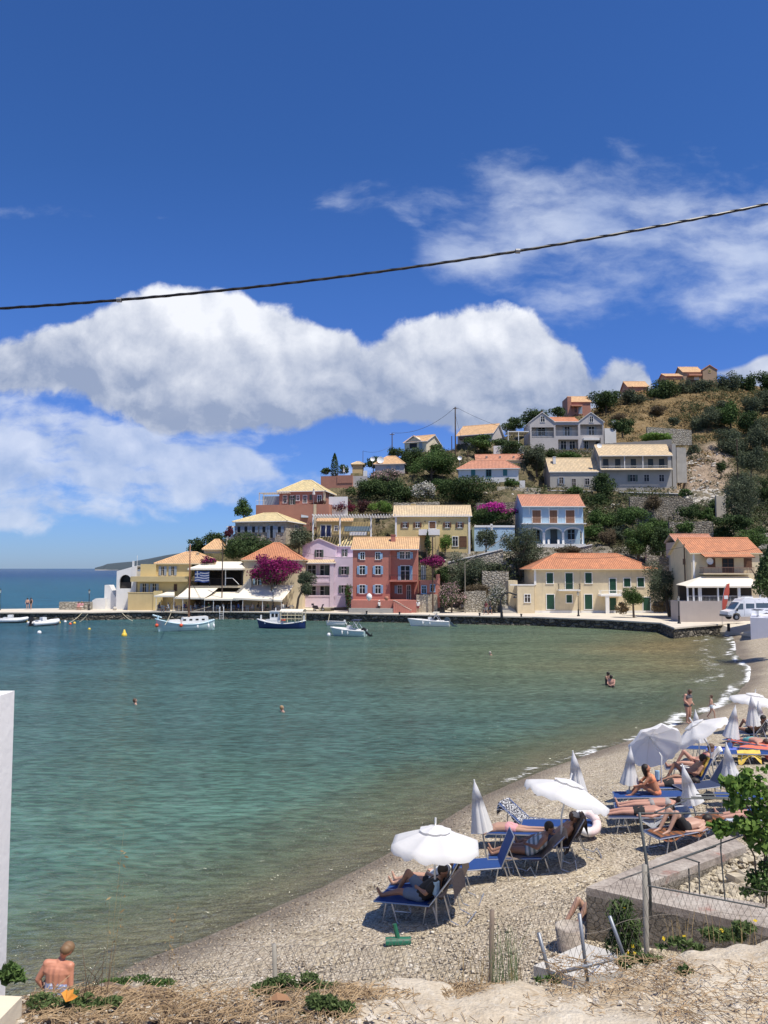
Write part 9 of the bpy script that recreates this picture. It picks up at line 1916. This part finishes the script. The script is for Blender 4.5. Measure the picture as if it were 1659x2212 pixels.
# vine
def leafmass(label, name, cat, blobs, Y, mt, size, dens, stems, seed, fl=None, group=None, aspect=0.85):
    rg = np.random.default_rng(seed); c = P(blobs[0][0], blobs[0][1], Y); root = empty(name, c, 0, label, cat, group); C_ = []
    for (x, y, rx, ry) in blobs:
        k = Y/FPX; n = int(dens*rx*ry); u = rg.normal(size=(n, 3)); u /= np.linalg.norm(u, axis=1, keepdims=True); u *= rg.uniform(0.2, 1, (n, 1))**0.5; q = np.array(P(x, y, Y)-c); C_.append(q+u*np.array([rx*k, (rx+ry)/2*k, ry*k]))
    C_ = np.concatenate(C_); V, Q, T_ = leaf_quads(C_, size, rg, np.array([[0, -0.3, 0.7]])*np.ones((len(C_), 1)), 0.8, aspect); mesh_np('foliage', V, Q, mt, root, T_)
    if fl is not None: sel = C_[rg.choice(len(C_), fl[1])]; V, Q, T_ = leaf_quads(sel+np.array([0, -0.02, fl[2]]), fl[3], rg, np.array([[0, -0.6, 0.7]])*np.ones((len(sel), 1)), 0.5, 1.0); mesh_np('blossom', V, Q, fl[0], root, T_)
    if stems:
        mb = MB()
        for st_ in stems: mb.tube([P(x, y, Y)-c for x, y in st_], 0.010 if Y > 7 else 0.004, 5)
        mb.build('stem', BARK, root)
    return root
leafmass('leafy green vine hanging over the trellis at the right edge', 'vine', 'plant', [(1632, 1690, 22, 16), (1600, 1700, 34, 24), (1575, 1690, 22, 14), (1650, 1730, 30, 34), (1590, 1735, 26, 18), (1560, 1790, 26, 18), (1600, 1780, 22, 18), (1640, 1780, 34, 30), (1612, 1668, 16, 10), (1650, 1660, 14, 8), (1645, 1820, 30, 22), (1620, 1810, 14, 14), (1541, 1780, 10, 8)], 9.0, L_BRIGHT, 0.085, 0.16, [[(1650, 1950), (1652, 1850), (1640, 1780), (1600, 1720), (1560, 1695)], [(1635, 1930), (1630, 1850), (1600, 1790)], [(1655, 1960), (1658, 1700)]], 31)
leafmass('green undergrowth below the vine at the right edge', 'shrub', 'shrub', [(1640, 1905, 30, 26), (1660, 1870, 20, 16), (1610, 1925, 14, 10)], 9.0, L_GREEN, 0.05, 0.5, None, 32)
leafmass('narrow leaved oleander bush between tub and grey post', 'oleander', 'shrub', [(1338, 1975, 26, 26), (1350, 1955, 16, 14), (1368, 2005, 18, 24), (1330, 2040, 24, 20), (1365, 2045, 20, 24), (1345, 2010, 26, 30)], 7.9, L_PINE, 0.11, 0.42, [[(1350, 2095), (1345, 2040), (1338, 1950)], [(1352, 2095), (1365, 2040), (1372, 1990)]], 33, (F_YEL, 2, 0.02, 0.03), aspect=0.16)
L_WEED = leafy('leaf_weed', (0.055, 0.095, 0.028), (0.20, 0.27, 0.10), 0.3)
# weeds and grasses along the bank edge
def weed(label, x, y, rx, ry, mt, size, dens, seed, name='weed', aspect=0.35, fl=None, dy=0.0):
    p = GK(x, y); q = np.random.default_rng(seed+900); return leafmass(label, name, 'plant', [(x+rx*a, y-ry*b*(1-abs(a)*0.6), rx*c, ry*c*0.8) for a, b, c in zip(q.uniform(-1, 1, 13), q.uniform(-0.1, 0.95, 13), q.uniform(0.14, 0.42, 13))], p.y+dy, mt, size, dens, None, seed, fl, 'weeds on the bank', aspect)
weed('green weed patch in the lower left corner beside the orange leaf', 165, 2178, 85, 40, L_WEED, 0.035, 0.8, 41); weed('low green creeper on the bank edge right of the woman', 298, 2128, 70, 18, L_GREEN, 0.03, 0.9, 42, dy=0.2)
weed('fresh green weeds below the short grey post', 645, 2140, 80, 38, L_WEED, 0.035, 0.9, 43, dy=0.1); weed('fresh green clump at the bottom edge below the short post', 690, 2190, 62, 44, L_WEED, 0.035, 0.9, 44); weed('small green tuft in the middle of the bank edge', 838, 2138, 34, 15, L_WEED, 0.04, 0.7, 45, dy=0.15)
weed('green tuft right of the bent frame', 1390, 2080, 46, 26, L_WEED, 0.05, 0.5, 46, dy=0.1, fl=(F_YEL, 2, 0.05, 0.04)); weed('little green plant alone on the pale earth', 1478, 2100, 14, 12, L_DARK, 0.05, 0.9, 47, aspect=0.6); weed('green weeds by the left frame tube', 1190, 2120, 34, 12, L_GREEN, 0.04, 0.6, 48, dy=0.1)
weed('grass and weeds with yellow flowers at the right bank edge', 1600, 2022, 70, 28, L_WEED, 0.06, 0.5, 49, dy=0.15, fl=(F_YEL, 2, 0.05, 0.03)); weed('leaves at the foot of the white building edge', 18, 2118, 30, 34, L_GREEN, 0.06, 0.5, 50, aspect=0.6); weed('weeds with yellow flowers left of the ledge end', 1475, 2046, 46, 22, L_WEED, 0.05, 0.5, 51, dy=0.1, fl=(F_YEL, 2, 0.06, 0.03))
def stalks(label, x0, x1, y, hpx, n, m, seed, Yo=0.1, r=0.0022, lean=0.12, name='tall_grass', tip=None):
    rg = np.random.default_rng(seed); c = GK((x0+x1)/2, y); root = empty(name, c, 0, label, 'plant', 'dry and green stalks on the bank'); mb = MB(); tips = []
    for _ in range(n):
        x = rg.uniform(x0, x1); a = P(x, y+rg.uniform(-4, 6), c.y+Yo+rg.uniform(-.15, .15)); h = hpx*rg.uniform(0.45, 1)*c.y/FPX; l = rg.normal(size=2)*lean*h; b = a+Vector((l[0]*.4, l[1]*.4, h*.55)); e = a+Vector((l[0], l[1], h)); mb.tube([a-c, b-c, e-c], [r, r*0.8, r*0.4], 3, caps=False); tips.append((e-c, b-c))
    mb.build('stalk', m, root)
    if tip:
        C_ = np.array([list(b.lerp(e, rg.uniform(0, 1))) for e, b in tips for _ in range(tip[1])])+rg.normal(size=(len(tips)*tip[1], 3))*0.02; V, Q, T_ = leaf_quads(C_, tip[2], rg, None, 1, 0.4); mesh_np('seed_head', V, Q, tip[0], root, T_)
    return root
GST = plain('green_stalk', (0.10, 0.15, 0.06), 0.8); DST = plain('dry_stalk', (0.34, 0.25, 0.12), 0.9)
stalks('tall thin green stalks right of the rusty post', 1062, 1120, 2130, 130, 46, GST, 61); stalks('sparse dry stalks left of the rusty post', 985, 1060, 2135, 120, 16, DST, 62); stalks('long oat stem with pale seeds rising before the water at left', 222, 250, 2190, 360, 3, DST, 63, 0, 0.0012, 0.05, 'wild_oat', (L_DRY, 9, 0.03)); stalks('second oat stem with pale seeds near the wet shore', 335, 375, 2170, 230, 4, DST, 64, 0, 0.0012, 0.08, 'wild_oat', (L_DRY, 8, 0.03))
stalks('thin twigs on the bank edge right of the woman', 180, 235, 2150, 90, 12, plain('twig', (0.12, 0.08, 0.05), 0.9), 65, 0, 0.003, 0.25); stalks('dry stalks at the right bank edge', 1440, 1659, 2040, 70, 30, DST, 66); stalks('few dry stalks in front of the nearest sunbed', 1095, 1130, 2125, 60, 12, DST, 67)
# straw litter, stones on the bank
rg = np.random.default_rng(77); mb = MB()
def litter(n, xa, xb, ya, yb, L0, L1, rr=0.0022):
    for _ in range(n):
        c = GK(rg.uniform(xa, xb), rg.uniform(ya, yb)); a = rg.uniform(0, 6.28); L = rg.uniform(L0, L1); d = Vector((math.cos(a)*L, math.sin(a)*L, rg.uniform(0, .35)*L)); c.z += 0.02; mb.tube([c-d*.5, c+Vector((0, 0, .3*L*rg.uniform(0, .4))), c+d*.5], rr, 3, caps=False)
litter(1300, 60, 780, 2140, 2215, 0.04, 0.22); litter(500, 720, 1100, 2130, 2160, 0.04, 0.16); litter(420, 1180, 1480, 2070, 2150, 0.04, 0.15); litter(420, 1420, 1720, 2080, 2215, 0.03, 0.14); litter(250, 800, 1500, 2150, 2215, 0.03, 0.12)
tag(mb.build('straw_litter', plain('straw_litter', (0.36, 0.255, 0.145), 0.95, 0, 0.45)), 'dry straw and stems lying over the earth bank', 'straw', kind='stuff')
mb = MB()
for _ in range(800):
    x = rg.uniform(40, 1700); yq = rg.uniform(2085 if x > 1300 else 2150, 2215); c = GK(x, yq); r_ = rg.gamma(2, 0.0030)+0.003; k = len(mb.v); mb.ball((c.x, c.y, c.z+r_*0.3), (r_*rg.uniform(.8, 1.5), r_, r_*rg.uniform(.4, .8)), 6, 4)
    for i in range(k, len(mb.v)): mb.v[i] = tuple(np.array(mb.v[i])+rg.uniform(-.2, .2, 3)*r_)
tag(mb.build('small_stones', plain('bank_stone', (0.55, 0.50, 0.42), 0.9, 0, 0.2)), 'small pale stones strewn over the earth bank', 'stones', kind='stuff')
c = GK(149, 2182); mb = MB()
for k in range(3): a = k*0.7; mb.add([(0, 0, 0.01), (0.05*math.cos(a), 0.05*math.sin(a), 0.035), (0.075*math.cos(a+.4), 0.075*math.sin(a+.4), 0.02+.015*(k % 2)), (0.05*math.cos(a+.9), 0.05*math.sin(a+.9), 0.04)], [(0, 1, 2, 3)])
mb.xf(Matrix.Rotation(R(35), 4, 'X')); tag(mb.build('dried_leaf', plain('orange_leaf', (0.62, 0.27, 0.04), 0.7, 0, 0.2), None, False, (c.x, c.y-0.05, c.z+0.07)), 'curled orange yellow dried leaf among the green weeds', 'leaf')
c = GK(612-10, 2172); mb = MB(); mb.add([(-.07, 0, 0), (-.02, .04, .03), (.05, .03, .02), (.08, -.02, .01), (0, -.05, .03)], [(0, 1, 2, 3, 4)]); tag(mb.build('dried_leaf', plain('brown_leaf', (0.30, 0.16, 0.08), 0.8), None, False, (c.x, c.y, c.z+0.03)), 'large brown dried leaf on the straw below the short post', 'leaf')
# pale cut stone block, white building corner
mb = MB(); a = PZ(48, 2152, 5.0); 
mb.box(-0.9, -0.9, -0.6, 0, 0, 0.0); mb.xf(Matrix.Rotation(R(-4), 4, 'Z')); b_ = mb.build('stone_block', plaster('cream_stone', (0.66, 0.58, 0.44), 0.12, 0.3), None, False, (a.x, a.y, a.z)); tag(b_, 'pale cream stone block in the lower left corner', 'stone block')
a = P(31.5, 1492, 5.6); b = P(16, 2110, 5.6); x_ = a.x
mb = MB(); mb.add([(-2.5, -1.2, -3), (b.x-a.x, -1.2, -3), (b.x-a.x, 0, -3), (-2.5, 0, -3), (-2.5, -1.2, a.z-b.z), (0, -1.2, a.z-b.z), (0, 0, a.z-b.z), (-2.5, 0, a.z-b.z)], [(3, 2, 1, 0), (4, 5, 6, 7), (0, 1, 5, 4), (1, 2, 6, 5), (2, 3, 7, 6), (3, 0, 4, 7)]); tag(mb.build('white_building', plaster('bright_white_wall', (0.80, 0.79, 0.77), 0.10, 0.5), None, False, (x_, 5.6, b.z)), 'corner of a white rendered building at the left edge', 'building')
# the black cable across the picture
a, m_, b = P(-30, 668, 5.0), None, P(1690, 434, 5.0); mb = MB(); pts = []
for k in range(61):
    t = k/60; v = a.lerp(b, t); v.z -= 0.118*4*t*(1-t)*0.93; pts.append(v)
mb.tube(pts, 0.0090, 8); tw = []
for k in range(481):
    t = k/480; v = a.lerp(b, t); v.z -= 0.118*4*t*(1-t)*0.93; ang = t*190; tw.append(v+Vector((0, math.cos(ang)*0.0028, math.sin(ang)*0.0028)))
mb.tube(tw, 0.0082, 6); tag(mb.build('cable', plain('black_rubber', (0.012, 0.012, 0.013), 0.45)), 'thick black twisted cable running across the sky', 'cable')
mb = MB()
for t in (0.166, 0.665): v = a.lerp(b, t); v.z -= 0.118*4*t*(1-t)*0.93; mb.tube([v-Vector((.015, 0, 0)), v+Vector((.015, 0, 0))], 0.017, 8)
tag(mb.build('cable_tie', plain('grey_tie', (0.3, 0.3, 0.3), 0.5)), 'small grey ties clasped round the black cable', 'cable tie')
